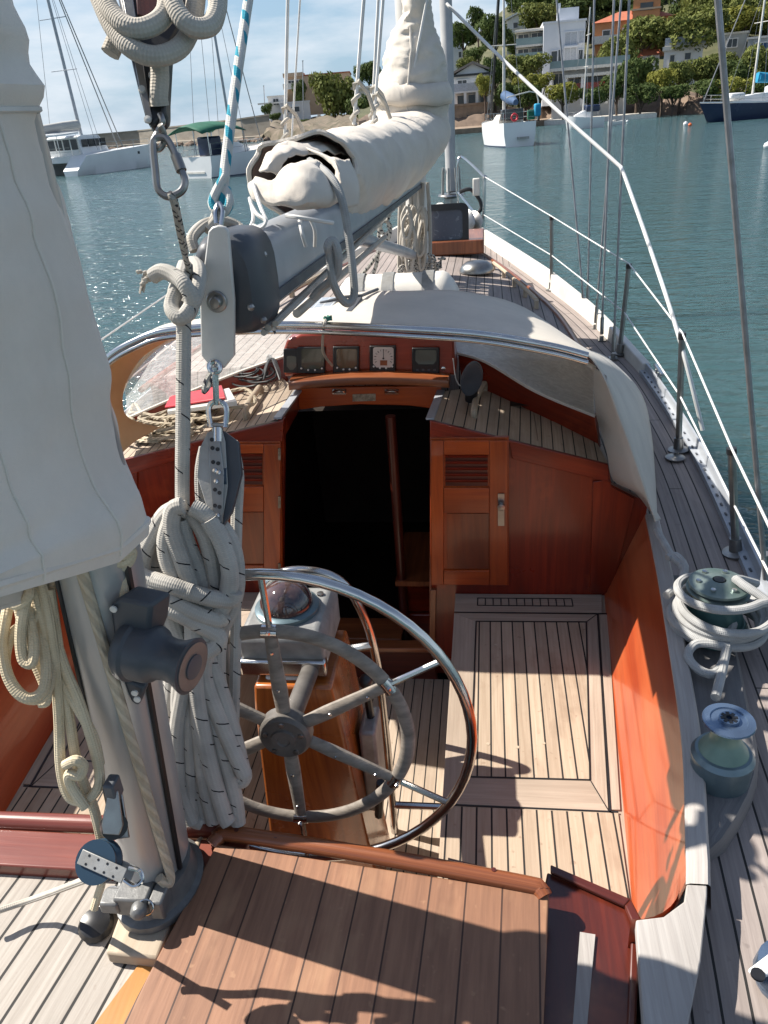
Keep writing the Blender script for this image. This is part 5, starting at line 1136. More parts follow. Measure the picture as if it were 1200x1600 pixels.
ropeobj('rope_tail', 'striped black and white rope hanging in a knot left of the main mast', 'rope', [[Yp(x, y, 4.4) for x, y in l] for l in ([(611, 300), (609, 330), (604, 345), (596, 345), (592, 365), (591, 395), (586, 420), (574, 450)], [(604, 345), (610, 355), (606, 375), (594, 392), (575, 418), (562, 432)], [(598, 345), (594, 355), (600, 366), (609, 360), (606, 348)])], mt['rs'], .0105, 7)
# big diagonal white line
ropeobj('slack_halyard', 'white line slanting from the main mast across the shrouds to the rail', 'rope', [[Yp(698, 6, 5.0), Yp(770, 78, 4.75), Yp(870, 172, 4.4), Yp(960, 252, 4.15), Yp(972, 266, 4.1), Yp(985, 300, 4.0), Yp(1020, 400, 3.7), Yp(1062, 530, 3.3), Yp(1098, 672, 3.2)]], mt['wwire'], .0088, 8, k=5)
# ivory coil on the mizzen mast
wi = 1.26
ic = [[(85, 905, wi), (60, 960, wi-.02), (20, 990, wi-.03), (8, 1040, wi-.03), (30, 1085, wi-.03), (65, 1090, wi-.02), (78, 1050, wi-.01), (55, 980, wi), (40, 920, wi)],
      [(20, 915, wi), (10, 960, wi-.04), (4, 1010, wi-.04), (14, 1060, wi-.04), (40, 1090, wi-.04), (66, 1080, wi-.03), (72, 1040, wi-.02), (60, 960, wi-.01), (52, 905, wi)],
      [(62, 900, wi), (40, 940, wi-.05), (32, 990, wi-.05), (36, 1030, wi-.05), (50, 1035, wi-.05), (52, 1000, wi-.04), (42, 950, wi-.03)],
      [(5, 930, wi-.05), (25, 945, wi-.06), (45, 930, wi-.06), (40, 905, wi-.04)],
      [(30, 950, wi), (45, 1010, wi), (70, 1070, wi), (72, 1095, wi), (62, 1098, wi)],
      [(62, 900, wi-.03), (75, 960, wi-.02), (86, 1040, wi), (92, 1120, wi+.03), (95, 1200, wi+.05), (108, 1245, wi+.06), (135, 1250, wi+.06), (155, 1225, wi+.06), (150, 1180, wi+.05), (125, 1100, wi+.03), (100, 1040, wi+.01), (75, 960, wi), (58, 905, wi)],
      [(78, 920, wi-.02), (92, 1020, wi+.01), (108, 1120, wi+.04), (122, 1200, wi+.06), (146, 1262, wi+.08), (160, 1320, wi+.1)],
      [(50, 910, wi-.03), (74, 1000, wi-.01), (96, 1060, wi+.02), (118, 1100, wi+.03), (145, 1150, wi+.05), (156, 1195, wi+.06)],
      [(102, 1195, wi+.03), (118, 1188, wi+.02), (130, 1196, wi+.03), (124, 1212, wi+.03), (108, 1210, wi+.03), (112, 1230, wi+.04), (134, 1262, wi+.05)]]
ropeobj('rope_coil', 'ivory rope in long loops hanging on the port side of the mizzen mast', 'rope coil', [PD(s_) for s_ in ic], mt['ri'], .0088, 9)
ropeobj('twisted_line', 'three strand hemp line running down the mizzen mast face to its foot', 'rope', [[V((mzx(lerp(2.5, 1.72, t))+lerp(.012, .056, t), ZY-lerp(.087, .062, t), lerp(2.5, 1.72, t))) for t in [k/10 for k in range(11)]]+[V((ZX+.066, ZY-.066, 1.675)), V((ZX+.06, ZY-.074, 1.665)), V((ZX+.05, ZY-.078, 1.69))]], mt['rt'], .0095, 9, k=3)
ropeobj('rope_knot', 'bulky cream knot on a white tail just above the mizzen winch', 'knot', [PD(l) for l in ([(192, 850, 1.25), (178, 858, 1.24), (172, 872, 1.235), (186, 880, 1.23), (202, 872, 1.235), (204, 858, 1.24), (190, 852, 1.235)], [(176, 862, 1.235), (190, 868, 1.225), (206, 862, 1.235), (200, 880, 1.24), (182, 888, 1.24), (170, 878, 1.24)], [(196, 880, 1.25), (192, 905, 1.25), (195, 940, 1.25)], [(188, 845, 1.27), (186, 800, 1.27)])], mt['ri'], .0085, 8)
# blocks at the mizzen foot
fb = thing('pulley_block', 'dark blue sheave block with riveted strap lashed at the mizzen foot', 'pulley block', Dp(155, 1345, 1.31))
c = Dp(155, 1346, 1.31); ax_ = (-fwd+CU*.35-CR*.15).normalized()
MB().lathe([(.030, -.012), (.036, -.014), (.036, -.010), (.028, 0), (.036, .010), (.036, .014), (.030, .014)], c, ax_, 28).build('sheave', mt['blue'], fb)
b = MB(); x_ = (CR*.95-CU*.35); x_ = (x_-ax_*x_.dot(ax_)).normalized(); y_ = ax_.cross(x_); Rm = Matrix((x_, y_, ax_)).transposed()
b.box(c+ax_*.018+x_*.016, (.088, .024, .003), Rm); b.box(c-ax_*.018+x_*.016, (.088, .024, .003), Rm); b.build('riveted_strap', mt['brassd'] if 'brassd' in mt else mt['cast'], fb, bevel=.001)
b = MB()
for k in range(4):
    for s_ in (-1, 1): b.lathe([(.0022, 0), (.0022, .0006)], c+ax_*.0195+x_*(-.012+.018*k)+y_*.007*s_, ax_, 8)
b.build('strap_hole', mt['black'], fb)
b = MB(); b.tube(cr_([c+x_*.055+y_*.01, c+x_*.075+y_*.012, c+x_*.085, c+x_*.075-y_*.012, c+x_*.055-y_*.01], 4), .004, 8); b.build('shackle', mt['steel'], fb)
ropeobj('deck_line', 'taut white line leading across the aft deck from the blue block', 'rope', [[Zp(-30, 1432, 1.60), Zp(60, 1402, 1.62), Dp(140, 1372, 1.345)]], mt['rs2'] if 'rs2' in mt else mt['rp'], .0066, 8)
ub = thing('pulley_block', 'narrow dark block with steel cheeks standing against the mizzen mast foot', 'pulley block', Dp(180, 1280, 1.31))
b = MB(); b.prism([Dp(*a, 1.30) for a in ((168, 1238), (184, 1236), (192, 1290), (186, 1306), (160, 1304), (158, 1290))], fwd*.006); b.prism([Dp(*a, 1.325) for a in ((174, 1238), (190, 1236), (202, 1310), (180, 1312))], fwd*.006); b.build('steel_cheek', mt['dsteel'], ub, bevel=.002)
b = MB(); b.lathe([(.022, -.008), (.022, .008)], Dp(178, 1290, 1.32), CR*.6-fwd, 18); b.build('sheave', mt['black'], ub)
b = MB(); b.box(Dp(177, 1232, 1.31), (.02, .03, .04)); b.build('swivel_head', mt['dgrey'], ub, bevel=.004)
p0 = Zp(152, 1448, 1.552); sbk = thing('pulley_block', 'round black block lying on the silver deck beside the mast step', 'pulley block', p0)
MB().lathe([(.020, 0), (.034, .004), (.036, .012), (.030, .024), (.012, .030), (0, .030)], p0, (.15, -.25, 1), 22).build('block_shell', mt['black'], sbk)
MB().lathe([(.012, 0), (.012, .01), (.006, .012)], p0+V((.02, .03, .02)), (.3, -.5, .8), 14).build('eye_fitting', mt['cast'], sbk)
ropeobj('rope_tail', 'short rope tail reeved down into the black deck block', 'rope', [PD([(166, 1330, 1.36), (160, 1375, 1.37), (153, 1400, 1.385), (147, 1420, 1.39)])], mt['ri'], .0075, 8)
b = MB(); q = Zp(178, 1408, 1.56); b.lathe([(.03, 0), (.03, .006), (.016, .010), (.015, .03)], q, n=16); tag(b.build('deck_eye', mt['dsteel']), 'small steel deck eye behind the black block', 'deck eye')
# sheet coil on the big winch
rl = []
c = WN1
def ring(r0, z0, a0, a1, dr=0, dz=0, n=18, ex=1.0, dx=0, dy=0):
    return [c+V((dx+(r0+dr*t)*ex*math.cos(lerp(a0, a1, t)), dy+(r0+dr*t)*math.sin(lerp(a0, a1, t)), z0+dz*t)) for t in [k/n for k in range(n+1)]]
rl.append([Zp(1026, 828, 1.66), Zp(1040, 852, 1.66), Zp(1052, 872, 1.66), Zp(1068, 890, 1.655), Zp(1062, 925, 1.65), Zp(1056, 950, 1.65)]+ring(.115, .03, 3.3, 8.2, .012, .02))
rl.append(ring(.118, .045, 2.4, 8.9, .022, .03, dx=.0))
rl.append(ring(.108, .075, 1.9, 8.1, .035, -.01, dx=.008, dy=-.005))
rl.append(ring(.098, .11, 1.2, 6.8, .04, -.035, dx=.012, dy=-.012))
rl.append(ring(.10, .13, 2.0, 5.6, .03, .035)+[Zp(1150, 905, 1.78), Zp(1182, 912, 1.74)])
rl.append(ring(.11, .06, 3.0, 7.2, .03, -.04, dy=-.015)+[Zp(1140, 985, 1.64), Zp(1132, 1030, 1.625), Zp(1115, 1053, 1.62), Zp(1090, 1045, 1.62), Zp(1075, 1025, 1.625), Zp(1084, 1008, 1.635), Zp(1105, 1005, 1.64), Zp(1140, 1010, 1.64)])
rl.append([Zp(1150, 960, 1.66), Zp(1138, 1000, 1.64), Zp(1128, 1050, 1.625), Zp(1118, 1090, 1.62)])
rl.append([Zp(1043, 872, 1.66), Zp(1056, 868, 1.665), Zp(1070, 885, 1.66), Zp(1065, 910, 1.655)])
ropeobj('sheet_coil', 'thick pale grey rope heaped in turns round the big green winch', 'rope coil', rl, mt['rg'], .0125, 9, k=3)
# ledge gear
def L3(x, y, h): return Lp(x, y, -1)+V((0, 0, h))
rp_ = []
for k in range(34):
    cx_, cy_ = random.uniform(205, 330), 0; t = (cx_-205)/125; cy_ = 690-40*t+random.uniform(-12, 12); r = random.uniform(10, 26); a0 = random.random()*6.28; hh = .01+.05*random.random()
    rp_.append([L3(cx_+r*1.5*math.cos(a0+j*.9), cy_+r*.38*math.sin(a0+j*.9), hh+.01*math.sin(j)) for j in range(6)])
rp_ += [[L3(190, 690, .02), L3(205, 665, .05), L3(215, 650, .06), L3(228, 668, .04)], [L3(185, 700, .0), L3(200, 690, .05), L3(240, 672, .06), L3(300, 652, .06)], [L3(340, 632, .04), L3(385, 625, .05), L3(400, 640, .03), L3(370, 655, .05), L3(345, 645, .05)]]
ropeobj('rope_pile', 'untidy pile of old hemp rope on the port ledge under the hood window', 'rope', rp_, mt['rt'], .0075, 6)
cbp = []
for k in range(9):
    cx_, cy_ = 392+random.uniform(-10, 16), 606+random.uniform(-5, 5); r = random.uniform(16, 30)
    cbp.append([L3(cx_+r*math.cos(j*.8+k), cy_+r*.45*math.sin(j*.8+k), .05+.004*k) for j in range(9)])
for k in range(7): cbp.append([L3(415, 615-3*k, .06), L3(425, 600-2*k, .10), L3(434, 592+2*k, .09), L3(440, 600+2*k, .05)])
ropeobj('cable_coil', 'coil of thin black cable on the port ledge beside the instruments', 'cable', cbp, mt['blkm'], .0042, 6)
q4 = [(264, 668), (272, 650), (352, 634), (358, 655)]
fd = thing('folder', 'bright red folder lying on the rope pile at the port ledge', 'folder', L3(310, 655, .04))
MB().prism([L3(x, y, .085) for x, y in q4], (0, 0, .008)).build('red_cover', mt['redf'] if 'redf' in mt else mt['red'], fd, bevel=.003)
MB().prism([L3(x+3, y+2, .06) for x, y in ((264, 668), (272, 650), (360, 632), (372, 655))], (0, 0, .02)).build('white_pages', mt['white'], fd, bevel=.003)
# black horn shaped cowl on the starboard ledge
hn = MB(); pts = [Lp(740, 612, 1)+V((0, 0, h)) for h in (0, .05, .10, .14)]
ax1 = V((.25, -.75, .35)).normalized(); c = Yp(735, 592, 2.86)
hn.lathe([(.02, -.05), (.032, -.03), (.040, .0), (.043, .012), (.040, .016)], c, ax1, 24); hn.box(c+V((0, .03, -.06)), (.05, .05, .08))
hs = thing('cabin_speaker', 'dark oval horn loudspeaker standing on the starboard ledge by the instruments', 'loudspeaker', Lp(735, 615, 1))
rings = []
cc = Yp(737, 592, 2.84)
for s_, dy in ((.55, .06), (.9, .03), (1.0, 0), (.96, -.012), (.80, -.014), (.3, -.004)):
    rings.append([cc+V((.042*s_*math.cos(t)+.012*math.sin(t)*s_, dy-.025*math.sin(t)*s_, .075*s_*math.sin(t))) for t in [2*math.pi*j/24 for j in range(24)]])
MB().loft(rings, 0).build('horn', mt['dgrey'], hs)
MB().tube([cc+V((0, .03, -.03)), cc+V((-.005, .05, -.10))], .025, 10).build('speaker_foot', mt['black'], hs)
tag(MB().tube(cr_([Yp(x, y, 2.94) for x, y in ((708, 560), (712, 590), (718, 602), (724, 600))], 5), .0025, 5).build('speaker_wire', mt['rth']), 'thin pale wire dropping beside the instrument box', 'wire')
tag(MB().tube(cr_([Yp(x, y, yy) for x, y, yy in ((510, 498, 2.42), (506, 512, 2.42), (504, 545, 2.6), (510, 560, 2.8), (519, 571, 2.92))], 5), .005, 6).build('hood_line', mt['rp']), 'pale cord hanging from the hood hoop over the instruments', 'cord')
tag(MB().tube(cr_([Yp(x, y, 2.41) for x, y in ((423, 498), (426, 512), (432, 520))], 4), .009, 8).build('hood_toggle', mt['rs']), 'short frayed rope end hanging over the hood hoop left of the instruments', 'rope')
g_ = MB(); q = Yp(512, 497, 2.42)
for k in range(5): g_.tube([q+V((random.uniform(-.015, .015), random.uniform(-.01, .01), random.uniform(-.008, .008))) for _ in range(4)], .003, 5)
tag(g_.build('green_twine', plain('green twine', (.05, .22, .17), .8)), 'scrap of green twine tied on the sprayhood hoop', 'twine')
ct_ = MB(); ct_.bar(Zp(545, 490, 2.41), Zp(562, 466, 2.42), .02, .016); ct_.tube([Zp(500, 474, 2.42), Zp(540, 464, 2.43), Zp(565, 462, 2.43), Zp(590, 452, 2.41)], .006, 6)
tag(ct_.build('hood_strap', mt['dgrey']), 'dark strap and buckle lying across the sprayhood top beside the solar panel', 'strap')
wt = thing('white_bucket', 'white plastic spout poking in at the lower right edge on the side deck', 'plastic container', Zp(1185, 1520, 1.56))
MB().loft([[Zp(x, y, z) for x, y in ((1166, 1517), (1215, 1480), (1222, 1515), (1186, 1532))] for z in (1.60, 1.64)], 0).build('spout_body', mt['white'], wt, bevel=.006)
MB().lathe([(.012, 0), (.012, .004)], Zp(1184, 1524, 1.641), n=12).build('spout_hole', mt['black'], wt)
MB().lathe([(.05, 0), (.055, .02), (.05, .05)], Zp(1225, 1535, 1.56), n=20).build('spout_base', mt['bluecap'], wt)
bpy.data.objects['white_bucket'].name = 'plastic_spout'
# ================================================================== THE BAY
def hy(px): return 218.8-.0787*(px-120.6)
wtr = MB(); wtr.poly([(-5000, -3000, WZ), (5000, -3000, WZ), (5000, 7000, WZ), (-5000, 7000, WZ)]); o = wtr.build('water', mt['water'], local=True); o['kind'] = 'structure'; o['label'] = 'teal rippled water of the sheltered bay'
mt['rock'] = plain('brown shore rock', (.22, .155, .11), .9, 0, (.10, .072, .055), .5, bump=.6, bs=1.2)
mt['soil'] = plain('dry scrubby hillside', (.10, .095, .045), .95, 0, (.05, .06, .022), .25, bump=.5, bs=.9)
mt['hrock'] = plain('brown headland rock', (.19, .145, .105), .9, 0, (.075, .07, .04), .6, bump=.8, bs=1.5)
mt['bark'] = plain('pine bark', (.12, .085, .065), .9, 0, (.06, .045, .035), 3)
mt['wallw'] = plain('white rendered wall', (.70, .69, .68), .8, 0, (.62, .61, .6), .5)
mt['wallb'] = plain('pale blue white wall', (.62, .64, .68), .8, 0, (.55, .57, .61), .4)
mt['wallg'] = plain('grey shaded wall', (.42, .42, .40), .8, 0, (.34, .34, .33), .5)
mt['wallo'] = plain('orange rendered wall', (.56, .25, .11), .85, 0, (.47, .20, .085), .4)
mt['wallp'] = plain('pink beige wall', (.56, .40, .27), .85, 0, (.46, .33, .23), .4)
mt['stone'] = plain('brown stone wall', (.30, .22, .155), .9, 0, (.19, .14, .10), 1.2, bump=.5, bs=3)
mt['tile'] = plain('red clay roof tiles', (.42, .13, .065), .85, 0, (.32, .10, .055), 1.5)
mt['gtile'] = plain('grey brown roof', (.25, .21, .18), .85, 0, (.18, .155, .135), 1)
mt['conc'] = plain('weathered concrete', (.33, .29, .235), .9, 0, (.22, .19, .155), .3, stretch=(1, 1, 3))
mt['wglass'] = plain('dark window glass', (.03, .035, .04), .12, 0, (.05, .055, .06), 1)
mt['bglass'] = plain('green balcony glass', (.22, .30, .30), .15, 0, (.17, .24, .24), 1)
mt['shut'] = plain('pale louvred shutter', (.45, .48, .53), .7)
mt['navy'] = plain('navy blue hull paint', (.012, .022, .060), .25, 0, (.016, .028, .07), 1)
mt['gcan'] = plain('green awning canvas', (.012, .12, .07), .8, 0, (.01, .09, .055), 2)
mt['bcan'] = plain('blue canvas', (.05, .10, .20), .8, 0, (.035, .075, .15), 2)
mt['ccan'] = plain('bright blue canvas', (.01, .27, .46), .8, 0, (.008, .2, .36), 2)
mt['greenb'] = plain('green bottom paint', (.02, .075, .05), .6)
mt['hull'] = plain('white boat hull', (.74, .75, .75), .35, 0, (.66, .67, .67), .6)
mt['orange'] = plain('orange buoy', (.75, .14, .03), .5)
mt['mount'] = plain('haze grey hill', (.13, .14, .14), .95, 0, (.09, .10, .10), .02)  # air haze of the distance is mixed into the hill colour
def leafmat(name, a, b, c):
    g = G(name); oi = g.n('ObjectInfo'); n = g.noise(g.co(), 3.2, 3); n2 = g.noise(g.co(), 14, 2)
    col = g.mix(g.ramp(n, .36, .64), a, b); col = g.mix(g.math('MULTIPLY', g.ramp(n2, .45, .7), .5), col, c)
    col = g.mix(g.math('MULTIPLY', oi.outputs['Random'], .35), col, tuple(x*.55 for x in a))
    g.set(col=col, rough=.8, spec=.2)
    tl = g.n('BsdfTranslucent'); g.put(col, tl.inputs[0]); mxs = g.n('MixShader'); mxs.inputs[0].default_value = .22
    g.t.links.new(g.b.outputs[0], mxs.inputs[1]); g.t.links.new(tl.outputs[0], mxs.inputs[2]); g.t.links.new(mxs.outputs[0], g.out.inputs[0]); return g.m
mt['leaf'] = leafmat('pine needles', (.115, .14, .034), (.20, .215, .058), (.058, .08, .024))
mt['leafd'] = leafmat('dark evergreen leaves', (.06, .095, .026), (.115, .15, .042), (.032, .05, .016))
mt['leafy'] = leafmat('yellow green needles', (.20, .21, .04), (.29, .28, .06), (.10, .12, .025))
# ---- hillside and shore
SH_ = [(560, 221), (640, 214), (700, 207), (760, 203), (850, 191), (930, 186), (1000, 182), (1080, 178), (1150, 173), (1250, 164), (1400, 152), (1600, 136)]
def d0(px): p = Zp(px, interp(SH_, px), WZ); return math.hypot(p.x-CP.x, p.y-CP.y)
def hdir(px): r = ray(px, hy(px)); return V((r.x, r.y, 0)).normalized()
def hgt(px, d):
    t = d-d0(px); s = interp([(560, 0.02), (690, .06), (730, .13), (790, .21), (850, .26), (1000, .27), (1600, .27)], px)
    return WZ+interp([(-2, -1.5), (0, -.2), (1.2, 1.1), (4, 2.0), (9, 2.9)], t)+max(0, t-9)*s
P = []
pxs = [560+12*i for i in range(88)]; ts = [-2, -.6, 0, .5, 1.2, 2, 3, 4, 6, 9, 14, 20, 30, 45, 60, 80, 110]
for px in pxs:
    r = []
    for t in ts:
        d = d0(px)+t; p = V((CP.x, CP.y, 0))+hdir(px)*d; p.z = hgt(px, d)
        a = .9 if 0 < t < 9 else .5
        if t > -.3: p.z += a*noise.noise(p*.5)*1.2+.3*noise.noise(p*1.7); p += hdir(px)*noise.noise(p*.9+V((5, 0, 0)))*.9
        r.append(p)
    P.append(r)
mb = MB().loft(P, 0, False, False)
for i, f in enumerate(mb.f): mb.mi[i] = 0 if (i % (len(ts)-1)) < 8 else 1
o = mb.build('hillside', [mt['rock'], mt['soil']], local=True); o['kind'] = 'structure'
SL = [(340, 229), (390, 224), (410, 220.5), (470, 217), (540, 213), (600, 210), (660, 206)]
P = []
def d1_(px): p = Zp(px, interp(SL, px), WZ); return math.hypot(p.x-CP.x, p.y-CP.y)
for px in [380+6*i for i in range(48)]:
    r = []; dd = d1_(px); k = min(1, max(0, (px-385)/30))
    for t, z in ((-2, -1), (0, -.2), (1.2, 1.3), (3, 1.3), (6, 1.9), (10, 2.1), (40, 3.0), (70, 3.6)):
        p = V((CP.x, CP.y, 0))+hdir(px)*(dd+t); p.z = WZ+z*k-(1-k)
        if t > .5: p.z += (.6*noise.noise(p*.45)+.7*noise.noise(p*1.3))*k; p += hdir(px)*noise.noise(p*.6+V((9, 0, 0)))*1.2
        r.append(p)
    P.append(r)
o = MB().loft(P, 0, False, False).build('headland', mt['hrock'], local=True); o['kind'] = 'structure'
P = []
for px in range(-500, 90, 8):
    top = interp([(-500, 120), (-100, 120), (0, 135), (36, 158), (60, 183), (74, 204), (88, 222)], px)+4*noise.noise(V((px*.05, 0, 0)))
    a, b = Hp(px, hy(px)+2, 1500), Hp(px, top, 1500); P.append([V((a.x, a.y, WZ-1)), b, V((b.x*1.2, b.y*1.2, b.z*.9)), V((b.x*1.3, b.y*1.3, WZ-1))])
o = MB().loft(P, 0, False, False).build('mountain', mt['mount'], local=True); o['kind'] = 'structure'
# breakwater
P = []
for px, yw in ((-120, 256), (60, 241), (150, 236), (220, 231), (300, 226.5), (380, 222), (425, 219)):
    p = Zp(px, yw, WZ); h = hdir(px); z = interp([(-120, 3.2), (220, 3.5), (380, 4.0), (425, 4.3)], px)
    P.append([p+V((0, 0, -.5)), p+V((0, 0, .8)), p+h*1.5+V((0, 0, .9)), p+h*1.6+V((0, 0, z-.25)), p+h*1.4+V((0, 0, z-.25)), p+h*1.4+V((0, 0, z)), p+h*4+V((0, 0, z)), p+h*4+V((0, 0, -.5))])
bw = MB().loft(P, 0, False, False).build('breakwater', mt['conc'], local=True, flat=True); tag(bw, 'long low concrete breakwater closing the bay behind the moored catamaran', 'breakwater')
rk = MB(); P = []
for k in range(90):
    px = random.uniform(130, 420); p = Zp(px, interp([(60, 241), (150, 236), (220, 231), (300, 226.5), (380, 222), (425, 219)], px)+.8, WZ); r = random.uniform(.4, .9)
    o_ = len(rk.v); rk.sphere(p+V((0, 0, .1)), r, 8, sq=(1.2, 1, .7))
    for i in range(o_, len(rk.v)): rk.v[i] = rk.v[i]+V((1, 1, 1))*noise.noise(rk.v[i]*1.3)*.35
o = rk.build('breakwater_rocks', mt['rock'], local=True); o['kind'] = 'stuff'; o['label'] = 'loose boulders along the foot of the breakwater'
# ---- houses
class House:
    def __init__(s, name, label, px0, px1, pyb, pyt, d, depth, wall, roof='flat', rmat='wallw', turn=0, found=4, cat='house'):
        a, b = Hp(px0, pyb, d), Hp(px1, pyb-.0787*(px1-px0), d); t = Hp(px0, pyt, d)
        s.ax = V((b.x-a.x, b.y-a.y, 0)); s.w = s.ax.length; s.h = t.z-a.z; s.d = depth
        rz = math.atan2(s.ax.y, s.ax.x)+R_(turn)
        s.t = thing(name, label, cat, (a.x, a.y, a.z), rz)
        mb = MB(); mb.box((s.w/2, depth/2, s.h/2-found/2), (s.w, depth, s.h+found)); s.p(mb, 'wall', wall)
        if roof == 'flat': s.p(MB().box((s.w/2, depth/2, s.h+.12), (s.w+.3, depth+.3, .25)), 'roof', rmat)
        elif roof == 'gable':                                     # ridge runs away from us
            o = .5; rh = s.w*.24
            mb = MB(); mb.prism([V((-o, -o, s.h)), V((s.w/2, -o, s.h+rh)), V((s.w+o, -o, s.h)), V((s.w+o, -o, s.h+.25)), V((s.w/2, -o, s.h+rh+.28)), V((-o, -o, s.h+.25))], (0, depth+2*o, 0)); s.p(mb, 'roof', rmat)
            s.p(MB().prism([V((0, .02, s.h)), V((s.w/2, .02, s.h+rh)), V((s.w, .02, s.h))], (0, depth-.04, 0)), 'gable_wall', wall)
        elif roof == 'hip':
            o = .4; rh = 1.6; e = [V((-o, -o, s.h)), V((s.w+o, -o, s.h)), V((s.w+o, depth+o, s.h)), V((-o, depth+o, s.h))]; i_ = min(depth/2, s.w*.3)
            r1, r2 = V((i_, depth/2, s.h+rh)), V((s.w-i_, depth/2, s.h+rh))
            mb = MB(); mb.add(e+[r1, r2], [(0, 1, 5, 4), (1, 2, 5), (2, 3, 4, 5), (3, 0, 4), (3, 2, 1, 0)]); s.p(mb, 'roof', rmat)
    def p(s, mb, name, m, par=None): return mb.build(name, mt[m] if isinstance(m, str) else m, par or s.t, local=True, flat=True)
    def win(s, u0, v0, u1, v1, frame='wallw', pane='wglass', name='window'):
        x0, x1, z0, z1 = u0*s.w, u1*s.w, v0*s.h, v1*s.h; mb = MB(); f = .12
        mb.box(((x0+x1)/2, -.05, z1+f/2), (x1-x0+2*f, .2, f)); mb.box(((x0+x1)/2, -.08, z0-f/2), (x1-x0+2*f, .26, f)); mb.box((x0-f/2, -.05, (z0+z1)/2), (f, .2, z1-z0)); mb.box((x1+f/2, -.05, (z0+z1)/2), (f, .2, z1-z0))
        if x1-x0 > 1.1: mb.box(((x0+x1)/2, -.045, (z0+z1)/2), (.07, .15, z1-z0))
        w_ = s.p(mb, name, frame); s.p(MB().box(((x0+x1)/2, -.01, (z0+z1)/2), (x1-x0, .05, z1-z0)), 'pane', pane, w_)
    def slab(s, u0, u1, v, out, name='balcony', m='wallw', th=.25, rail=None):
        x0, x1, z = u0*s.w, u1*s.w, v*s.h
        b = s.p(MB().box(((x0+x1)/2, -out/2-.003, z), (x1-x0, out, th)), name, m)
        if rail:
            s.p(MB().box(((x0+x1)/2, -out+.05, z+.55), (x1-x0, .05, .9)), 'railing', rail, b)
    def cols(s, us, v0, v1, out, m='wallw', wd=.35):
        for u in us: s.p(MB().box((u*s.w, -out, (v0+v1)/2*s.h), (wd, wd, (v1-v0)*s.h)), 'column', m)
H = House('white_house', 'white gabled villa with dark veranda just right of the main mast', 709, 770, 166, 119, 116, 8, 'wallw', 'gable', 'gtile')
H.win(.12, .50, .34, .84); H.win(.78, .55, .95, .85); H.win(.10, .04, .28, .34); H.win(.38, .04, .55, .34); H.win(.68, .04, .85, .34); H.slab(-.02, 1.02, .44, 1.6, 'balcony', 'wallw', .2, 'shut'); H.cols((.02, .3, .6, .9), 0, .42, 1.4); H.slab(-.02, 1.02, 1.0, .5, 'fascia', 'black', .25)
H = House('stone_quay_house', 'low brown stone boathouse wall at the water below the white villa', 690, 762, 203, 168, 113.5, 6, 'stone', 'flat', 'stone', cat='boathouse')
H.win(.55, .42, .62, .58, 'stone'); H.win(.66, .42, .73, .58, 'stone')
H = House('narrow_house', 'narrow pale house partly behind the main mast with one small window', 690, 725, 112, 68, 150, 9, 'wallb'); H.win(.78, .45, .9, .65)
H = House('villa', 'small white villa with chimney up among the pines', 792, 826, 48, 33, 165, 7, 'wallw', 'gable', 'wallw'); H.win(.3, .2, .5, .75); H.p(MB().box((H.w*.75, 3, H.h+1.2), (.7, .7, 2.4)), 'chimney', 'wallw')
H = House('terraced_flats', 'grey flats with two glazed balconies left of the white block', 806, 850, 100, 50, 134, 9, 'wallg', 'flat', 'offw')
for v in (.06, .52): H.win(.08, v+.06, .44, v+.38, 'offw', 'wglass'); H.win(.55, v+.06, .95, v+.38, 'offw', 'wglass'); H.slab(0, 1, v, 1.5, 'balcony', 'offw', .25, 'bglass')
H.slab(-.05, 1.05, .98, 1.8, 'balcony', 'offw', .25)
H = House('white_block', 'tall plain white modern block with pale shutters and roof box', 848, 912, 118, 38, 131, 10, 'wallb', 'flat', 'wallb', turn=4)
H.win(.52, .56, .80, .80, 'wallb', 'shut'); H.win(.52, .24, .80, .50, 'wallb', 'shut'); H.win(.20, .22, .34, .46, 'wallb', 'wglass'); H.win(.20, .02, .34, .12, 'wallb', 'shut'); H.win(.86, .2, .96, .44, 'wallb', 'wglass'); H.win(.37, .26, .47, .48, 'wallb', 'wglass'); H.win(.86, .58, .97, .8, 'wallb', 'shut')
H.p(MB().box((H.w*.62, 4, H.h+1.0), (H.w*.48, 4, 1.8)), 'roof_box', 'wallb'); H.p(MB().box((H.w*.38, 3, H.h+1.3), (.5, .5, 2.6)), 'chimney', 'wallb'); H.slab(.5, .84, .52, .6, 'balcony', 'wallb', .2)
H = House('terrace_house', 'white villa with broad glass railed terraces and columns at the shore', 862, 975, 158, 107, 122, 10, 'wallw', 'flat', 'offw')
H.slab(-.03, 1.04, .93, 1.8, 'terrace', 'offw', .35, 'bglass'); H.slab(.18, 1.04, .70, 2.6, 'terrace', 'offw', .35); H.slab(.2, 1.0, .22, 2.0, 'terrace', 'offw', .25, 'mah')
H.win(.02, .38, .16, .82, 'offw'); H.win(.24, .3, .38, .62, 'offw'); H.win(.46, .28, .72, .64, 'offw'); H.win(.80, .3, .96, .62, 'offw'); H.cols((.2, .42, .76, 1.0), -.2, .66, 2.3)
H = House('orange_house', 'orange villa with red tiled roof and square tower', 926, 1046, 95, 37, 148, 10, 'wallo', 'hip', 'tile')
for u in (.12, .38): H.win(u, .52, u+.09, .78, 'wallw'); H.win(u, .08, u+.09, .34, 'wallw')
tw = MB().box((H.w*.66, 1.0, H.h*.85), (H.w*.34, 5, H.h*1.25)); tw = H.p(tw, 'tower', 'wallo'); H.p(MB().box((H.w*.66, -1.55, H.h*1.28), (H.w*.16, .2, 1.0)), 'tower_window', 'wglass', tw); H.p(MB().box((H.w*.66, 1, H.h*1.22), (H.w*.37, 5.4, .25)), 'tower_cornice', 'wallp', tw); H.slab(-.02, .5, .45, .8, 'balcony', 'offw', .2, 'offw')
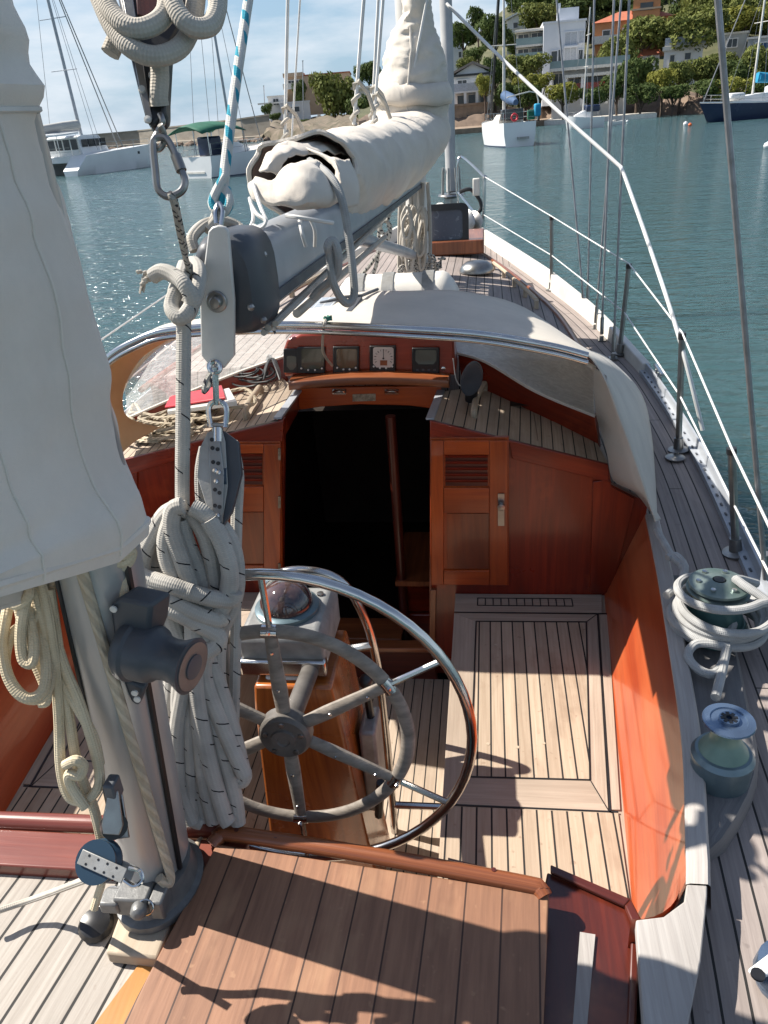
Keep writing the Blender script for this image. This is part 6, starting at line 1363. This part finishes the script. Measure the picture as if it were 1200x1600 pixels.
H = House('white_villa', 'white house with balconies at the top edge between pines', 1050, 1078, 34, -8, 175, 8, 'wallw'); H.win(.2, .55, .8, .85, 'shut'); H.slab(-.1, 1.2, .45, 1.5, 'balcony', 'offw', .3, 'offw'); H.win(.3, .1, .7, .38)
H = House('small_white_house', 'small white house with roof terrace under a leaning pine', 1036, 1096, 105, 80, 127, 7, 'wallw', 'flat', 'offw'); H.win(.17, .02, .28, .7, 'offw'); H.win(.55, .35, .70, .75, 'offw'); H.slab(-.05, 1.1, 1.12, .3, 'terrace', 'offw', .5); H.slab(.0, 1.05, 1.25, .2, 'parapet', 'offw', .2, 'shut')
H = House('garage', 'grey wall with a blue garage door at the right edge', 1165, 1225, 92, 62, 132, 6, 'wallg', 'flat', 'offw', cat='garage'); H.win(.22, .05, .62, .75, 'wallw', 'bcan', 'garage_door')
H = House('hill_wall', 'pale terrace wall with shelter above the navy yacht', 1128, 1165, 80, 55, 140, 5, 'wallg', 'flat', 'offw', cat='building'); H.win(.2, .2, .6, .7)
H = House('orange_roof_shed', 'low shed with orange tiled roof below the tower', 1000, 1030, 98, 88, 130, 4, 'wallw', 'hip', 'tile', cat='shed'); H.win(.3, .2, .7, .7)
# headland houses
H = House('pink_house', 'pink beige house on the headland behind the topping lines', 447, 548, 152, 121, 205, 12, 'wallp', 'flat', 'tile', turn=-4)
H.win(.06, .52, .15, .82); H.win(.18, .52, .26, .82); H.win(.6, .1, .66, .45, 'wallp'); H.slab(-.02, .3, .42, 1.5, 'balcony', 'wallw', .3, 'offw'); H.p(MB().box((H.w*.14, 3, H.h+.4), (H.w*.3, 7, .8)), 'roof_block', 'wallp')
H = House('pale_annex', 'low pale blue annex with a dark window below the pink house', 440, 486, 188, 162, 192, 8, 'wallb', 'flat', 'wallb', cat='annex'); H.win(.25, .45, .42, .75); H.win(.48, .45, .64, .75)
H = House('garden_wall', 'white garden wall with pillars beside the headland tree', 496, 585, 200, 184, 190, 1.0, 'offw', 'flat', 'offw', cat='garden wall')
H.cols((.05, .22, .38, .55), 0, 1.35, .2, 'wallw', .7)
H = House('white_cottage', 'white cottage with terrace at the right of the headland tree', 552, 600, 165, 138, 200, 8, 'wallw', 'flat', 'offw', cat='cottage'); H.win(.55, .15, .8, .6); H.slab(-.1, 1.05, .98, .8, 'terrace', 'offw', .4)
H = House('white_terrace', 'small stepped white terrace at the tip of the headland', 420, 447, 168, 152, 200, 6, 'wallw', 'flat', 'offw', cat='terrace'); H.slab(-.6, 1, .4, 1.5, 'landing', 'offw', .3); H.win(.3, .2, .6, .8)
# ---- trees
crowns = []
def make_crown(seed, flat, nl=13, n=210, size=.078):
    rnd = random.Random(seed); mb = MB()
    lobes = [(V((0, 0, .1)), .5)]
    for k in range(nl):
        a = rnd.random()*6.283; r = rnd.uniform(.3, .72); lobes.append((V((r*math.cos(a), r*math.sin(a), rnd.uniform(-.35, .5)*flat)), rnd.uniform(.24, .42)))
    for c, r in lobes:
        for _ in range(int(n*(r/.35)**2)):
            d = V((rnd.gauss(0, 1), rnd.gauss(0, 1), rnd.gauss(0, 1)+.25)).normalized(); p = c+V((d.x, d.y, d.z*(.55+.35*flat)))*r*rnd.uniform(.72, 1.06)
            nn = (d+V((rnd.gauss(0, .5), rnd.gauss(0, .5), rnd.gauss(0, .5)))).normalized(); x = nn.orthogonal().normalized(); y = nn.cross(x); s_ = size*rnd.uniform(.55, 1.2); an = rnd.random()*6.28
            x, y = x*math.cos(an)+y*math.sin(an), y*math.cos(an)-x*math.sin(an)
            o_ = len(mb.v); mb.v += [p+x*s_, p+y*s_*.5, p-x*s_, p-y*s_*.5]; mb.face([o_, o_+1, o_+2, o_+3], 0, None, [(0, 0)]*4)
    return mb
CM = {}
for k in range(5):
    for m in ('leaf', 'leafd', 'leafy'):
        if m == 'leaf' or True:
            o = make_crown(20+k, .55 if k < 3 else .9).build('crown', mt[m], None, local=True, flat=True); CM[(m, k)] = o.data; bpy.data.objects.remove(o)
def tree(name, label, px, py, rx, ry, d, m, group, ground=None, lean=0, k=None, trunk=True):
    c = Hp(px, py, d); k = random.randrange(5) if k is None else k
    gz = ground if ground is not None else hgt(px, d)-.3
    s = d/math.cos(0)/1290.0; wr, hr_ = rx*s*1.25, ry*s*1.3
    gz = min(gz, c.z-hr_*.9)
    t = thing(name, label, 'shrub' if name == 'shrub' else 'tree', (c.x-lean, c.y, gz), random.random()*6.28 if not lean else 0, group)
    cr2 = bpy.data.objects.new('crown', CM[(m, k)]); COL.objects.link(cr2); cr2.parent = t; cr2.location = (lean, 0, c.z-gz); cr2.scale = (wr, wr, hr_*1.5)
    if trunk:
        mb = MB(); h = c.z-gz; b = .16+.02*wr; tp = V((lean*.7, 0, h*.72))
        mb.tube(cr_([V((0, 0, -.5)), V((lean*.2+.1, .05, h*.35)), tp, V((lean, .0, h))], 4), [b, b*.9, b*.8, b*.7, b*.6, b*.5, b*.35, b*.3], 7)
        for q in range(5): a = q*1.256+1; mb.tube([tp+V((0, 0, -h*.12*(q % 2))), tp.lerp(V((lean+wr*.65*math.cos(a), wr*.65*math.sin(a), h+hr_*.1)), .5)+V((0, 0, .1)), V((lean+wr*.65*math.cos(a), wr*.65*math.sin(a), h+hr_*.1))], [b*.45, b*.3, b*.15], 5)
        mb.build('trunk', mt['bark'], t, local=True)
    return t
TG = 'pines on the hillside across the bay'
TR = [('pine_tree', 'round topped pine standing highest above the villa at the mast', 747, 33, 15, 16, 150, 'leafd'), ('pine_tree', 'dark pine at the left end of the hillside skyline', 724, 56, 18, 17, 146, 'leafd'), ('pine_tree', 'broad dark pine left of the thin yacht mast', 774, 54, 27, 22, 143, 'leafd'),
 ('pine_tree', 'small pine above the white gable', 741, 87, 15, 10, 132, 'leafd'), ('shrub', 'green shrub on the slope behind the gable roof', 726, 101, 14, 9, 128, 'leaf'), ('pine_tree', 'bushy pine right above the glazed flats', 846, 26, 27, 18, 160, 'leaf'), ('pine_tree', 'dark wood pine behind the white block roof', 905, 10, 34, 22, 170, 'leafd'), ('pine_tree', 'dark pine behind the orange roof ridge', 950, 6, 34, 20, 178, 'leafd'),
 ('pine_tree', 'wide yellow green pine in front of the glazed flats', 822, 106, 30, 17, 121, 'leaf'), ('pine_tree', 'green pine crowding the right side of the gabled villa', 774, 116, 19, 20, 117, 'leafd'), ('shrub', 'low bright bush in front of the veranda', 757, 135, 11, 12, 112, 'leafy'), ('pine_tree', 'yellow green pine low on the shore beside the white block', 843, 130, 18, 13, 113, 'leafy'), ('pine_tree', 'small yellow pine left of the low shore pine', 811, 134, 14, 11, 114, 'leafy'), ('shrub', 'grey green scrub on the rocks behind the blue covered yacht', 826, 152, 22, 13, 112, 'leafd'), ('shrub', 'olive bush below the shore villa columns', 880, 146, 20, 14, 111, 'leafy'), ('shrub', 'dark scrub left of the shore villa', 790, 150, 18, 16, 112, 'leafd'), ('shrub', 'scrub on the rocks right of the shore villa', 925, 152, 20, 13, 111, 'leafd'),
 ('pine_tree', 'large umbrella pine in front of the orange tower', 1007, 56, 38, 23, 131, 'leaf'), ('pine_tree', 'green pine spreading left below the umbrella pine', 968, 80, 24, 17, 125, 'leaf'), ('pine_tree', 'leaning pine above the small white house', 1080, 52, 40, 20, 130, 'leaf'), ('pine_tree', 'tall pine at the top edge right of the white villa', 1106, 16, 32, 22, 160, 'leaf'), ('pine_tree', 'yellowish umbrella pine beside the navy yacht mast', 1160, 33, 34, 16, 142, 'leafy'), ('pine_tree', 'green pine at the top right corner', 1192, 10, 26, 20, 170, 'leafd'),
 ('pine_tree', 'yellow green pine over the rock shelf', 1036, 125, 18, 14, 115, 'leafy'), ('pine_tree', 'green pine beside the small white house', 1066, 118, 18, 16, 118, 'leaf'), ('pine_tree', 'pine left of the thick grey shroud', 1093, 110, 19, 16, 120, 'leaf'), ('pine_tree', 'olive pine behind the navy yacht mast', 1124, 108, 23, 18, 120, 'leaf'), ('pine_tree', 'grey green pine below the blue garage', 1157, 113, 22, 17, 118, 'leafd'), ('pine_tree', 'green pine at the right edge below the garage', 1194, 108, 26, 22, 119, 'leaf'), ('pine_tree', 'dark pine in the shade below the tower', 996, 118, 24, 22, 118, 'leafd'), ('pine_tree', 'dark pine above the white jetty', 965, 136, 22, 18, 113, 'leafd'), ('shrub', 'shady scrub hanging over the jetty', 1002, 148, 22, 14, 112, 'leafd'), ('shrub', 'scrub at the foot of the yellow pine', 1052, 145, 20, 10, 112, 'leafd'), ('shrub', 'scrub above the bow of the navy yacht', 1110, 138, 22, 12, 112, 'leafd'), ('shrub', 'dry scrub behind the bright blue sail cover', 1150, 140, 24, 12, 112, 'leafy'), ('shrub', 'dense scrub at the right edge of the shore', 1195, 142, 22, 14, 112, 'leafd'), ('pine_tree', 'pine behind the pale shelter wall', 1135, 64, 20, 14, 150, 'leafd'), ('pine_tree', 'pine filling the gap right of the garage', 1215, 70, 20, 18, 150, 'leafd')]
for n_, lb, px, py, rx, ry, d, m in TR: tree(n_, lb, px, py, rx, ry, d, m, TG if n_ == 'pine_tree' else 'scrub bushes along the far shore')
for k in range(95):
    px = random.uniform(800, 1330); d = random.uniform(140, 222); z = hgt(px, d)+2.2
    py0 = None
    c = V((CP.x, CP.y, 0))+hdir(px)*d; v_ = V((c.x, c.y, z))-CP; w_ = v_.dot(fwd); X_, Y_ = 600+F*v_.dot(CR)/w_, 800-F*v_.dot(CU)/w_
    tree('pine_tree', 'one of the many pines covering the upper slope behind the villas', X_, Y_, 22, 16, d, random.choice(('leaf', 'leafd', 'leafd')), 'upper slope pines')
gh_ = WZ+2.4
tree('broad_tree', 'big bushy green tree in front of the pink headland house', 522, 152, 31, 31, 185, 'leaf', None, gh_, k=3); tree('shrub', 'dark climber bush on the pink house wall', 467, 146, 10, 13, 200, 'leafd', None, gh_, trunk=False, k=4)
tree('broad_tree', 'dark leafy tree at the right end of the headland wall', 563, 180, 23, 20, 180, 'leafd', None, gh_, k=4); tree('pine_tree', 'dark pine on the headland behind the white cottage', 576, 116, 17, 16, 225, 'leafd', None, gh_+2); tree('shrub', 'small dark bush at the tip of the headland', 417, 172, 8, 8, 195, 'leafd', None, gh_, k=3, trunk=False)
for lb_, px_, py_, rx_, ry_ in (('low grey green bush on the headland rocks left of the annex', 430, 183, 9, 5), ('low bush on the headland bank below the annex', 470, 193, 12, 5), ('low scrub along the foot of the headland wall', 515, 201, 14, 5), ('low scrub below the dark headland tree', 548, 203, 12, 5)):
    tree('shrub', lb_, px_, py_, rx_, ry_, 182, 'leafd', None, WZ+1.2, k=3, trunk=False)
# ---- quays, buoys
def slabpx(name, label, cat, pts, z, th, m):
    o = MB().prism([Zp(x, y, WZ)+V((0, 0, z-th)) for x, y in pts], (0, 0, th)).build(name, mt[m]); return tag(o, label, cat)
slabpx('quay', 'brown stone quay edge below the boathouse wall', 'quay', [(690, 212), (776, 205), (850, 196), (860, 191), (770, 198), (690, 204)], .55, .8, 'stone')
slabpx('jetty', 'long thin white jetty along the rocky shore', 'jetty', [(850, 196), (905, 192.5), (1026, 183.5), (1022, 181.5), (905, 188.5), (850, 191)], .5, .7, 'offw')
def buoy(px, py, r, m, label):
    p = Zp(px, py, WZ); t = MB(); r *= .62; t.lathe([(0, -.1), (r*.8, .0), (r, r*.6), (r*.75, r*1.2), (r*.2, r*1.45), (r*.12, r*1.6), (0, r*1.62)], p, n=14); tag(t.build('mooring_buoy', mt[m]), label, 'buoy', 'mooring buoys')
buoy(797, 203, .28, 'hull', 'small white buoy between the two white yachts'); buoy(1071, 196, .33, 'hull', 'white buoy ahead of the navy yacht'); buoy(1078, 197, .26, 'orange', 'orange buoy under the bow of the navy yacht'); buoy(762, 226, .3, 'hull', 'white fender buoy left of the blue covered yacht'); buoy(1199, 232, .3, 'hull', 'white buoy at the right edge'); buoy(980, 191, .24, 'hull', 'white buoy off the jetty')
# ---- boats (local frame: x towards the bow, z up from the waterline)
def hull_mb(L_, B_, fb, fs, stern=.7, n=24, under=.35, rake=.06, sheer_=.1, xmax=.42, tr=0.0):
    rings = []
    for i in range(n+1):
        t = i/n; x = t*L_
        b = B_/2*(stern+(1-stern)*math.sin(math.pi/2*min(1, t/xmax)) if t < xmax else math.cos(math.pi/2*((t-xmax)/(1-xmax))**1.7)**.8+.004)
        zt = lerp(fs, fb, t)-sheer_*math.sin(math.pi*t)
        xx = x
        ring_ = []
        for s_ in (-1, 1):
            l = [(0.0, -under), (.55, -under*.7), (.86, 0.0), (.97, zt*.5), (1.0, zt)]
            if s_ > 0: l = l[::-1] 
            else: l = l
            for k_, z in (l[1:] if s_ < 0 else l[:-1] + [l[-1]]):
                dx = (z/zt)*rake*L_*(t**6)-tr*(1-t)**8*(z/zt)
                ring_.append(V((xx+dx-rake*L_*t**6, s_*b*k_, z)))
        # order: port down to keel then starboard up
        rings.append([r for r in ring_])
    return rings
def hull(t, L_, B_, fb, fs, m='hull', boot=None, **kw):
    rings = hull_mb(L_, B_, fb, fs, **kw); mb = MB(); rr = []
    for r in rings:
        st = r[:4]; pt = r[4:]                                    # starboard: low->high ; port: high->low->keel
        rr.append(pt+st)                                           # port sheer .. keel .. starboard sheer
    mb.loft(rr, 0, False, False)
    o = len(mb.v); a = rr[0]; mb.poly([p for p in a])
    h = mb.build('hull', mt[m], t, local=True)
    dk_ = MB(); dk_.loft([[r[0]+V((0, -.02, -.06)), V((r[0].x, 0, r[0].z-.02)), r[-1]+V((0, .02, -.06))] for r in rr], 0, False, False); dk_.build('deck', mt['offw'], t, local=True)
    if boot:
        bs = MB()
        for s_ in (1, -1):
            P_ = []
            for r in rr:
                e = [q for q in r if (q.y*s_ >= 0)]; lo = min(e, key=lambda q: abs(q.z)); P_.append([V((lo.x, lo.y+s_*.012, -.12)), V((lo.x, lo.y+s_*.016, .16))])
            bs.loft(P_, 0, False, False)
        bs.build('boot_stripe', mt[boot], t, local=True)
    return rr
def rig(t, x, z0, h, m='alu', r=.075, lean=0, stays=(), spreader=(.45, .75)):
    MB().tube([V((x, 0, z0)), V((x-lean*h, 0, z0+h))], [r, r*.75], 8).build('mast', mt[m], t, local=True)
    for f_ in spreader: MB().tube([V((x-lean*h*f_, -.9, z0+h*f_)), V((x-lean*h*f_, .9, z0+h*f_))], .03, 5).build('spreader', mt[m], t, local=True)
    for a in stays: MB().tube([V(a[:3]), V((x-lean*h*a[3], 0, z0+h*a[3]))], a[4] if len(a) > 4 else .016, 5).build('stay', mt['wire'] if len(a) < 6 else mt[a[5]], t, local=True)
def boatthing(name, label, cat, p, heading): return thing(name, label, cat, (p.x, p.y, WZ), heading)
def guard(t, pts, h=.6, name='guard_rail'):
    mb = MB(); pts = [V(p) for p in pts]
    for p in pts: mb.tube([p, p+V((0, 0, h))], .018, 5)
    for z in (h, h*.5): mb.tube([p+V((0, 0, z)) for p in pts], .012, 5)
    mb.build(name, mt['steel'], t, local=True)
def cabin(t, rings, m='hull', name='cabin'): return MB().loft(rings, 0, True, True).build(name, mt[m], t, local=True)
def box_ring(x, w_, z0, z1, k=.8): return [V((x, -w_, z0)), V((x, w_, z0)), V((x, w_*k, z1)), V((x, -w_*k, z1))]
# catamaran
S0 = Zp(112, 276, WZ); vd = hdir(170); rd = V((vd.y, -vd.x, 0)); th_ = R_(50)
ax_c = rd*math.cos(th_)+vd*math.sin(th_); Lh = 128/1349*math.hypot(S0.x-CP.x, S0.y-CP.y)/math.cos(th_); hd_ = math.atan2(ax_c.y, ax_c.x); S1 = S0+ax_c*Lh
sc_c = (S1-S0).length/11.0
ct = boatthing('catamaran', 'white catamaran with green bottom and stowed sail moored at the left', 'catamaran', S0, hd_)
Lh = (S1-S0).length
bb = 5.6*min(1.3, Lh/11)
for yo in (0, bb):
    rr = hull_mb(Lh, 1.7, 1.75, 1.3, .85, tr=.0, rake=.01, sheer_=-.05); mb = MB()
    rr = [[p+V((0, yo, 0)) for p in (r[4:]+r[:4])] for r in rr]
    # sugar-scoop stern
    for i, r in enumerate(rr[:4]):
        for j, p in enumerate(r):
            if p.z > .25: r[j] = V((p.x, p.y, .35+(p.z-.35)*(.05+.32*i)))
    mb.loft(rr, 0, False, False); mb.poly(rr[0]); mb.build('hull', mt['hull'], ct, local=True)
    MB().loft([[r[0], r[-1]] for r in rr], 0, False, False).build('side_deck', mt['hull'], ct, local=True)
    MB().loft([[p+V((0, s_*.014, z)) for z in (-.18, .0)] for s_, q in ((1, 0),) for p in [V((r[2].x, r[2].y, .1)) for r in rr]], 0, False, False).build('bottom_paint', mt['greenb'], ct, local=True)
    st = MB()
    for k in range(3): st.box((.3+.45*k, yo, .42+.22*k), (.5, 1.25, .14))
    st.build('transom_step', mt['hull'], ct, local=True)
    MB().box((Lh*.55, yo-.8, 1.12), (.35, .03, .2)).build('porthole', mt['wglass'], ct, local=True); MB().box((Lh*.75, yo-.72, 1.2), (.3, .03, .2)).build('porthole', mt['wglass'], ct, local=True)
MB().box((Lh*.48, bb/2, 1.15), (Lh*.62, bb-1.2, .5)).build('bridge_deck', mt['hull'], ct, local=True, bevel=.05)
sal = cabin(ct, [[V((x, bb/2-w_, 1.4)), V((x, bb/2+w_, 1.4)), V((x, bb/2+w_*.86, z)), V((x, bb/2-w_*.86, z))] for x, w_, z in ((Lh*.26, bb*.36, 2.7), (Lh*.30, bb*.38, 2.85), (Lh*.5, bb*.36, 2.8), (Lh*.62, bb*.28, 1.9))], 'hull', 'saloon')
wn_ = MB()
for k in range(4): wn_.box((Lh*(.30+.07*k), bb/2-bb*.36-.0, 2.25), (Lh*.055, .12, .55))
for k in range(4): wn_.box((Lh*.262, bb/2+(-1.5+k)*bb*.15, 2.2), (.1, bb*.12, .75))
wn_.build('saloon_windows', mt['wglass'], ct, local=True)
MB().prism([V((Lh*.02, bb*.15, 2.85)), V((Lh*.26, bb*.15, 2.95)), V((Lh*.26, bb*.85, 2.95)), V((Lh*.02, bb*.85, 2.85))], (0, 0, .12)).build('bimini', mt['hull'], ct, local=True)
bmp = MB()
for x in (.03, .24):
    for y in (.17, .83): bmp.tube([V((Lh*x, bb*y, 1.4)), V((Lh*x, bb*y, 2.9))], .03, 6)
bmp.build('bimini_pole', mt['steel'], ct, local=True)
MB().tube([V((Lh*.05, bb/2, 3.4)), V((Lh*.3, bb/2, 3.55)), V((Lh*.47, bb/2, 3.6))], [.28, .34, .38], 10).build('stowed_sail', mt['wallg'], ct, local=True)
MB().tube([V((Lh*.04, bb/2, 3.15)), V((Lh*.47, bb/2, 3.2))], .09, 8).build('boom', mt['alu'], ct, local=True)
MB().tube([V((Lh*.49, bb/2, 2.7)), V((Lh*.44, bb/2, 18))], [.14, .11], 10).build('mast', mt['alu'], ct, local=True)
for f_ in (7.5, 11): MB().tube([V((Lh*.46, bb/2-1.3, f_)), V((Lh*.46, bb/2+1.3, f_))], .03, 6).build('spreader', mt['alu'], ct, local=True)
for a in ((Lh*.97, bb/2, 1.6), (Lh*.90, bb/2, 1.7), (Lh*.40, 0, 1.7), (Lh*.40, bb, 1.7), (Lh*.36, 0.1, 1.7)): MB().tube([V(a), V((Lh*.44, bb/2, 17))], .045 if a[1] == bb/2 else .018, 5).build('stay', mt['wire'], ct, local=True)
guard(ct, [(Lh*q, -.75, 1.6) for q in (.3, .5, .7, .9)]); guard(ct, [(Lh*.12, bb*q, 1.4) for q in (.1, .4, .6, .9)])
fdn = MB(); fdn.sphere((.5, bb+.9, .7), .3, 10); fdn.build('fender', mt['hull'], ct, local=True)
# sloop with the green awning
S0 = Zp(308, 279, WZ); vd = hdir(360); rd = V((vd.y, -vd.x, 0)); th_ = R_(42); S1 = S0+(rd*math.cos(th_)+vd*math.sin(th_))*(112/1349*math.hypot(S0.x-CP.x, S0.y-CP.y)/math.cos(th_)); Ls = (S1-S0).length
sp_ = boatthing('moored_sloop', 'white sloop with open transom under a green awning', 'sailing boat', S0, math.atan2(S1.y-S0.y, S1.x-S0.x))
hull(sp_, Ls, 3.5, 1.5, 1.15, tr=.0, boot='navy', stern=.85)
cabin(sp_, [box_ring(x, w_, 1.0, z) for x, w_, z in ((Ls*.36, 1.1, 1.7), (Ls*.5, 1.05, 1.75), (Ls*.72, .6, 1.35))])
st = MB()
for k in range(3): st.box((.12+.3*k, 0, .3+.22*k), (.32, 1.6-.1*k, .1))
st.build('transom_step', mt['offw'], sp_, local=True)
aw_ = []
for i in range(13):
    t = i/12; x = lerp(-.4, Ls*.52, t); aw_.append([V((x, s_*1.55, 2.75-.42*abs(s_)**1.5+.2*math.sin(math.pi*t))) for s_ in (-1, -.6, -.2, .2, .6, 1)])
MB().loft(aw_, 0, False, False).build('awning', mt['gcan'], sp_, local=True, solid=.05)
pp = MB()
for x in (.1, Ls*.25, Ls*.5):
    for y in (-1.4, 1.4): pp.tube([V((x, y, .9)), V((x, y, 2.5))], .03, 5)
pp.build('awning_pole', mt['steel'], sp_, local=True)
MB().box((Ls*.3, .4, 1.6), (.9, 1.2, 1.1)).build('cockpit_shelter', mt['navy'], sp_, local=True, bevel=.1)
rig(sp_, Ls*.56, 1.3, 15, 'alu', .085, .03, [(Ls*.99, 0, 1.5, .95, .03), (Ls*.5, 1.6, 1.1, .97), (Ls*.5, -1.6, 1.1, .97), (.1, 0, 1.1, 1), (Ls*.6, 1.5, 1.1, .5)])
guard(sp_, [(Ls*q, -1.3*min(1, (1.03-q)*3), 1.2) for q in (.05, .3, .55, .8, .97)]); guard(sp_, [(Ls*q, 1.3*min(1, (1.03-q)*3), 1.2) for q in (.05, .3, .55, .8, .97)])
# yacht with blue sail cover
S0 = Zp(812, 229, WZ); fw_ = hdir(812); hd = math.atan2(fw_.y, fw_.x)+R_(16); kx = (S0-CP).length/1290*62/3.3
by = boatthing('moored_yacht', 'white yacht with blue sail cover and red lifebuoy, stern towards us', 'sailing boat', S0, hd)
hull(by, 9.5*kx, 3.2*kx, 1.9*kx, 1.75*kx, boot='navy', stern=.82, xmax=.4)
cabin(by, [box_ring(x*kx, w_*kx, 1.5*kx, z*kx) for x, w_, z in ((2.6, 1.1, 2.3), (4, 1.05, 2.35), (6.5, .6, 2.0))], 'offw')
MB().box((2.3*kx, 0, 2.3*kx), (.6*kx, 1.8*kx, .8*kx)).build('windscreen', mt['wglass'], by, local=True, bevel=.08)
MB().tube([V((1.2*kx, 0, 3.15*kx)), V((2.6*kx, 0, 3.4*kx)), V((4.5*kx, 0, 3.7*kx))], [.22*kx, .42*kx, .40*kx], 10).build('sail_cover', mt['bcan'], by, local=True)
guard(by, [(x*kx, y*kx, 1.7*kx) for x, y in ((5, 1.5), (2.5, 1.45), (.15, 1.3), (.1, -1.3), (2.5, -1.45), (5, -1.5))], .75*kx)
MB().tube([V((.06*kx, .42*kx, 2.1*kx))+V((0, .24*kx*math.cos(a), .24*kx*math.sin(a))) for a in [k/20*6.283 for k in range(20)]], .07*kx, 8, closed=True).build('lifebuoy', mt['red'], by, local=True)
MB().tube(cr_([V((.3*kx, -1.5*kx, 1.8*kx)), V((.2*kx, -1.35*kx, 3.7*kx)), V((.2*kx, .5*kx, 3.6*kx)), V((.2*kx, 1.0*kx, 3.5*kx))], 3), .05*kx, 6).build('stern_gantry', mt['offw'], by, local=True)
MB().box((.2*kx, -1.45*kx, 2.5*kx), (.5*kx, .5*kx, .9*kx)).build('stern_dodger', mt['ccan'], by, local=True, bevel=.1); MB().box((.35*kx, -1.0*kx, 2.2*kx), (.3*kx, .6*kx, .7*kx)).build('green_locker', mt['gcan'], by, local=True, bevel=.08)
MB().box((-.25*kx, -.2*kx, .62*kx), (.3*kx, .9*kx, .16*kx)).build('swim_ladder', mt['cast'], by, local=True)
rig(by, 4.9*kx, 2.0*kx, 14*kx, 'mastw', .11*kx, .0, [(9.3*kx, 0, 1.9*kx, .96, .10, 'black'), (.2*kx, 1.1*kx, 1.7*kx, 1), (4.7*kx, 1.5*kx, 1.8*kx, .97), (4.7*kx, -1.5*kx, 1.8*kx, .97)], (.38, .7))
# small white yacht by the jetty
S0, S1 = Zp(882, 203, WZ), Zp(940, 198.5, WZ); Lw = min((S1-S0).length, 8)
sw = boatthing('small_yacht', 'small white yacht with dark hood moored off the jetty', 'sailing boat', S1, math.atan2(S0.y-S1.y, S0.x-S1.x))
hull(sw, Lw, 2.4, 1.25, .95, stern=.8); cabin(sw, [box_ring(x*Lw, w_, .9, z) for x, w_, z in ((.35, .8, 1.6), (.5, .8, 1.6), (.75, .4, 1.2))], 'hull'); MB().box((Lw*.3, 0, 1.75), (1.4, 1.6, .6)).build('spray_hood', mt['navy'], sw, local=True, bevel=.15)
rig(sw, Lw*.52, 1.4, 8.8, 'mastw', .08, .03, [(Lw*.98, 0, 1.2, .97), (.1, 0, 1.0, 1), (Lw*.5, 1.1, 1, .95), (Lw*.5, -1.1, 1, .95)]); guard(sw, [(Lw*q, -1.0*min(1, (1.05-q)*3), 1.0) for q in (.05, .4, .7, .97)], .5)
# rowing boats by the jetty
for (x0, y0, x1, y1, lb) in ((950, 196.5, 978, 194.5, 'low white dinghy lying off the jetty'), (972, 184.5, 990, 183, 'tiny white tender tied up at the jetty')):
    S0, S1 = Zp(x0, y0, WZ), Zp(x1, y1, WZ); rbt = boatthing('dinghy', lb, 'dinghy', S0, math.atan2(S1.y-S0.y, S1.x-S0.x)); l_ = (S1-S0).length
    hull(rbt, min(l_, 3.2), 1.2, .5, .4, stern=.8, under=.15); MB().box((.6, 0, .45), (.25, .9, .08)).build('thwart', mt['offw'], rbt, local=True)
# navy yacht
S0 = Zp(1090, 193, WZ); vd = hdir(1120); rd = V((vd.y, -vd.x, 0)); dn = -(rd*.80+vd*.60).normalized(); Ln = 10.5; S1 = S0-dn*Ln
nv = boatthing('navy_yacht', 'navy blue yacht with bright blue boom cover at the right edge', 'sailing boat', S1, math.atan2(dn.y, dn.x))
hull(nv, Ln, 2.9, 1.55, 1.15, 'navy', rake=.09, stern=.6)
MB().loft([[p+V((0, 0, .02)), p+V((0, 0, .11))] for p in [r[-1] for r in [q[4:]+q[:4] for q in hull_mb(Ln, 2.94, 1.55, 1.15, .6, rake=.09)]]]+[], 0, False, False).build('rail_strake', mt['hull'], nv, local=True)
MB().loft([[p+V((0, 0, .02)), p+V((0, 0, .11))] for p in [r[0] for r in [q[4:]+q[:4] for q in hull_mb(Ln, 2.94, 1.55, 1.15, .6, rake=.09)]]]+[], 0, False, False).build('rail_strake', mt['hull'], nv, local=True)
cabin(nv, [box_ring(x, w_, 1.2, z) for x, w_, z in ((Ln*.30, .95, 1.95), (Ln*.42, .95, 2.0), (Ln*.60, .7, 1.85), (Ln*.72, .45, 1.5))]); MB().box((Ln*.27, 0, 2.0), (1.3, 1.7, 1.0)).build('cockpit_hood', mt['wallb'], nv, local=True, bevel=.2)
MB().box((Ln*.68, 0, 1.85), (1.5, 1.3, .6)).build('foredeck_tender', mt['hull'], nv, local=True, bevel=.2)
MB().tube([V((Ln*.06, 0, 2.75)), V((Ln*.25, 0, 3.0)), V((Ln*.47, 0, 3.2))], [.22, .34, .42], 10).build('boom_cover', mt['ccan'], nv, local=True)
rig(nv, Ln*.5, 1.9, 12, 'mastw', .10, .0, [(Ln*.97, 0, 1.6, .98, .05), (.1, 0, 1.2, 1), (Ln*.48, 1.3, 1.3, .97), (Ln*.48, -1.3, 1.3, .97), (Ln*.75, 0, 1.6, .7)], (.45,))
guard(nv, [(Ln*.97, 0, 1.55), (Ln*.85, .7, 1.5), (Ln*.7, 1.1, 1.4), (Ln*.5, 1.35, 1.3), (Ln*.3, 1.3, 1.2)]); guard(nv, [(Ln*.97, 0, 1.55), (Ln*.85, -.7, 1.5), (Ln*.7, -1.1, 1.4), (Ln*.5, -1.35, 1.3), (Ln*.3, -1.3, 1.2)])
# distant masts and flag staff
for px, yb, yt, d, lb in ((357, 205, 172, 230, 'bare light mast rising behind the breakwater'), (413, 190, 134, 215, 'thin utility pole at the tip of the headland'), (474, 205, 95, 186, 'slim mast before the pink house')):
    a, b = Hp(px, yb, d), Hp(px-1, yt, d); a.z = WZ
    tag(MB().tube([a, b], .09, 6).box(b, (.3, .3, .12)).build('mast_pole', mt['alu']), lb, 'pole')
